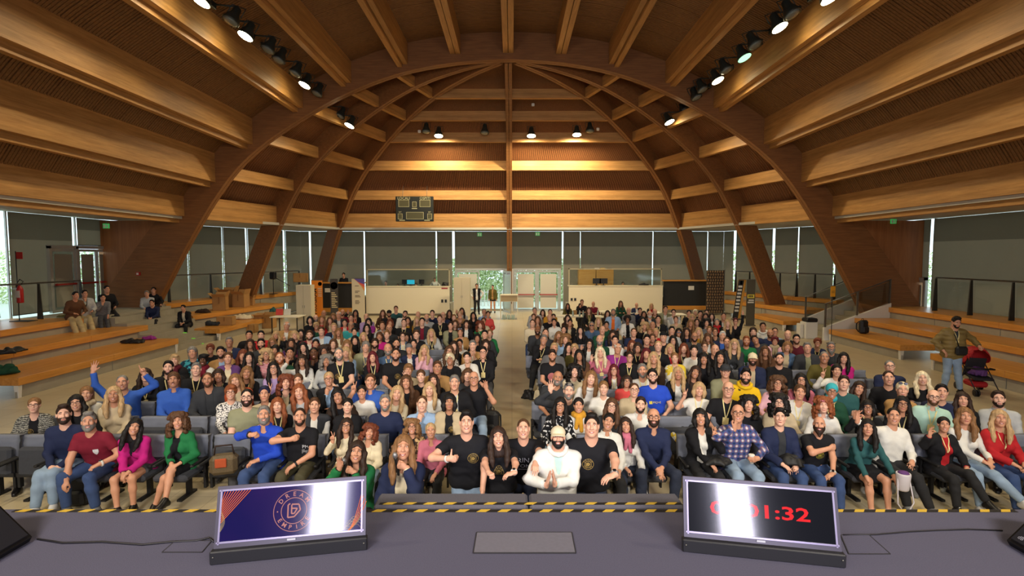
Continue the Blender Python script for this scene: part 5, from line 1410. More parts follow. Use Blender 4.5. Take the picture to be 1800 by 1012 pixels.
CROWD = """
60 712 f tied lb c.zigzag/black G e
134 708 f wavy bk l.black G
152 692 f mid lb l.white S:beige
200 693 f long bd l.beige
215 672 m buzz gr l.blue p:up n
256 659 f wavy db l.black L
296 646 m short bk j.black/black B L
307 633 f pixie bd j.black/black S:burgundy
305 667 m mid br s.blue M
345 649 m short gr t.black L e
338 619 m mid gr j.tealprint/black
370 613 f pixie rd l.black G
388 619 m short bk j.tan/lightblue B
403 601 m short gr c.navy/black L
357 633 f pixie bk j.white/black R:black S:maroon x4
401 629 f tied br c.purple/cream
365 667 m buzz br c.charcoal/charcoal T
384 660 f bob db c.black/black L
414 669 f long lb c.rust/beige r9
434 655 f wavy lb c.black/black L p:ok
406 689 f pixie gi l.speckle G
434 698 m buzz bk t.khaki G B
465 692 f short nv l.cream n
438 589 m short bk j.black/charcoal n
459 589 m short bk j.red/white
440 604 f wavy db l.beige
459 604 m short bk t.charcoal B
485 589 f bangs bd j.black/tan p:v m S:black
479 602 f long lb l.khaki G L
483 615 f bob bk l.black r14
427 624 f bangs rd l.black
438 628 f long bk l.black
468 623 f curly bd l.stripe G
492 629 m buzz gi l.darkgreen T
504 572 m fringe_bald wh j.tan/white n
529 586 f long bk d.leopard
518 589 f bob bd l.black r8
544 589 m short br b.maroon/white T
545 562 f bob bk l.black
555 559 m bald gr l.lightgrey Bg G
556 573 f pixie bd j.black/darkgreen G
565 582 m short br j.lightblue/white
569 551 m bald gr l.beige
566 561 f long lb l.red
580 563 f long br l.beige
586 556 f bob lb l.mustard
595 553 m fringe_bald wh v.charcoal/white
602 549 m bald br l.maroon B
587 575 m short bd b.navy/lightblue
606 567 f short bk j.red/white
617 559 m buzz db l.black
625 550 f long bk j.black/red L p:wave
617 572 m fringe_bald gr l.turquoise G
623 583 f tied bk l.beige
644 557 m fringe_bald bd l.lilac
648 565 f bob bk l.violet G p:cross
645 576 f long bk l.black G
512 603 f wavy db l.purple
533 610 f long bk o.burgundy/black
555 604 f tied bk j.black/white
595 584 f long lb l.cream
586 604 f long br l.black L
624 598 f long bk j.lightgrey/black S:black
639 592 f long bd l.olive
610 606 f bangs lb l.brown
608 619 f bangs bd l.lightblue
570 617 f curly db l.black G S:yellow
510 620 m short bk h.black L x3
552 620 m buzz bk l.black p:chin x4 n
596 622 m buzz gr t.black L T e
643 609 m mid gr j.khaki/grey L
659 603 m mid db b.charcoal/white B
655 627 f long bg l.black L
667 591 f mid br l.magenta
673 550 f long br l.brown
684 551 m short db j.black/charcoal C:black B
696 543 m short br l.teal
712 552 m short bk l.white T r12
717 563 f wavy db l.mustard
686 567 f bob rd l.black
672 572 m short br s.lightgrey
684 577 m bald br l.charcoal G
710 567 m buzz db t.black L
735 553 m bald lb l.charcoal
750 558 m bald gr s.lightgrey Bg
760 551 m short db j.navy/navy
733 563 f long bd l.cream
742 565 m short bk j.charcoal/maroon
773 560 m short br j.black/black L
779 554 m bald br j.navy/white G
790 550 f long db l.black p:wave m
798 558 f tied lb l.beige
808 552 f tied bd l.tan
812 546 f long db l.white
809 561 m bald gr s.charcoal G
800 569 f long br l.black
792 572 f tied db b.khaki/black
820 569 f bob db b.black/white
832 554 f long bk j.darkbrown/black
851 548 m buzz gr s.lightblue
858 552 f tied db l.coral
850 564 f tied br l.cream
844 571 f curly rd l.green L
809 584 f tied br c.tan/white U
758 585 f long bd c.lightgrey/black L
732 588 m short br l.black n
708 591 f tied db c.denim/white G L
680 588 f bun lb l.black n
715 592 f bob bk l.charcoal
697 604 m buzz bk j.charcoal/denim B
727 604 f tied bk j.black/white L
719 613 f short gr j.navy/white N:grey
682 613 m bald gr s.denim Bg L
696 623 m buzz db t.black B e
746 615 f wavy bd s.pink p:chin
839 594 f long bk l.black
852 588 m short bk l.charcoal
861 586 f tied lb j.green/black
808 604 f tied bk l.white
798 608 f long db l.charcoal
831 607 m short gr j.tan/white p:clap
854 605 f bob db j.black/black
849 619 m short bk s.black G L
790 617 f wavy br l.speckle G
791 631 f pixie pb q.black/black G
821 628 f tied bk b.white/black p:clap
481 647 f long bk l.lilac G
503 672 f curly rd j.black/beige p:v
526 688 f wavy gi l.lightgrey
524 669 f tied br l.black
531 633 f bangs db l.white p:wave
574 634 f curly gr l.lightgrey
578 666 f tied bd c.black/lightblue G p:chin
594 696 f long bk o.darkbrown/black r9
636 689 f tied bk l.white
488 712 f long gi l.black L
553 712 m short br v.charcoal/white n
611 713 f tied bk b.black/mint n
651 670 m short br p.blue p:v
718 650 f pixie lb l.beige
714 671 f wavy br o.brown/black p:ok
698 691 f long bd l.cream r8
755 684 f long bd t.white
762 668 f long db l.black
769 646 m short br j.tan/grey
799 672 m short gr j.black/lightgrey L o
790 706 f bob bk b.beige/black e
677 707 m short gr l.navy T
742 709 m buzz br s.lightblue p:chin n
833 665 m bald gr t.black G p:ok m
822 659 f bob br l.charcoal
740 661 f tied br l.black p:wave
985 712 f long bk h.prints G
1017 712 f tied bk l.white S:mustard
1000 687 m short gr l.charcoal U o B p:wave
980 664 m bald gr t.charcoal Bg r-9
1010 652 f curly bk l.cream
1039 664 f long lb h.white r6
1061 682 f tied lb t.white
1075 713 f long br l.charcoal G
1126 711 m short db s.white B
1115 685 m buzz br s.beige G
1102 670 f bob db t.coral G
1147 661 m short bk t.royal G B e3
1129 651 m short gr t.white B L e4
1079 650 f wavy bg j.black/white G L
1192 656 f long bd j.black/white n
1222 654 f wavy db l.darkbrown r10
1229 684 f bob bd t.white L p:v
1275 652 m buzz db j.khaki/beige C:charcoal G
1311 661 m quiff bk h.yellowmarks B
1280 684 m bald gr t.black G L
1316 710 f curly bk l.black
1367 674 f curly br s.pink G
1408 668 f wavy bk l.rose G
1406 689 f tied br j.white/white L
1369 707 f curly bk j.beige/black G
1447 712 f curly gi s.white K:rose
1462 688 f tied nv j.darkgreen/black H:turquoise G L
1483 673 m short db t.teal n
1471 651 f mid bk l.white p:v
1510 682 f long db b.black/black r12
1562 664 m buzz db l.black
1564 644 m buzz gr t.navy G n
1586 685 f tied pb l.tan U
1621 665 f wavy pb t.black
1641 698 m bald db s.mint G T L
1655 689 m short bk l.navy
1692 702 f long db l.black n
1755 701 m short db s.lightgrey B n
1525 716 f bob bk l.black G L p:ok
1586 710 f long bk l.black G L
940 546 m short gr l.lightgrey
954 549 f long db l.burgundy
967 549 m buzz db j.mustard/black
1035 545 f long br c.black/olive L
938 557 f tied br l.lightgrey
945 562 f long br l.speckle
936 568 m buzz br l.cream
945 580 m bald bk j.charcoal/charcoal B x5
966 558 m bald br l.black
973 557 f tied db l.black
974 566 f tied bk s.white
998 559 f long db l.brown
1002 567 f tied bk b.black/beige x3
991 579 f tied db l.charcoal
1020 580 f long bk d.black
1040 572 m buzz gr j.denim/denim SG
1052 564 f long bd l.black L
1068 551 f long db l.darkbrown p:chin
1078 549 m short gr j.lightblue/orange Bg
1066 571 f tied bk l.darkgreen
1059 580 m bald gr l.darkgreen o L
1077 587 f bangs db l.navy
959 585 m buzz db l.charcoal
956 597 m short gr j.black/black L p:chin r9
982 590 f long lb l.white
994 596 f curly lb s.lightblue
1000 611 f long bk l.black
1010 613 f pixie bd l.olive G
1036 604 f long bk c.black/white G p:ok
1054 597 m bald gr l.darkgreen Bg
1081 598 m short bk l.white n
974 612 m short bd l.grey
971 625 m quiff db t.black T e2
1018 624 f long bk o.brown/lightgrey x3
1055 619 f long pb l.rose L p:ok
1086 612 m fringe_bald wh l.violet L
1107 627 f tied db c.black/black G L
1111 606 f long rd l.black
1121 611 f bob db l.black G L
1136 621 f long bg l.black
1149 629 f long bd j.darkbrown/black L
1157 608 m buzz bd l.black L
1178 613 f long bd l.red
1202 612 f wavy rd l.black L
1220 616 f tied bk l.white
1239 609 f tied br l.black G L
1237 630 f bangs bk c.black/black
1257 615 m bald br l.black
1186 629 f tied lb j.yellowprint/beige
1105 546 m bald gr l.grey
1125 546 f short bk s.navy
1132 552 f long db l.black
1142 552 m bald wh j.charcoal/white Bw G
1151 548 m bald lb l.olive
1157 561 m short bk j.black/charcoal L n
1170 543 m short db v.khaki/white
1184 549 m short bk v.lightgrey/white G
1103 561 f afro bk j.white/black x5
1130 563 f long bk l.beige
1133 573 f curly bd l.black
1147 572 m bald br l.cream
1188 561 f tied br d.beige
1114 584 m buzz br t.navy
1142 584 f tied lb l.charcoal
1153 584 f tied bd l.red
1137 597 m quiff bk j.charcoal/charcoal
1147 594 f tied br l.red
1166 592 m short bk l.black N:black
1181 581 m short bk l.lightgrey
1193 584 f long bk c.black/white SG p:chin
1207 583 f long db l.navy
1183 598 f long bk l.black G
1221 592 m bald db j.charcoal/charcoal B G L
1228 583 f long bd l.mustard L
1244 593 f bangs br j.khaki/white
1211 550 f tied bk l.black
1222 549 f pixie pb l.black
1231 552 m short bk l.beige
1217 558 f bob bd l.charcoal G
1214 568 f long lb l.brown
1225 566 f tied db l.charcoal G
1240 556 f long db l.black
1251 556 f long db l.white
1242 549 f tied bk l.darkbrown
1242 567 f curly bk j.grey/grey
1247 580 f tied lb l.speckle
1257 583 f tied br d.charcoal G
1272 556 m buzz db j.black/white
1260 566 f tied gr j.black/black S:red
1279 568 f wavy bd l.black
1293 565 f short bg d.black G p:reach m
1270 590 m short wh b.navy/blue
1278 601 m buzz br l.charcoal r10
1291 605 f long bd j.charcoal/charcoal G
1266 628 f long bk l.black
1312 599 m short gi l.green B
1324 583 m mid db l.navy
1341 574 m short db h.white
1327 597 m short db l.charcoal r22
1354 586 m bald br l.navy B
1362 583 m buzz db l.lightblue G
1362 599 f pixie bg j.pink/grey G S:beige
1345 617 f wavy br o.brown/brown
1323 631 m buzz db j.navy/beige C:cream B
1370 631 m buzz bk l.black T
1385 588 m bald bd j.black/white
1400 596 m short bk l.burgundy G T
1384 609 f bob lb j.denim/beige
1419 611 m short gr q.charcoal/khaki
1437 602 f pixie rd j.navy/black G L
1461 610 m short gr j.charcoal/charcoal G W
1449 628 m buzz gr l.olive
1483 629 f long bk j.magenta/magenta
"""
# ================================================================== SEATS
SEATF = M('charcoal seat fabric', rgb(58, 60, 66), 0.9, noise=0.08, scale=30, bump=0.1); COVER = M('grey seat slipcover', rgb(112, 116, 128), 0.85, noise=0.08, scale=4, bump=0.3); SEATP = M('black seat plastic', rgb(26, 26, 28), 0.5)
def chair_meshes():
    b = MB().rbox((0, .17, .585), (.49, .09, .46), .03, 0, (-.13, 0, 0)); back = b.mesh('backrest', [SEATF])
    c = MB(); nx, nz = 8, 9; R = Euler((-.13, 0, 0)).to_matrix(); vs = []
    def sheet(y, flip, z0):
        o = len(c.v); vs = []
        for j in range(nz):
            for i in range(nx + 1):
                x = -.256 + .512 * i / nx; z = z0 + (.245 - z0) * j / (nz - 1)
                wv = .006 * math.sin(j * 2.1 + math.sin(i * .9) * 1.6) + .003 * math.sin(i * 2.7 + j)
                vs.append(R @ Vector((x, y + (wv if not flip else -wv), z)) + Vector((0, .17, .585)))
        fs = []
        for j in range(nz - 1):
            for i in range(nx):
                q = (j * (nx + 1) + i, j * (nx + 1) + i + 1, (j + 1) * (nx + 1) + i + 1, (j + 1) * (nx + 1) + i); fs.append(q if not flip else q[::-1])
        c.add(vs, fs, 0, True); return o
    a = sheet(-.056, False, -.06); b2 = sheet(.056, True, -.12); n = (nx + 1)
    for i in range(nx): c.f.append((a + (nz - 1) * n + i, a + (nz - 1) * n + i + 1, b2 + (nz - 1) * n + i + 1, b2 + (nz - 1) * n + i)); c.m.append(0); c.n.append(True)
    for i in (0, nx):
        for j in range(nz - 1): c.f.append((a + j * n + i, a + (j + 1) * n + i, b2 + (j + 1) * n + i, b2 + j * n + i)); c.m.append(0); c.n.append(True)
    cover = c.mesh('slipcover', [COVER])
    seat = MB().rbox((0, -.12, .40), (.47, .48, .10), .035).mesh('seat', [SEATF])
    seatup = MB().rbox((0, .03, .50), (.47, .10, .40), .035, 0, (-.08, 0, 0)).mesh('seat', [SEATF])
    arm = MB().rbox((0, -.1, .545), (.05, .36, .035), .012).bx(-.018, .018, .02, .08, .12, .53).mesh('armrest', [SEATP])
    leg = MB().bx(-.03, .03, .04, .10, 0.02, .40).bx(-.035, .035, -.16, .2, 0, .03).mesh('leg', [SEATP])
    beam = MB().bx(-.27, .27, .0, .08, .28, .34).mesh('beam', [SEATP])
    return back, cover, seat, seatup, arm, leg, beam
CH = chair_meshes(); NCH = 0
def chair(x, y, up, near, label, wscale=1.0):
    global NCH
    NCH += 1
    t = thing('auditorium_seat', label, 'seat', (x, y, 0), 0, 'grey auditorium seats facing the stage'); t.scale = (wscale, 1, 1)
    obj('backrest', CH[0], t); obj('slipcover', CH[1], t); obj('seat', CH[3] if up else CH[2], t)
    if near:
        for s in (-1, 1): o = obj('armrest', CH[4], t); o.location.x = s * .255
        obj('leg', CH[5], t); obj('beam', CH[6], t)
    return t
# ================================================================== CROWD PLACEMENT
placed = []
for n, line in enumerate(CROWD.strip().split('\n')):
    q = parse_person(line, n)
    blk = 'left' if q['px'] < 905 else 'right'
    F0 = crowd_fig(q['fem'], q['pose'], 'smile', True)
    best = None
    base_s = 1.01 if q['fem'] else 1.06
    yaw = -math.atan2((q['px'] - CX) / F, 1) * .8
    for r in range(1, 17):
        for dy in (0, -.13, .13, -.26, .24):
            Y = ROW0 + PITCHR * r + dy
            s, loc = seat_solve(F0, q['px'], q['py'], Y, q['roll'] * (-1 if q['mir'] else 1), yaw)
            if not .85 < s < 1.22: continue
            d = min([abs(loc.x - x) for x in ROWS.get((blk, r), [])] or [9])
            cost = abs(s / base_s - 1) * 16 + (max(0, .38 - d) * 4.5) + abs(dy) * .7
            if best is None or cost < best[0]: best = (cost, r, Y, s, loc)
    if best is None: print('NOPLACE', line); continue
    _, r, Y, s, loc = best
    ROWS.setdefault((blk, r), []).append(loc.x)
    q.update(row=r, Y=Y, blk=blk, yaw=yaw, x=loc.x); placed.append(q)
# ================================================================== PEOPLE WITH POSES OF THEIR OWN: front row, stage edge, bleachers, back of the hall
SPECIAL = []
def sp(label, px, py, Y, fem, hair, hc, top, sl='long', yaw=0.0, zf=0.0, hl=None, hr=None, roll=0.0, chair_=False, group=None, stand=False, hi=.019, hd=.008, prop=None, **k):
    wear = dict(hair=hair, hc=hc, top=top, sl=sl, skin=k.pop('skin', 1), acc=k.pop('acc', []))
    for key in ('jk', 'nk', 'jv', 'jsl', 'trc', 'trm', 'trname', 'shoes', 'hood', 'scarf', 'collar', 'lan', 'emb', 'tr'):
        if key in k: wear[key] = k.pop(key)
    watch = k.pop('watch', None)
    kw = dict(fem=fem, hi=hi, hd=hd, seat=not stand); kw.update(k)
    if Y < 9:      # looks up at the photographer
        th = -math.atan2(px - CX, F); hd_ = kw.get('head', (0, 0, 0)); kw['head'] = (max(-.5, min(.5, (th - yaw) * .9)), -.85 * math.atan2(CAMZ - at_y(px, py, Y).z, math.hypot(Y, at_y(px, py, Y).x)), hd_[2])
    Fp = figure('sp %s probe' % label, **kw)
    s, loc = seat_solve(Fp, px, py, Y, roll, yaw, zf)
    R = Euler((0, roll, yaw)).to_matrix()
    for kk, g in (('handL', hl), ('handR', hr)):
        if g is not None:
            w_ = at_y(*g) if len(g) == 3 else Vector(g[:3]); l = (R.transposed() @ (w_ - loc)) / s; kw[kk] = tuple(l)
    F_ = figure('sp ' + label, **kw)
    t = thing('person', label, 'person', loc, 0, group); t.rotation_euler = (0, roll, yaw); t.scale = (s, s, s)
    dress(t, F_, wear)
    if watch:
        kk, c = watch; J = F_.J; a = J['wr' + kk] + (J['el' + kk] - J['wr' + kk]) * .1; d = nrm(J['wr' + kk] - J['el' + kk])
        Rm = Vector(d).to_track_quat('Z', 'Y').to_matrix(); r = .033 if fem else .037
        o = MB().lathe([(r, -.012), (r + .006, -.010), (r + .006, .010), (r, .012)], Vector(a), 14, 0, Rm).rbox(Vector(a) + Rm @ Vector((0, r + .004, 0)), (.032, .012, .036), .004, 1, Rm).build('wristwatch', [c, M('watch face', rgb(30, 30, 34), .2)], t)
    if chair_: ROWS.setdefault(('left' if px < 905 else 'right', 0), []).append(loc.x); SPECIAL.append(loc.x)
    def world(v): return loc + R @ (Vector(v) * s)
    t['_'] = 0; del t['_']
    return t, F_, world, s
SNEAK = M('white sneaker', rgb(206, 204, 200), .7); BOOT = M('black leather boot', rgb(22, 20, 20), .4); TRN = M('grey trainer', rgb(120, 120, 118), .7)
Y0 = ROW0 - .04
FR = dict(chair_=True)
TIGHTS = M('black sheer tights', rgb(44, 34, 34), .6)
sp('person in dark navy sweater and light jeans, hands clasped, front row', 112, 728, Y0, False, 'quiff', 'db', 'navy', yaw=.2, hl=None, handL=(.03, -.36, .56), handR=(-.03, -.37, .57), lean=.22, acc=[('beard', 'db')], trc='light', shoes=SNEAK, kneeL=(.0, -.45, .5), footL=(-.0, -.42, .09), footR=(-.16, -.5, .09), mouth='closed', skin=2, **FR)
sp('person in maroon t-shirt with a crest and blue jeans, leaning far forward', 156, 741, Y0 - .1, False, 'quiff', 'gr', 'maroon', 'short', yaw=.05, lean=.36, handR=(-.14, -.52, .34), handL=(.22, -.36, .66), poleR=(-1, .1, .2), acc=[('beard', 'gr')], trc='blue', shoes=TRN, emb=('shield', WHP, (.09, .31), .045), kneeR=(-.2, -.42, .5), footR=(-.18, -.4, .09), footL=(.2, -.42, .09), watch=('L', SOLE), skin=1, head=(0, -.25, 0), **FR)
sp('person in magenta cardigan and short denim shorts, leaning to one side', 237, 750, Y0 - .05, True, 'long', 'bk', 'black', yaw=.1, jk='magenta', jv=1, lean=.3, head=(0, -.15, .28), handL=(.07, -.42, .6), handR=(.01, -.43, .58), legs='short', trc='grey', shoes=BOOT, kneeL=(.12, -.45, .5), footL=(.12, -.42, .09), footR=(-.05, -.5, .09), **FR)
sp('person in green biker jacket, black dress and tights, legs crossed', 313, 740, Y0, True, 'curly', 'br', 'black', yaw=-.05, nk='v', jk='green', lean=.12, handL=(.16, -.3, .66), handR=(.06, -.33, .66), legs='skirt', trm=cloth('black'), trname='skirt', shoes=BOOT, kneeR=(.14, -.5, .62), footR=(.16, -.62, .25), kneeL=(.02, -.42, .5), footL=(-.12, -.45, .09), scarf=None, **FR)
sp('person in bright blue shirt holding a watch arm across the chest', 464, 729, Y0, False, 'short', 'gr', 'royal', yaw=.0, hr=(441, 764, Y0 - .48), poleR=(-1, .2, -.25), poseR='fist', dirR=(1, -.3, .2), nR=(0, .6, -1), handL=(.0, -.32, .66), acc=[('beard', 'gr')], trc='blue', shoes=BOOT, lean=.18, collar='royal', nk='v', watch=('R', BLACK_P), **FR)
sp('person in black t-shirt with white print and olive trousers, fist on chest', 527, 732, Y0 - .02, False, 'buzz', 'db', 'black', 'short', handR=(-.02, -.33, .97), poseR='fist', dirR=(1, -.1, .25), nR=(0, 1, 0), poleR=(-1, .1, -.1), handL=(.02, -.36, .63), poleL=(1, .2, -.2), acc=[('stubble', 'db')], trc='olive', shoes=BOOT, fat=.018, lean=.14, emb=('tm', WHP, (.1, .26), .05), mouth='closed', watch=('L', BLACK_P), **FR)
sp('person in cream sweater and glasses making a V sign, sequinned skirt', 609, 748, Y0 - .02, True, 'long', 'db', 'cream', hr=(585, 775, Y0 - .3), poseR='v', dirR=(-.05, -.1, 1), nR=(0, -1, 0), poleR=(-.6, .1, -1), handL=(.05, -.33, .63), legs='skirt', trm=pattern('sequin'), trname='skirt', acc=[('glasses', 0)], head=(0, .02, .12), shoes=BOOT, **FR)
sp('person with a cream open jacket beside the V sign person, head tilted', 650, 759, Y0 - .08, True, 'curly', 'rd', 'cream', nk='deep', jk='cream', handL=(.08, -.33, .63), handR=(-.05, -.33, .63), head=(0, 0, .25), trc='light', shoes=BOOT, lean=.12, **FR)
sp('person in patterned jacket and round glasses, front row behind the microphones', 724, 750, Y0 + .05, True, 'curly', 'lb', 'black', jk='leopard', acc=[('glasses', 0)], trc='black', shoes=BOOT, handL=(.12, -.36, .66), handR=(-.08, -.36, .66), **FR)
sp('person in raspberry pink shirt leaning in, front row near the aisle', 757, 757, Y0 - .1, True, 'tied', 'bd', 'rose', collar='rose', nk='v', lean=.22, handR=(-.13, -.46, .62), handL=(.1, -.4, .62), poseR='open', nR=(0, -.3, -1), trc='black', shoes=BOOT, head=(0, -.1, -.06), **FR)
MICB = M('microphone body', rgb(26, 26, 28), .4); MICG = M('microphone grille', rgb(150, 150, 152), .45, .7)
def microphone(p, d, label):
    R = Vector(d).to_track_quat('Z', 'Y').to_matrix()
    t = thing('microphone', label, 'microphone', p)
    MB().lathe([(.012, -.13), (.014, -.12), (.019, .06), (.021, .075)], (0, 0, 0), 12, 0, R).build('handle', MICB, t)
    MB().lathe([(.018, .074), (.027, .088), (.028, .105), (.022, .125), (.008, .135), (0, .136)], (0, 0, 0), 12, 0, R).build('grille', MICG, t)
SQ = dict(kneeL=(.16, -.4, .45), kneeR=(-.16, -.4, .45), footL=(.15, -.25, .09), footR=(-.15, -.25, .09))
MAROON = dict()
for lab, px, py, Y, hc, jk, top, hand, kw in (
        ('person in green jacket holding a microphone and making an OK sign', 627, 794, 5.8, 'db', 'green', 'black', (621, 826), dict(hr=(597, 822, 5.52), poseR='ok', dirR=(.1, -.15, 1), nR=(.4, -1, 0), poleR=(-.7, .1, -1), head=(0, -.2, .15))),
        ('person in navy cardigan speaking into a microphone, long fair hair', 709, 786, 5.62, 'lb', 'navy', 'cream', (713, 818), dict(head=(0, -.22, .05)))):
    t, F_, wd, s = sp(lab, px, py, Y, True, 'wavy' if hc == 'db' else 'long', hc, top, jk=jk, nk='v', hl=(hand[0], hand[1] + 3, Y - .24), poseL='fist', dirL=(-.8, -.25, .35), nL=(-.2, 1, .2), poleL=(.6, .1, -1), trc='black', shoes=BOOT, lean=.1, **SQ, **kw)
    J = F_.J; hp = J['wrL'] + nrm(V3(-.8, -.25, .35)) * .075 + V3(-.02, .025, 0)
    microphone(wd(hp), (-.12, -.15, 1), 'black microphone held by the person in %s' % ('green jacket' if jk == 'green' else 'navy cardigan'))
# five people standing behind the stage edge
ST = dict(stand=True, kneeL=(.1, -.05, .5), kneeR=(-.1, -.05, .5), footL=(.11, .0, .085), footR=(-.11, .0, .085), hi=.016, hd=.0068, fat=.014, sws=1.1, trc='dark', shoes=SNEAK, group=None)
EM = lambda at=(.055, .33): ('ring', GOLD, at, .058)
PLZ = 1.185
def platp(px, py): 
    p = at_z(px, py, PLZ + .02); return (p.x, p.y, p.z, 0)
ST2 = {**ST, 'trc': 'light'}
sp('person in black emblem t-shirt giving a thumbs up at the stage edge', 820, 742, 5.8, False, 'quiff', 'bk', 'black', 'short', yaw=.06, lean=.2, hr=(789, 806, 5.38), poseR='thumb', dirR=(1, -.35, .05), nR=(.2, 1, 0), poleR=(-1, .1, -.35), hl=(848, 868, 5.5), dirL=(0, -.3, -1), nL=(-1, 0, 0), emb=EM((.075, .30)), watch=('R', SOLE), skin=0, **{**ST2})
sp('person with long dark hair in black emblem t-shirt leaning on the platform', 876, 768, 5.75, True, 'long', 'db', 'black', 'short', lean=.4, hr=platp(866, 866), hl=platp(905, 866), nL=(0, .2, -1), dirL=(-1, -.3, -.1), dirR=(.6, -1, 0), poleR=(-1, .3, .1), poleL=(1, .4, 0), poseR='fist', head=(0, -.2, -.05), emb=EM((.0, .30)), watch=('L', SOLE), skin=0, **ST)
sp('person in black t-shirt with white capitals, leaning in behind the white hoodie', 920, 753, 6.0, False, 'buzz', 'br', 'black', 'short', lean=.4, hr=None, hl=platp(930, 867), nL=(0, .2, -1), dirL=(0, -1, -.1), poleL=(1, .3, .2), handR=(-.3, .05, .85), head=(0, -.2, 0), emb=('words', M('grey white print', rgb(190, 190, 196), .7), (.0, .27), .062), skin=0, **ST)
sp('person in white hooded jacket and white cap, hands pressed together', 981, 768, 5.5, False, 'short', 'bk', 'mint', 'long', lean=.12, hr=(961, 852, 5.18), hl=(975, 850, 5.16), poseL='flat', poseR='flat', dirL=(-.12, -.25, 1), dirR=(.22, -.25, 1), nL=(-1, .1, 0), nR=(1, .1, 0), poleL=(1, .2, -.5), poleR=(-1, .2, -.5), jk='white', jv=1, hood='white', acc=[('cap', 'cream'), ('beard', 'bk')], watch=('R', SOLE), skin=0, **{**ST2, 'fat': .03, 'sws': 1.15})
sp('person in black emblem t-shirt, tallest at the stage edge, one arm on the platform', 1040, 748, 5.65, False, 'quiff', 'bk', 'black', 'short', yaw=-.05, lean=.3, hl=platp(1084, 866), poleL=(1, .5, -.1), nL=(0, .2, -1), dirL=(-1, -.5, -.1), handR=(-.3, .1, .85), emb=EM((-.04, .30)), watch=('L', M('steel watch', rgb(190, 190, 190), .3, .8)), skin=0, mouth='smile', **{**ST, 'fat': .028, 'sws': 1.2})
sp('person in white shirt with hair tied back, peeking between the front row people', 1070, 741, 6.95, True, 'tied', 'bk', 'white', collar='white', head=(0, 0, .2), trc='black', shoes=BOOT)
# right half of the front row
sp('person in white jacket with a printed neck scarf, hand on one knee', 1100, 747, Y0 - .05, True, 'long', 'db', 'white', jk='white', head=(.1, -.1, -.1), handL=(.16, -.4, .64), handR=(-.06, -.34, .64), trc='dark', shoes=BOOT, scarf='rose', **FR)
sp('person in dark blue denim shirt and glasses, hands clasped between the knees', 1149, 733, Y0 - .02, False, 'bald', 'db', 'navy', collar='navy', nk='v', lean=.26, handL=(.03, -.46, .62), handR=(-.02, -.47, .6), acc=[('beard', 'db'), ('glasses', 0)], trc='dark', shoes=TRN, kneeL=(.24, -.42, .5), kneeR=(-.22, -.42, .5), footL=(.2, -.42, .09), footR=(-.2, -.42, .09), **FR)
sp('person in black cardigan over white top making a V sign, front row', 1231, 733, Y0, True, 'bob', 'bk', 'white', nk='deep', jk='black', hl=(1256, 768, Y0 - .28), poseL='v', dirL=(0, -.1, 1), nL=(0, -1, 0), poleL=(.6, .1, -1), handR=(.04, -.34, .64), head=(0, 0, -.1), trc='black', shoes=BOOT, **FR)
t, F_, wd, s = sp('person in blue plaid shirt pointing at the face and holding a cup', 1297, 726, Y0 - .02, False, 'bald', 'bk', 'plaid', collar='plaid', hr=(1291, 753, Y0 - .36), poseR='point', dirR=(.25, 0, 1), nR=(0, .3, 1), poleR=(-1, 0, -.6), hl=(1331, 806, Y0 - .42), poseL='grip', dirL=(-.9, -.5, 0), nL=(-.3, 1, 0), poleL=(1, .2, -.4), acc=[('glasses', 0)], trc='light', shoes=SNEAK, lean=.12, **FR)
cp = wd(F_.J['wrL'] + nrm(V3(-.9, -.5, 0)) * .07 + V3(-.012, .035, 0))
tc_ = thing('paper_cup', 'white paper cup held by the person in plaid shirt', 'cup', cp)
MB().lathe([(0, -.06), (.028, -.06), (.038, .05), (.036, .05), (.03, -.05)], n=14).build('cup', M('paper cup', rgb(226, 224, 220), .5), tc_); MB().lathe([(.04, .045), (.041, .055), (.03, .062), (0, .062)], n=14).build('lid', WHITE_P, tc_)
sp('person in navy blazer over a dark roll neck, hands on the thighs', 1371, 733, Y0, False, 'quiff', 'bk', 'charcoal', nk='high', jk='navy', handL=(.08, -.36, .64), handR=(-.1, -.36, .64), trc='blue', shoes=BOOT, mouth='closed', skin=2, **FR)
sp('person in black t-shirt with yellow emblem, right hand on the chest', 1440, 746, Y0 - .06, False, 'bald', 'db', 'black', 'short', lean=.2, handR=(.02, -.34, .92), poseR='grip', dirR=(1, -.1, .2), nR=(0, 1, 0), poleR=(-1, .1, -.2), handL=(.02, -.46, .58), dirL=(-1, -.3, -.3), poleL=(1, .3, 0), acc=[('longbeard', 'db')], trc='blue', shoes=BOOT, emb=('ring', M('yellow green print', rgb(190, 180, 60), .7), (0, .25), .055), watch=('L', SOLE), **FR)
sp('person in teal sweater and black tights, both hands on the knees', 1525, 751, Y0 - .08, True, 'long', 'bk', 'teal', lean=.3, handL=(.2, -.46, .58), handR=(-.17, -.44, .56), legs='skirt', trm=cloth('black'), trname='skirt', shoes=SNEAK, mouth='closed', head=(0, -.15, 0), **FR)
sp('person in white sweater and necklace with one arm raised in an OK sign', 1571, 731, Y0 + .02, False, 'buzz', 'bk', 'white', hr=(1504, 738, Y0 - .2), poseR='ok', dirR=(.0, -.1, 1), nR=(.4, -1, 0), poleR=(-.6, .2, -1), handL=(.1, -.34, .66), trc='black', shoes=TRN, lean=.05, side=.08, kneeL=(.1, -.46, .52), footL=(.2, -.58, .09), footR=(-.05, -.5, .09), skin=1, **FR)
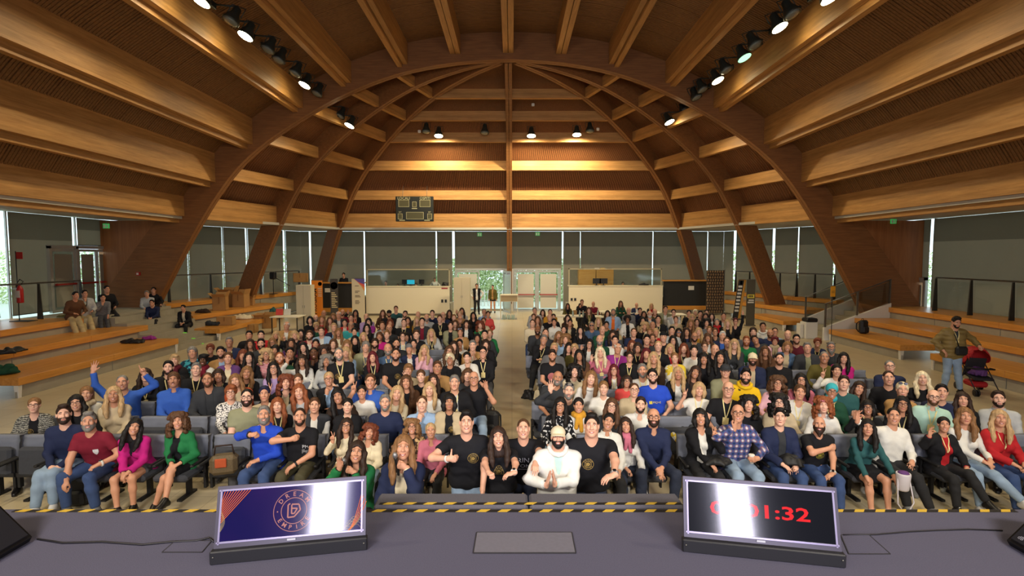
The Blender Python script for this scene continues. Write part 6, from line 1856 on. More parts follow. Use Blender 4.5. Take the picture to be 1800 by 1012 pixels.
sp('person in black jacket over red top with lanyard, OK sign', 1659, 746, Y0 - .02, True, 'tied', 'bk', 'red', jk='black', lan=2, hr=(1634, 765, Y0 - .26), poseR='ok', dirR=(0, -.1, 1), nR=(.4, -1, 0), poleR=(-.7, .1, -1), handL=(.12, -.36, .64), trc='black', shoes=BOOT, kneeL=(.1, -.5, .6), footL=(.22, -.62, .22), **FR)
sp('person in white sweater and light jeans with legs crossed, front row right', 1696, 731, Y0 + .02, True, 'wavy', 'lb', 'white', handL=(.14, -.32, .68), handR=(.04, -.34, .66), trc='light', shoes=SNEAK, kneeL=(.02, -.52, .62), footL=(.3, -.66, .24), mouth='closed', **FR)
sp('person in red jacket with long fair hair, end of the front row', 1757, 735, Y0 - .05, True, 'long', 'bd', 'red', jk='red', jv=1, lan=2, trc='blue', shoes=BOOT, handL=(.1, -.34, .66), handR=(-.05, -.34, .66), **FR)
# people on the left bleacher and steps
FAR = dict(hi=.03, hd=.011, fine=False, dec=.6)
def far(label, px, py, Y, top, hair='short', hc='bk', fem=False, zf=0, **k): return sp(label, px, py, Y, fem, hair, hc, top, zf=zf, **{**FAR, **k})
BZ = 1.3 - .43
far('person in brown jacket seen from behind one shoulder on the top bench', 133, 519, 17.15, 'brown', yaw=1.15, zf=BZ, trc='sand', shoes=BOOT, lean=.3, kneeL=(.1, -.45, .5), footL=(.1, -.45, -.25), footR=(-.1, -.45, -.25))
far('person in black and white top with chin on hand, second on the top bench', 149, 516, 17.75, 'black', yaw=1.0, zf=BZ, jk='lightgrey', jv=1, trc='sand', shoes=BOOT, handR=(-.03, -.28, .96), poseR='fist', dirR=(0, 0, 1), nR=(0, 1, 0), lean=.25, footL=(.1, -.5, -.2), footR=(-.1, -.45, -.25))
far('person in grey sweater bent forward with head on hand, bench end', 181, 523, 18.3, 'grey', yaw=.8, zf=BZ, trc='grey', shoes=BOOT, handR=(-.04, -.42, .9), poseR='fist', dirR=(0, 0, 1), nR=(0, 1, 0), lean=.42, handL=(.1, -.5, .5), footL=(.1, -.5, -.2), footR=(-.1, -.45, -.25))
far('person in black shirt behind the grey sweater person, legs stretched', 188, 508, 19.0, 'black', yaw=1.0, zf=BZ, trc='black', shoes=M('tan shoe', rgb(150, 110, 70), .6), footL=(.2, -.85, -.05), footR=(.1, -.8, -.1))
far('person in pale grey sweatshirt beside the arch foot', 258, 516, 21.0, 'lightgrey', hc='gr', yaw=.4, zf=.72, trc='black', shoes=BOOT, lean=.3, handL=(.05, -.4, .6), handR=(-.05, -.4, .6))
far('person in black sweater with arm on knee beside the arch foot', 270, 510, 21.4, 'black', yaw=.5, zf=.78, trc='black', shoes=BOOT, lean=.3, handL=(.25, -.5, .62))
far('person in navy jacket sitting on the steps, white trainers', 267, 532, 20.2, 'navy', yaw=.3, zf=.42, trc='black', shoes=SNEAK, lean=.4, handL=(.03, -.5, .6), handR=(-.03, -.5, .6))
far('person in black leather jacket crouching on the steps with a hat', 322, 541, 20.6, 'cream', yaw=.1, zf=.2, jk='black', trc='black', shoes=BOOT, lean=.35, kneeL=(.15, -.3, .6), kneeR=(-.15, -.3, .6), footL=(.1, -.3, .08), footR=(-.1, -.3, .08), handL=(.1, -.45, .6), handR=(.0, -.45, .58))
# back of the hall
SB = dict(stand=True, kneeL=(.1, -.05, .5), kneeR=(-.1, -.05, .5), footL=(.12, .0, .085), footR=(-.12, .0, .085))
far('person in black waistcoat standing with hands on hips at the open door', 838, 502, 30.2, 'white', yaw=.1, jk='black', jsl='none', trc='black', shoes=BOOT, handL=(.24, -.05, .98), handR=(-.24, -.05, .98), poleL=(1, .4, 0), poleR=(-1, .4, 0), **SB)
far('person in olive jacket and black shorts standing in the open doorway', 866, 504, 31.0, 'tan', yaw=-.1, jk='olive', legs='short', trc='black', shoes=BOOT, handL=(.24, -.06, .84), handR=(-.24, -.06, .84), **SB)
far('person in white sweater with white sleeves standing behind the left counter', 764, 491, 30.7, 'white', yaw=0, trc='black', zf=.75, handL=(.3, -.12, 1.05), handR=(-.25, -.12, 1.0), emb=None, **SB)
for lab, px, py, Y, top, z in (('person in dark shirt seated behind the left counter, near the banner', 678, 497, 30.7, 'charcoal', .62), ('person in brown top behind the left counter, only the head showing', 699, 502, 30.7, 'brown', .55), ('person behind the left counter beside the turquoise screen', 731, 501, 30.7, 'black', .56),
                               ('person behind the right counter, only the head showing', 1095, 499, 30.7, 'black', .58), ('person in black seated at a laptop above the dark panel', 604, 483, 30.7, 'black', 1.0)):
    far(lab, px, py, Y, top, zf=z, trc='black')
TB = ROW0
for lab, px, py, top, jk, hair, hc, fem in (('person in olive jacket at the back table, left end', 998, 537, 'black', 'olive', 'long', 'db', True), ('person in black jacket at the back table with papers', 1020, 537, 'black', 'charcoal', 'long', 'db', True), ('person in black top half hidden behind another at the table', 1023, 531, 'black', None, 'short', 'br', False),
                                            ('person in dark red polo shirt at the back table', 1043, 534, 'maroon', None, 'bald', 'gr', False), ('person in dark green top at the back table behind bottles', 1091, 533, 'darkgreen', None, 'long', 'br', True),
                                            ('person in navy waistcoat over white at the back table', 1119, 536, 'white', 'navy', 'bald', 'gr', False), ('person in black jacket over red top at the back table', 1145, 537, 'red', 'black', 'long', 'bd', True)):
    far(lab, px, py, 24.3, top, hair, hc, fem, jk=jk, trc='black', handL=(.1, -.36, .78), handR=(-.1, -.36, .78))
t, F_, wd, s = sp('person in olive padded jacket and jeans pushing a red pushchair', 1681, 566, 12.75, False, 'quiff', 'bk', 'charcoal', nk='high', jk='puffer', jv=1, lan=1, yaw=-.15, stand=True, kneeL=(.1, -.05, .5), kneeR=(-.1, -.05, .5), footL=(.16, -.06, .085), footR=(-.13, .02, .085), fat=.03, lean=.04, head=(-.1, .25, 0), hl=(1722, 609, 12.5), poseL='fist', dirL=(0, -1, -.3), nL=(0, -.2, -1), handR=(-.24, -.1, .98), poleR=(-1, .5, 0), poleL=(.8, .6, -.3), acc=[('stubble', 'bk')], trc='light', shoes=BOOT, mouth='closed', hi=.02, hd=.008)
MB().rbox((-.0 + .05, -.21, 1.0), (.24, .1, .2), .04).tube([(.0, -.2, 1.08), (-.05, -.17, 1.3), (-.1, -.06, 1.44)], .012, 6).build('waist_bag', BLACK_P, t)
# ================================================================== BUILD THE CROWD
seats_by_row = {}
ordw = ordn + ['nineteenth', 'twentieth', 'twenty-first', 'twenty-second']
rown = ['front row', 'second row', 'third row', 'fourth row', 'fifth row', 'sixth row', 'seventh row', 'eighth row', 'ninth row', 'tenth row', 'eleventh row', 'twelfth row', 'thirteenth row', 'fourteenth row', 'fifteenth row', 'sixteenth row', 'seventeenth row', 'last row']
for b in ('left', 'right'):
    for r in range(17):
        qs = [q for q in placed if q['blk'] == b and q['row'] == r]
        qs.sort(key=lambda q: abs(q['x']))
        for i, q in enumerate(qs): q['idx'] = i
from collections import Counter
def base_label(q, extras=True):
    s = 'person in ' + q['garw']
    if extras and q['ex']: s += ' with ' + ' and '.join(q['ex'][:2])
    if q['desc']: s += ', ' + q['desc'][0]
    return s
cnt = Counter(base_label(q) for q in placed)
def unique_label(q):
    l = base_label(q)
    if cnt[l] == 1 and len(l.split()) >= 6: return l
    tail = ', %s block, %s, %s from the aisle' % (q['blk'], rown[q['row']], ordw[q['idx']])
    if len((l + tail).split()) > 16: l = base_label(q, False)
    if cnt[l] and len((l + tail).split()) > 16: l = 'person in ' + q['garw'].split(' over')[0]
    return l + tail
for n, q in enumerate(placed):
    r = q['row']; farf = r >= 5
    F_ = crowd_fig(q['fem'], q['pose'], q['mouth'] if q['pose'] in ('lap', 'thigh') or q['mouth'] == 'open' else 'smile', farf)
    roll = q['roll'] * (-1 if q['mir'] else 1)
    s, loc = seat_solve(F_, q['px'], q['py'], q['Y'], roll, q['yaw'])
    q['x'] = loc.x
    t = thing('person', unique_label(q), 'person', loc, 0, 'seated audience'); t.rotation_euler = (0, roll, q['yaw'])
    t.scale = (-s if q['mir'] else s, s, s)
    w_ = q['w']
    if r < 2 or abs(loc.x) < 1.7: w_['shoes'] = (BOOT, SNEAK, TRN)[n % 3]
    if r >= 3 and abs(loc.x) > 2 and not 0: w_['tr'] = 1
    dress(t, F_, w_)
# seats under everyone and the empty ones between them, nearest rows first
for r in range(17):
    for b, lo, hi in (('left', -7.6, -.98), ('right', .98, 8.0)):
        xs_ = sorted(ROWS.get((b, r), [])); Y = ROW0 + PITCHR * r
        if r > 14 and not xs_: continue
        spots = [(x, False) for x in xs_]
        ed = [lo - .27] + xs_ + [hi + .27]
        for a, c in zip(ed[:-1], ed[1:]):
            k = int((c - a - .54) / .54 + .001) if (a != ed[0] and c != ed[-1]) else int((c - a - .27) / .54)
            if k > 0 and r < 14 and (a != ed[0] or r < 9) and (c != ed[-1] or r < 9) or (k > 0 and r < 1):
                for j in range(k): spots.append((a + (c - a) * (j + 1) / (k + 1), True))
        spots.sort(key=lambda q: abs(q[0]))
        prev = None
        for i, (x, emp) in enumerate(spots):
            if NCH >= 300: break
            dn = min([abs(x - q[0]) for q in spots if q[0] != x] or [1])
            lab = '%s seat, %s block, %s, %s from the aisle' % ('empty grey' if emp else 'occupied grey', b, rown[r], ordw[min(i, 21)])
            chair(x, Y, emp and r < 9, r < 3, lab, min(1.0, max(.72, dn / .52)))
# ================================================================== STAGE
SZ = 1.15
CARPET = M('stage carpet', rgb(86, 84, 104), 0.95, noise=0.14, scale=120, bump=0.25, detail=6)
CARPET2 = M('step carpet', rgb(88, 86, 94), 0.95, noise=0.14, scale=120, bump=0.25, detail=6)
EDGE = at_z(900, 895, SZ).y
MB().bx(-5.6, 5.6, -11.9, EDGE, 0.0, SZ).build('stage', [CARPET], kind='structure')
YEL = M('yellow tape', rgb(214, 176, 60), .6); BLKT = M('black tape', rgb(30, 28, 28), .6)
def tape(label, x0, x1, y, z, n, w=.045):
    t = thing('hazard_tape', label, 'tape', ((x0 + x1) / 2, y, z)); h = (x1 - x0) / 2
    MB().bx(-h, h, -w / 2, w / 2, 0, .003).build('backing', BLKT, t)
    st = 2 * h / n
    me = MB().hexa([(-st * .33, -w / 2, .003), (st * .12, -w / 2, .003), (st * .33, w / 2, .003), (-st * .12, w / 2, .003)] + [(-st * .33, -w / 2, .005), (st * .12, -w / 2, .005), (st * .33, w / 2, .005), (-st * .12, w / 2, .005)]).mesh('stripe', [YEL])
    for k in range(n): o = obj('stripe', me, t); o.location.x = -h + st * (k + .5)
tape('black and yellow hazard tape along the stage edge', -4.4, 4.45, EDGE - .03, SZ, 48)
p0 = at_z(655, 893, SZ); p1 = at_z(1205, 893, SZ); pf = at_z(900, 868, SZ); xm = at_z(929, 880, SZ).x
t = thing('platform_step', 'grey carpeted step platform in two panels in front of the stage', 'platform', (0, 0, 0))
for a, b in ((p0.x, xm - .008), (xm + .008, p1.x)):
    MB().rbox(((a + b) / 2, (EDGE + .03 + pf.y) / 2, SZ - .03), (b - a, pf.y - EDGE - .04, .09), .02).build('panel', CARPET2, t)
    for q in (a + .08, b - .08): MB().bx(q - .03, q + .03, EDGE + .06, EDGE + .12, 0, SZ - .07).build('leg', DMETAL, t)
tape('short hazard tape on the near edge of the step platform', p0.x + .05, p1.x - .02, EDGE + .075, SZ + .015, 15, .04)
def hatch(label, c, mat, lift=.004):
    P = [at_z(x, y, SZ + lift) for x, y in c]; t = thing('floor_hatch', label, 'hatch', (P[0] + P[2]) / 2); L = (P[0] + P[2]) / 2
    Q = [p - L for p in P]
    MB().hexa([(q.x, q.y, -lift + .0005) for q in Q] + [(q.x, q.y, 0) for q in Q]).build('lid', mat, t)
    m = MB()
    for a, b in zip(Q, Q[1:] + Q[:1]):
        n = Vector((-(b - a).y, (b - a).x, 0)).normalized() * .004
        m.hexa([tuple(a - n + Vector((0, 0, -lift + .0005))), tuple(b - n + Vector((0, 0, -lift + .0005))), tuple(b + n + Vector((0, 0, -lift + .0005))), tuple(a + n + Vector((0, 0, -lift + .0005))), tuple(a - n + Vector((0, 0, .001))), tuple(b - n + Vector((0, 0, .001))), tuple(b + n + Vector((0, 0, .001))), tuple(a + n + Vector((0, 0, .001)))])
    m.build('frame', M('hatch joint', rgb(44, 42, 46), .8), t)
hatch('grey hatch plate in the middle of the stage', [(832, 971), (1012, 971), (1005, 935), (838, 935)], M('hatch plate', rgb(112, 110, 122), .7, noise=.06, scale=30), .008)
hatch('carpeted floor box lid beside the left stage screen', [(285, 970), (355, 970), (372, 950), (308, 950)], CARPET)
hatch('carpeted floor box lid beside the right stage screen', [(1492, 973), (1565, 973), (1528, 940), (1478, 940)], CARPET)
# ---- confidence monitors
def screen_mat(name, col, es, rough=.07):
    m = M(name, (0.006, 0.006, 0.008, 1), rough, emit=col, estr=es, spec=1.0); return m
MFR = M('monitor frame', rgb(70, 66, 78), .35, .3); MFL = M('monitor inner rim', rgb(150, 142, 170), .3, .5)
def monitor(label, bl, br, tl, tr):
    A, B = at_z(*bl, SZ), at_z(*br, SZ); ex = (B - A); W_ = ex.length; ex.normalize(); ey = Vector((-ex.y, ex.x, 0)); ez = Vector((0, 0, 1)); H_ = W_ * .60
    best = None
    for i in (72,):
        for hh in range(40, 66):
            a = math.radians(i); up_ = ey * math.cos(a) + ez * math.sin(a); e = 0
            for P, q in ((A, tl), (B, tr)):
                p = P + ez * .10 + up_ * W_ * hh / 100; d = p - Vector((0, 0, CAMZ)); z = d.dot(_fw)
                e += (CX + F * d.x / z - q[0]) ** 2 + (CY - F * d.dot(_up) / z - q[1]) ** 2
            if best is None or e < best[0]: best = (e, a, W_ * hh / 100)
    H_ = best[2]
    a = best[1]
    t = thing('stage_monitor', label, 'monitor', (A + B) / 2, math.atan2(ex.y, ex.x))
    R = Euler((a, 0, 0)).to_matrix(); o = Vector((0, 0, .10))
    m = MB(); c, s = math.cos(a), math.sin(a)
    m.rbox((0, -.015, .05), (W_ + .03, .06, .10), .008); m.bx(-W_ / 2, W_ / 2, .0, H_ * c, 0, .03)
    for q in (-W_ * .42, W_ * .42): m.hexa([(q - .02, .02, .02), (q + .02, .02, .02), (q + .02, H_ * c, .02), (q - .02, H_ * c, .02), (q - .02, .02, .08), (q + .02, .02, .08), (q + .02, H_ * c, .07 + H_ * s), (q - .02, H_ * c, .07 + H_ * s)])
    m.build('stand', M('monitor stand', rgb(30, 30, 34), .5), t)
    def P3(u, v, w=0.0): return o + R @ Vector((u, v, w))
    MB().box(P3(0, H_ / 2, -.02), (W_, H_, .04), 0, R).build('housing', MFR, t)
    b = .018; m = MB()
    for (u, v, su, sv) in ((0, b / 2 + .03, W_ - .03, .012), (0, H_ - .03, W_ - .03, .012), (-W_ / 2 + .03, H_ / 2, .012, H_ - .05), (W_ / 2 - .03, H_ / 2, .012, H_ - .05)): m.box(P3(u, v, .004), (su, sv, .008), 0, R)
    m.build('bezel', MFL, t)
    MB().box(P3(0, .02, .006), (.06, .014, .006), 0, R).build('badge', M('pale badge', rgb(170, 170, 180), .4), t)
    for q in (-W_ / 2 + .01, W_ / 2 - .01): MB().lathe([(.007, 0), (.007, .004), (0, .005)], (q, -.046, .06), 10, 0, Euler((PI / 2, 0, 0)).to_matrix()).build('screw', METAL, t)
    return t, W_ - .06, H_ - .08, R, P3, H_
def flat(t, pts, faces, P3, mat, name, w, H_):
    m = MB(); m.add([P3(u, H_ / 2 + v + .004, w) for u, v in pts], faces); return m.build(name, mat, t)
t, sw_, sh_, R, P3, H_ = monitor('left stage screen showing an orange round logo on dark blue', (376, 988), (643, 962), (390, 857), (634, 843))
def grad_screen():
    m = bpy.data.materials.new('screen picture'); m.use_nodes = True; nt = m.node_tree; N = nt.nodes; b = N['Principled BSDF']
    b.inputs['Base Color'].default_value = (.004, .004, .006, 1); b.inputs['Roughness'].default_value = .08; b.inputs['Specular IOR Level'].default_value = 1.0; b.inputs['Emission Strength'].default_value = .55
    tc = N.new('ShaderNodeTexCoord'); nz = N.new('ShaderNodeTexNoise'); nz.inputs['Scale'].default_value = 1.6; nt.links.new(tc.outputs['Object'], nz.inputs[0])
    cr = N.new('ShaderNodeValToRGB'); e = cr.color_ramp.elements; e[0].position = .35; e[0].color = rgb(34, 24, 110); e[1].position = .7; e[1].color = rgb(70, 34, 120)
    nt.links.new(nz.outputs[0], cr.inputs[0]); nt.links.new(cr.outputs[0], b.inputs['Emission Color'])
    return m
flat(t, [(-sw_ / 2, -sh_ / 2), (sw_ / 2, -sh_ / 2), (sw_ / 2, sh_ / 2), (-sw_ / 2, sh_ / 2)], [(0, 1, 2, 3)], P3, grad_screen(), 'screen', .003, H_)
LOGO = screen_mat('logo glow', rgb(226, 150, 140), .75); WAVE = screen_mat('wave glow', rgb(255, 120, 30), .95); WAVE2 = screen_mat('thin wave glow', rgb(210, 180, 130), .6)
pts, fs = [], []
def addp(v, f):
    o = len(pts); pts.extend(v); fs.extend([tuple(i + o for i in q) for q in f])
rL = sh_ * .41; cx0 = .01
def ring_(r0, r1, n=48): addp([(cx0 + r * math.cos(2 * PI * q / n), r * math.sin(2 * PI * q / n)) for r in (r0, r1) for q in range(n)], [(q, (q + 1) % n, n + (q + 1) % n, n + q) for q in range(n)])
ring_(rL, rL * 1.03); ring_(rL * .62, rL * .655)
for i, ch in enumerate('DREAM'):
    a = PI / 2 + (2 - i) * .46; me = text_mesh(ch, rL * .3, bold=True); ca, sa = math.cos(a - PI / 2), math.sin(a - PI / 2); px_, py_ = cx0 + math.cos(a) * rL * .82, math.sin(a) * rL * .82
    addp([(px_ + v.co.x * ca - v.co.y * sa, py_ + v.co.x * sa + v.co.y * ca) for v in me.vertices], [tuple(p.vertices) for p in me.polygons])
for i, ch in enumerate('EMPIRE'):
    a = -PI / 2 + (i - 2.5) * .4; me = text_mesh(ch, rL * .3, bold=True); ca, sa = math.cos(a + PI / 2), math.sin(a + PI / 2); px_, py_ = cx0 + math.cos(a) * rL * .82, math.sin(a) * rL * .82
    addp([(px_ + v.co.x * ca - v.co.y * sa, py_ + v.co.x * sa + v.co.y * ca) for v in me.vertices], [tuple(p.vertices) for p in me.polygons])
for a in (PI, 0): addp([(cx0 + math.cos(a) * rL * .82 + rL * .035 * math.cos(2 * PI * q / 10), rL * .035 * math.sin(2 * PI * q / 10)) for q in range(10)], [tuple(range(10))])
for (a, b) in (((-.30, .30), (-.30, -.32)), ((-.30, -.32), (.02, -.3)), ((.02, -.3), (.32, .02)), ((-.12, .30), (-.12, -.14)), ((-.12, .32), (.24, .3)), ((.24, .3), (.32, .02)), ((-.12, .12), (.16, .1)), ((.16, .1), (.02, -.14)), ((-.12, -.14), (.02, -.14)), ((-.30, .30), (-.2, .36))):
    a = Vector(a) * rL; b = Vector(b) * rL; n = (b - a).orthogonal().normalized() * rL * .035; a = a + Vector((cx0, 0)); b = b + Vector((cx0, 0)); addp([tuple(a + n), tuple(a - n), tuple(b - n), tuple(b + n)], [(0, 1, 2, 3)])
flat(t, pts, fs, P3, LOGO, 'logo', .0042, H_)
def wave_(fn, n, th, mat, k0, k1):
    pts.clear(); fs.clear()
    for k in range(k0, k1):
        c = [fn(k, q / 14) for q in range(15)]
        for a, b in zip(c[:-1], c[1:]):
            a = Vector(a); b = Vector(b); d = (b - a).orthogonal().normalized() * th; addp([tuple(a + d), tuple(a - d), tuple(b - d), tuple(b + d)], [(0, 1, 2, 3)])
    flat(t, list(pts), list(fs), P3, mat, 'wave_pattern', .004, H_)
L_, T_ = -sw_ / 2, sh_ / 2
wave_(lambda k, u: (L_ + .003 + .02 * k * (1 - u) + .0 * u, T_ - .003 - (.05 + .012 * k) * u * 1.3 - .0), 15, .0022, WAVE, 0, 11)
wave_(lambda k, u: (L_ + .002 + (.012 + .004 * k) * math.sin(u * PI), T_ - .12 - .15 * u - .004 * k), 15, .001, WAVE2, 0, 6)
wave_(lambda k, u: (-L_ - .002 - .1 * u + .012 * k * (1 - u), -T_ + .002 + (.26 - .02 * k) * (1 - u) ** 1.6), 15, .0022, WAVE, 0, 4)
wave_(lambda k, u: (-L_ - .002 - (.16 - .012 * k) * u, -T_ + .003 + .012 * k + .05 * (1 - u) * abs(math.sin(u * 6 + k * .4))), 15, .0012, WAVE2, 0, 8)
t, sw_, sh_, R, P3, H_ = monitor('right stage screen showing a red countdown clock', (1202, 965), (1479, 993), (1217, 841), (1471, 862))
flat(t, [(-sw_ / 2, -sh_ / 2), (sw_ / 2, -sh_ / 2), (sw_ / 2, sh_ / 2), (-sw_ / 2, sh_ / 2)], [(0, 1, 2, 3)], P3, screen_mat('dark screen', rgb(18, 22, 30), .5, .08), 'screen', .003, H_)
me = text_mesh('00:01:32', sh_ * .36, bold=True); k = sw_ * .68 / (max(v.co.x for v in me.vertices) - min(v.co.x for v in me.vertices))
flat(t, [(v.co.x * k - .0, v.co.y) for v in me.vertices], [tuple(p.vertices) for p in me.polygons], P3, screen_mat('red digits', rgb(255, 40, 44), 1.0), 'digits', .0042, H_)
# ---- wedge speakers and cables
def wedge(label, loc, rz, sx=1):
    t = thing('wedge_speaker', label, 'speaker', loc, rz); m = MB(); w_ = .34
    pr = [(-.27, 0), (.27, 0), (.30, .05), (-.02, .40), (-.27, .34)]; n = len(pr)
    m.add([(x * 1.0, -w_, z) for x, z in pr] + [(x, w_, z) for x, z in pr], [tuple(range(n))] + [tuple(range(2 * n - 1, n - 1, -1))] + [(i, n + i, n + (i + 1) % n, (i + 1) % n) for i in range(n)])
    o = m.build('cabinet', M('speaker cabinet', rgb(12, 11, 16), .6), t); 
    d = Vector((-.32, 0, .35)).normalized(); nn = Vector((.35, 0, .32)).normalized(); c = Vector((.14, 0, .225)) + nn * .012
    Rm = Matrix((d, Vector((0, 1, 0)), nn)).transposed()
    MB().rbox(c, (.42, .62, .02), .006, 0, Rm).build('grille', M('speaker grille', rgb(19, 18, 27), .75, noise=.2, scale=300), t)
    text_obj('dB', .05, M('pale badge', rgb(170, 170, 180), .4), t, (-.0, 0, 0)).matrix_local = Matrix.Translation(c - d * .16 + Vector((0, -.24, 0)) + nn * .012) @ (Matrix((Vector((0, 1, 0)), d, nn)).transposed()).to_4x4()
    return t
pl = at_z(60, 952, SZ); t = wedge('dark wedge speaker at the left end of the stage', (pl.x - .27, pl.y - .27, SZ), .0); t.scale = (.85, .8, .82)
pr_ = at_z(1766, 958, SZ); t = wedge('dark wedge speaker at the right end of the stage', (pr_.x + .27, pr_.y - .27, SZ), PI); t.scale = (.85, .8, .82)
CAB = M('black cable', rgb(24, 22, 28), .5)
def cable(label, pxs, r=.008):
    P = [at_z(x, y, SZ + r) for x, y in pxs]; m = MB().tube(P, r, 6); tag(m.build('cable', CAB), label, 'cable')
cable('black cable from the left wedge speaker to the left screen', [(66, 947), (110, 954), (180, 952), (250, 957), (300, 952), (345, 950), (368, 945), (376, 952)])
cable('thin cable from the right screen to the right wedge speaker', [(1482, 940), (1540, 939), (1600, 934), (1640, 932), (1700, 930), (1762, 932)], .006)
# ================================================================== BLEACHERS
W_BENCH = wood('bench wood', rgb(190, 124, 52), rgb(218, 154, 76), 'Y', 0.3, scale=2.5)
def bench(label, x0, y0, x1, y1, depth, z, zlow, name='bleacher_tier', leg0=False, leg1=False, th=.19):
    """wooden step whose front edge runs (x0,y0)-(x1,y1); depth is measured outward from the aisle"""
    a, b = Vector((x0, y0, 0)), Vector((x1, y1, 0)); e = (b - a); ln = e.length; an = math.atan2(e.y, e.x)
    t = thing(name, label, 'bench', a, an); sg = 1
    n = max(1, round(ln / 2.6))
    for k in range(n):
        MB().rbox((ln * (k + .5) / n, sg * depth / 2, z - th / 2), (ln / n - .004, depth, th), .01).build('board', W_BENCHX, t)
    for k in range(n):
        MB().box((ln * (k + .5) / n, sg * (.06 + .03), (zlow + z - th) / 2), (ln / n - .03, .06, z - th - zlow - .004)).build('riser_panel', CONC, t)
    for yes, s_ in ((leg0, .06), (leg1, ln - .06)):
        if yes:
            MB().hexa([(s_ - .04, sg * .04, zlow), (s_ + .04, sg * .04, zlow), (s_ + .04, sg * .12, zlow), (s_ - .04, sg * .12, zlow), (s_ - .05, sg * .02, z - th), (s_ + .05, sg * .02, z - th), (s_ + .05, sg * .14, z - th), (s_ - .05, sg * .14, z - th)] if sg > 0 else
                      [(s_ - .04, -.12, zlow), (s_ + .04, -.12, zlow), (s_ + .04, -.04, zlow), (s_ - .04, -.04, zlow), (s_ - .05, -.14, z - th), (s_ + .05, -.14, z - th), (s_ + .05, -.02, z - th), (s_ - .05, -.02, z - th)]).build('leg', WHITE_P, t)
    return t
W_BENCHX = wood('bench wood board', rgb(192, 126, 50), rgb(222, 158, 76), 'X', 0.32, scale=2.5)
bench('lowest wooden bench of the left bleacher', -11.75, 12.3, -11.75, 18.3, 1.5, .49, 0, leg0=True, leg1=True)
bench('middle wooden bench of the left bleacher', -13.15, 6, -13.15, 18.8, 1.5, .9, .3, leg1=True)
bench('top wooden bench of the left bleacher', -14.4, 6, -14.4, 17.5, 2.4, 1.3, .7)
bench('lowest bench of the far left bleacher with bags on it', -11.7, 20.8, -11.55, 24.6, 1.4, .47, 0, leg0=True)
bench('middle bench of the far left bleacher with cardboard boxes', -13.3, 21.7, -12.0, 27.4, 1.4, .9, .2, leg0=True)
bench('top bench of the far left bleacher by the big arch', -15.0, 22.6, -12.55, 30.4, 2.2, 1.3, .7, leg0=True)
bench('lower right bleacher bench with a backpack', 12.55, 20.6, 12.65, 16.9, 1.35, .49, 0, leg0=True, leg1=True)
bench('lower right bleacher bench nearest the stage', 12.5, 15.5, 12.5, 6, 1.35, .49, 0, leg0=True)
bench('middle bench of the right bleacher', 13.75, 21.1, 13.75, 6, 1.45, .9, .3)
bench('top bench of the right bleacher', 15.1, 21.2, 15.1, 6, 2.0, 1.33, .7)
bench('lowest bench of the far right bleacher', 12.05, 26.4, 12.2, 23.4, 1.4, .47, 0, leg1=True)
bench('middle bench of the far right bleacher', 12.0, 29.5, 13.5, 24.0, 1.4, .9, .2)
bench('top bench of the far right bleacher', 12.4, 31.0, 15.3, 24.6, 1.9, 1.3, .7)
# raised floors behind the top benches, steps at left
fl = MB().bx(-16.7, -14.4, 17.5, 22.0, 0, 1.28)
fl.build('floor_raised_left', CONC, kind='structure')
t = thing('steps', 'grey concrete steps between the two left bleachers', 'stairs', (0, 0, 0))
for k in range(6): MB().bx(-11.9 - .42 * k, -14.5, 18.35, 21.6, .2 * k + .001, .2 * (k + 1)).build('step', CONC, t)
GLOW = emis('green step light', (.35, 1.0, .1, 1), .45)
for (px, py, z) in ((325, 585, .42), (340, 595, .21), (355, 604, .02)):
    p = at_z(px, py, z); tag(MB().box((0, 0, .01), (.12, .06, .02)).build('step_light', GLOW), 'small green light on the left steps, number %s from the top' % {.42: 'one', .21: 'two', .02: 'three'}[z], 'light').location = p
# ---- glass railings with tapered steel posts
def railing(label, pts, h=1.05, n=None, rail_mat=None):
    P = [Vector(p) for p in pts]; t = thing('railing', label, 'railing', P[0]); O = P[0]
    MB().tube([p - O + Vector((0, 0, h)) for p in P], .028, 8).build('handrail', rail_mat or METAL, t)
    L = (P[-1] - P[0]).length; n = n or max(2, int(L / 1.45) + 1)
    d = (P[-1] - P[0]) / (n - 1); an = math.atan2(d.y, d.x)
    for k in range(n):
        q = d * k; R = Euler((0, 0, an)).to_matrix()
        m = MB(); vs = [R @ Vector(v) + q for v in ((-.02, -.09, 0), (.02, -.09, 0), (.02, .09, 0), (-.02, .09, 0), (-.02, -.03, h - .03), (.02, -.03, h - .03), (.02, .03, h - .03), (-.02, .03, h - .03))]
        m.hexa(vs); m.build('post', DMETAL, t)
        if k < n - 1:
            a, b = q + d * .06, q + d * .94; u = Vector((0, 0, 1)); off = R @ Vector((0, .04, 0))
            MB().add([a + off + u * .08, b + off + u * .08, b + off + u * (h - .12), a + off + u * (h - .12)], [(0, 1, 2, 3)]).build('glass_panel', GLASSM, t)
railing('glass railing behind the left bleacher, near the fire extinguisher', [(-15.6, 10.5, 1.3), (-15.6, 18.9, 1.3)], 1.2)
railing('glass railing behind the far left bleacher', [(-15.5, 23.6, 1.3), (-14.0, 27.6, 1.3)], 1.2)
railing('thin railing along the back left windows', [(-13.7, 28.5, 1.3), (-12.7, 31.2, 1.3)], 1.2)
railing('glass railing behind the near right bleacher', [(15.9, 19.6, 1.33), (15.9, 9, 1.33)], 1.25)
railing('glass railing behind the far right bleacher', [(15.3, 24.8, 1.3), (13.0, 30.4, 1.3)], 1.2, 7)
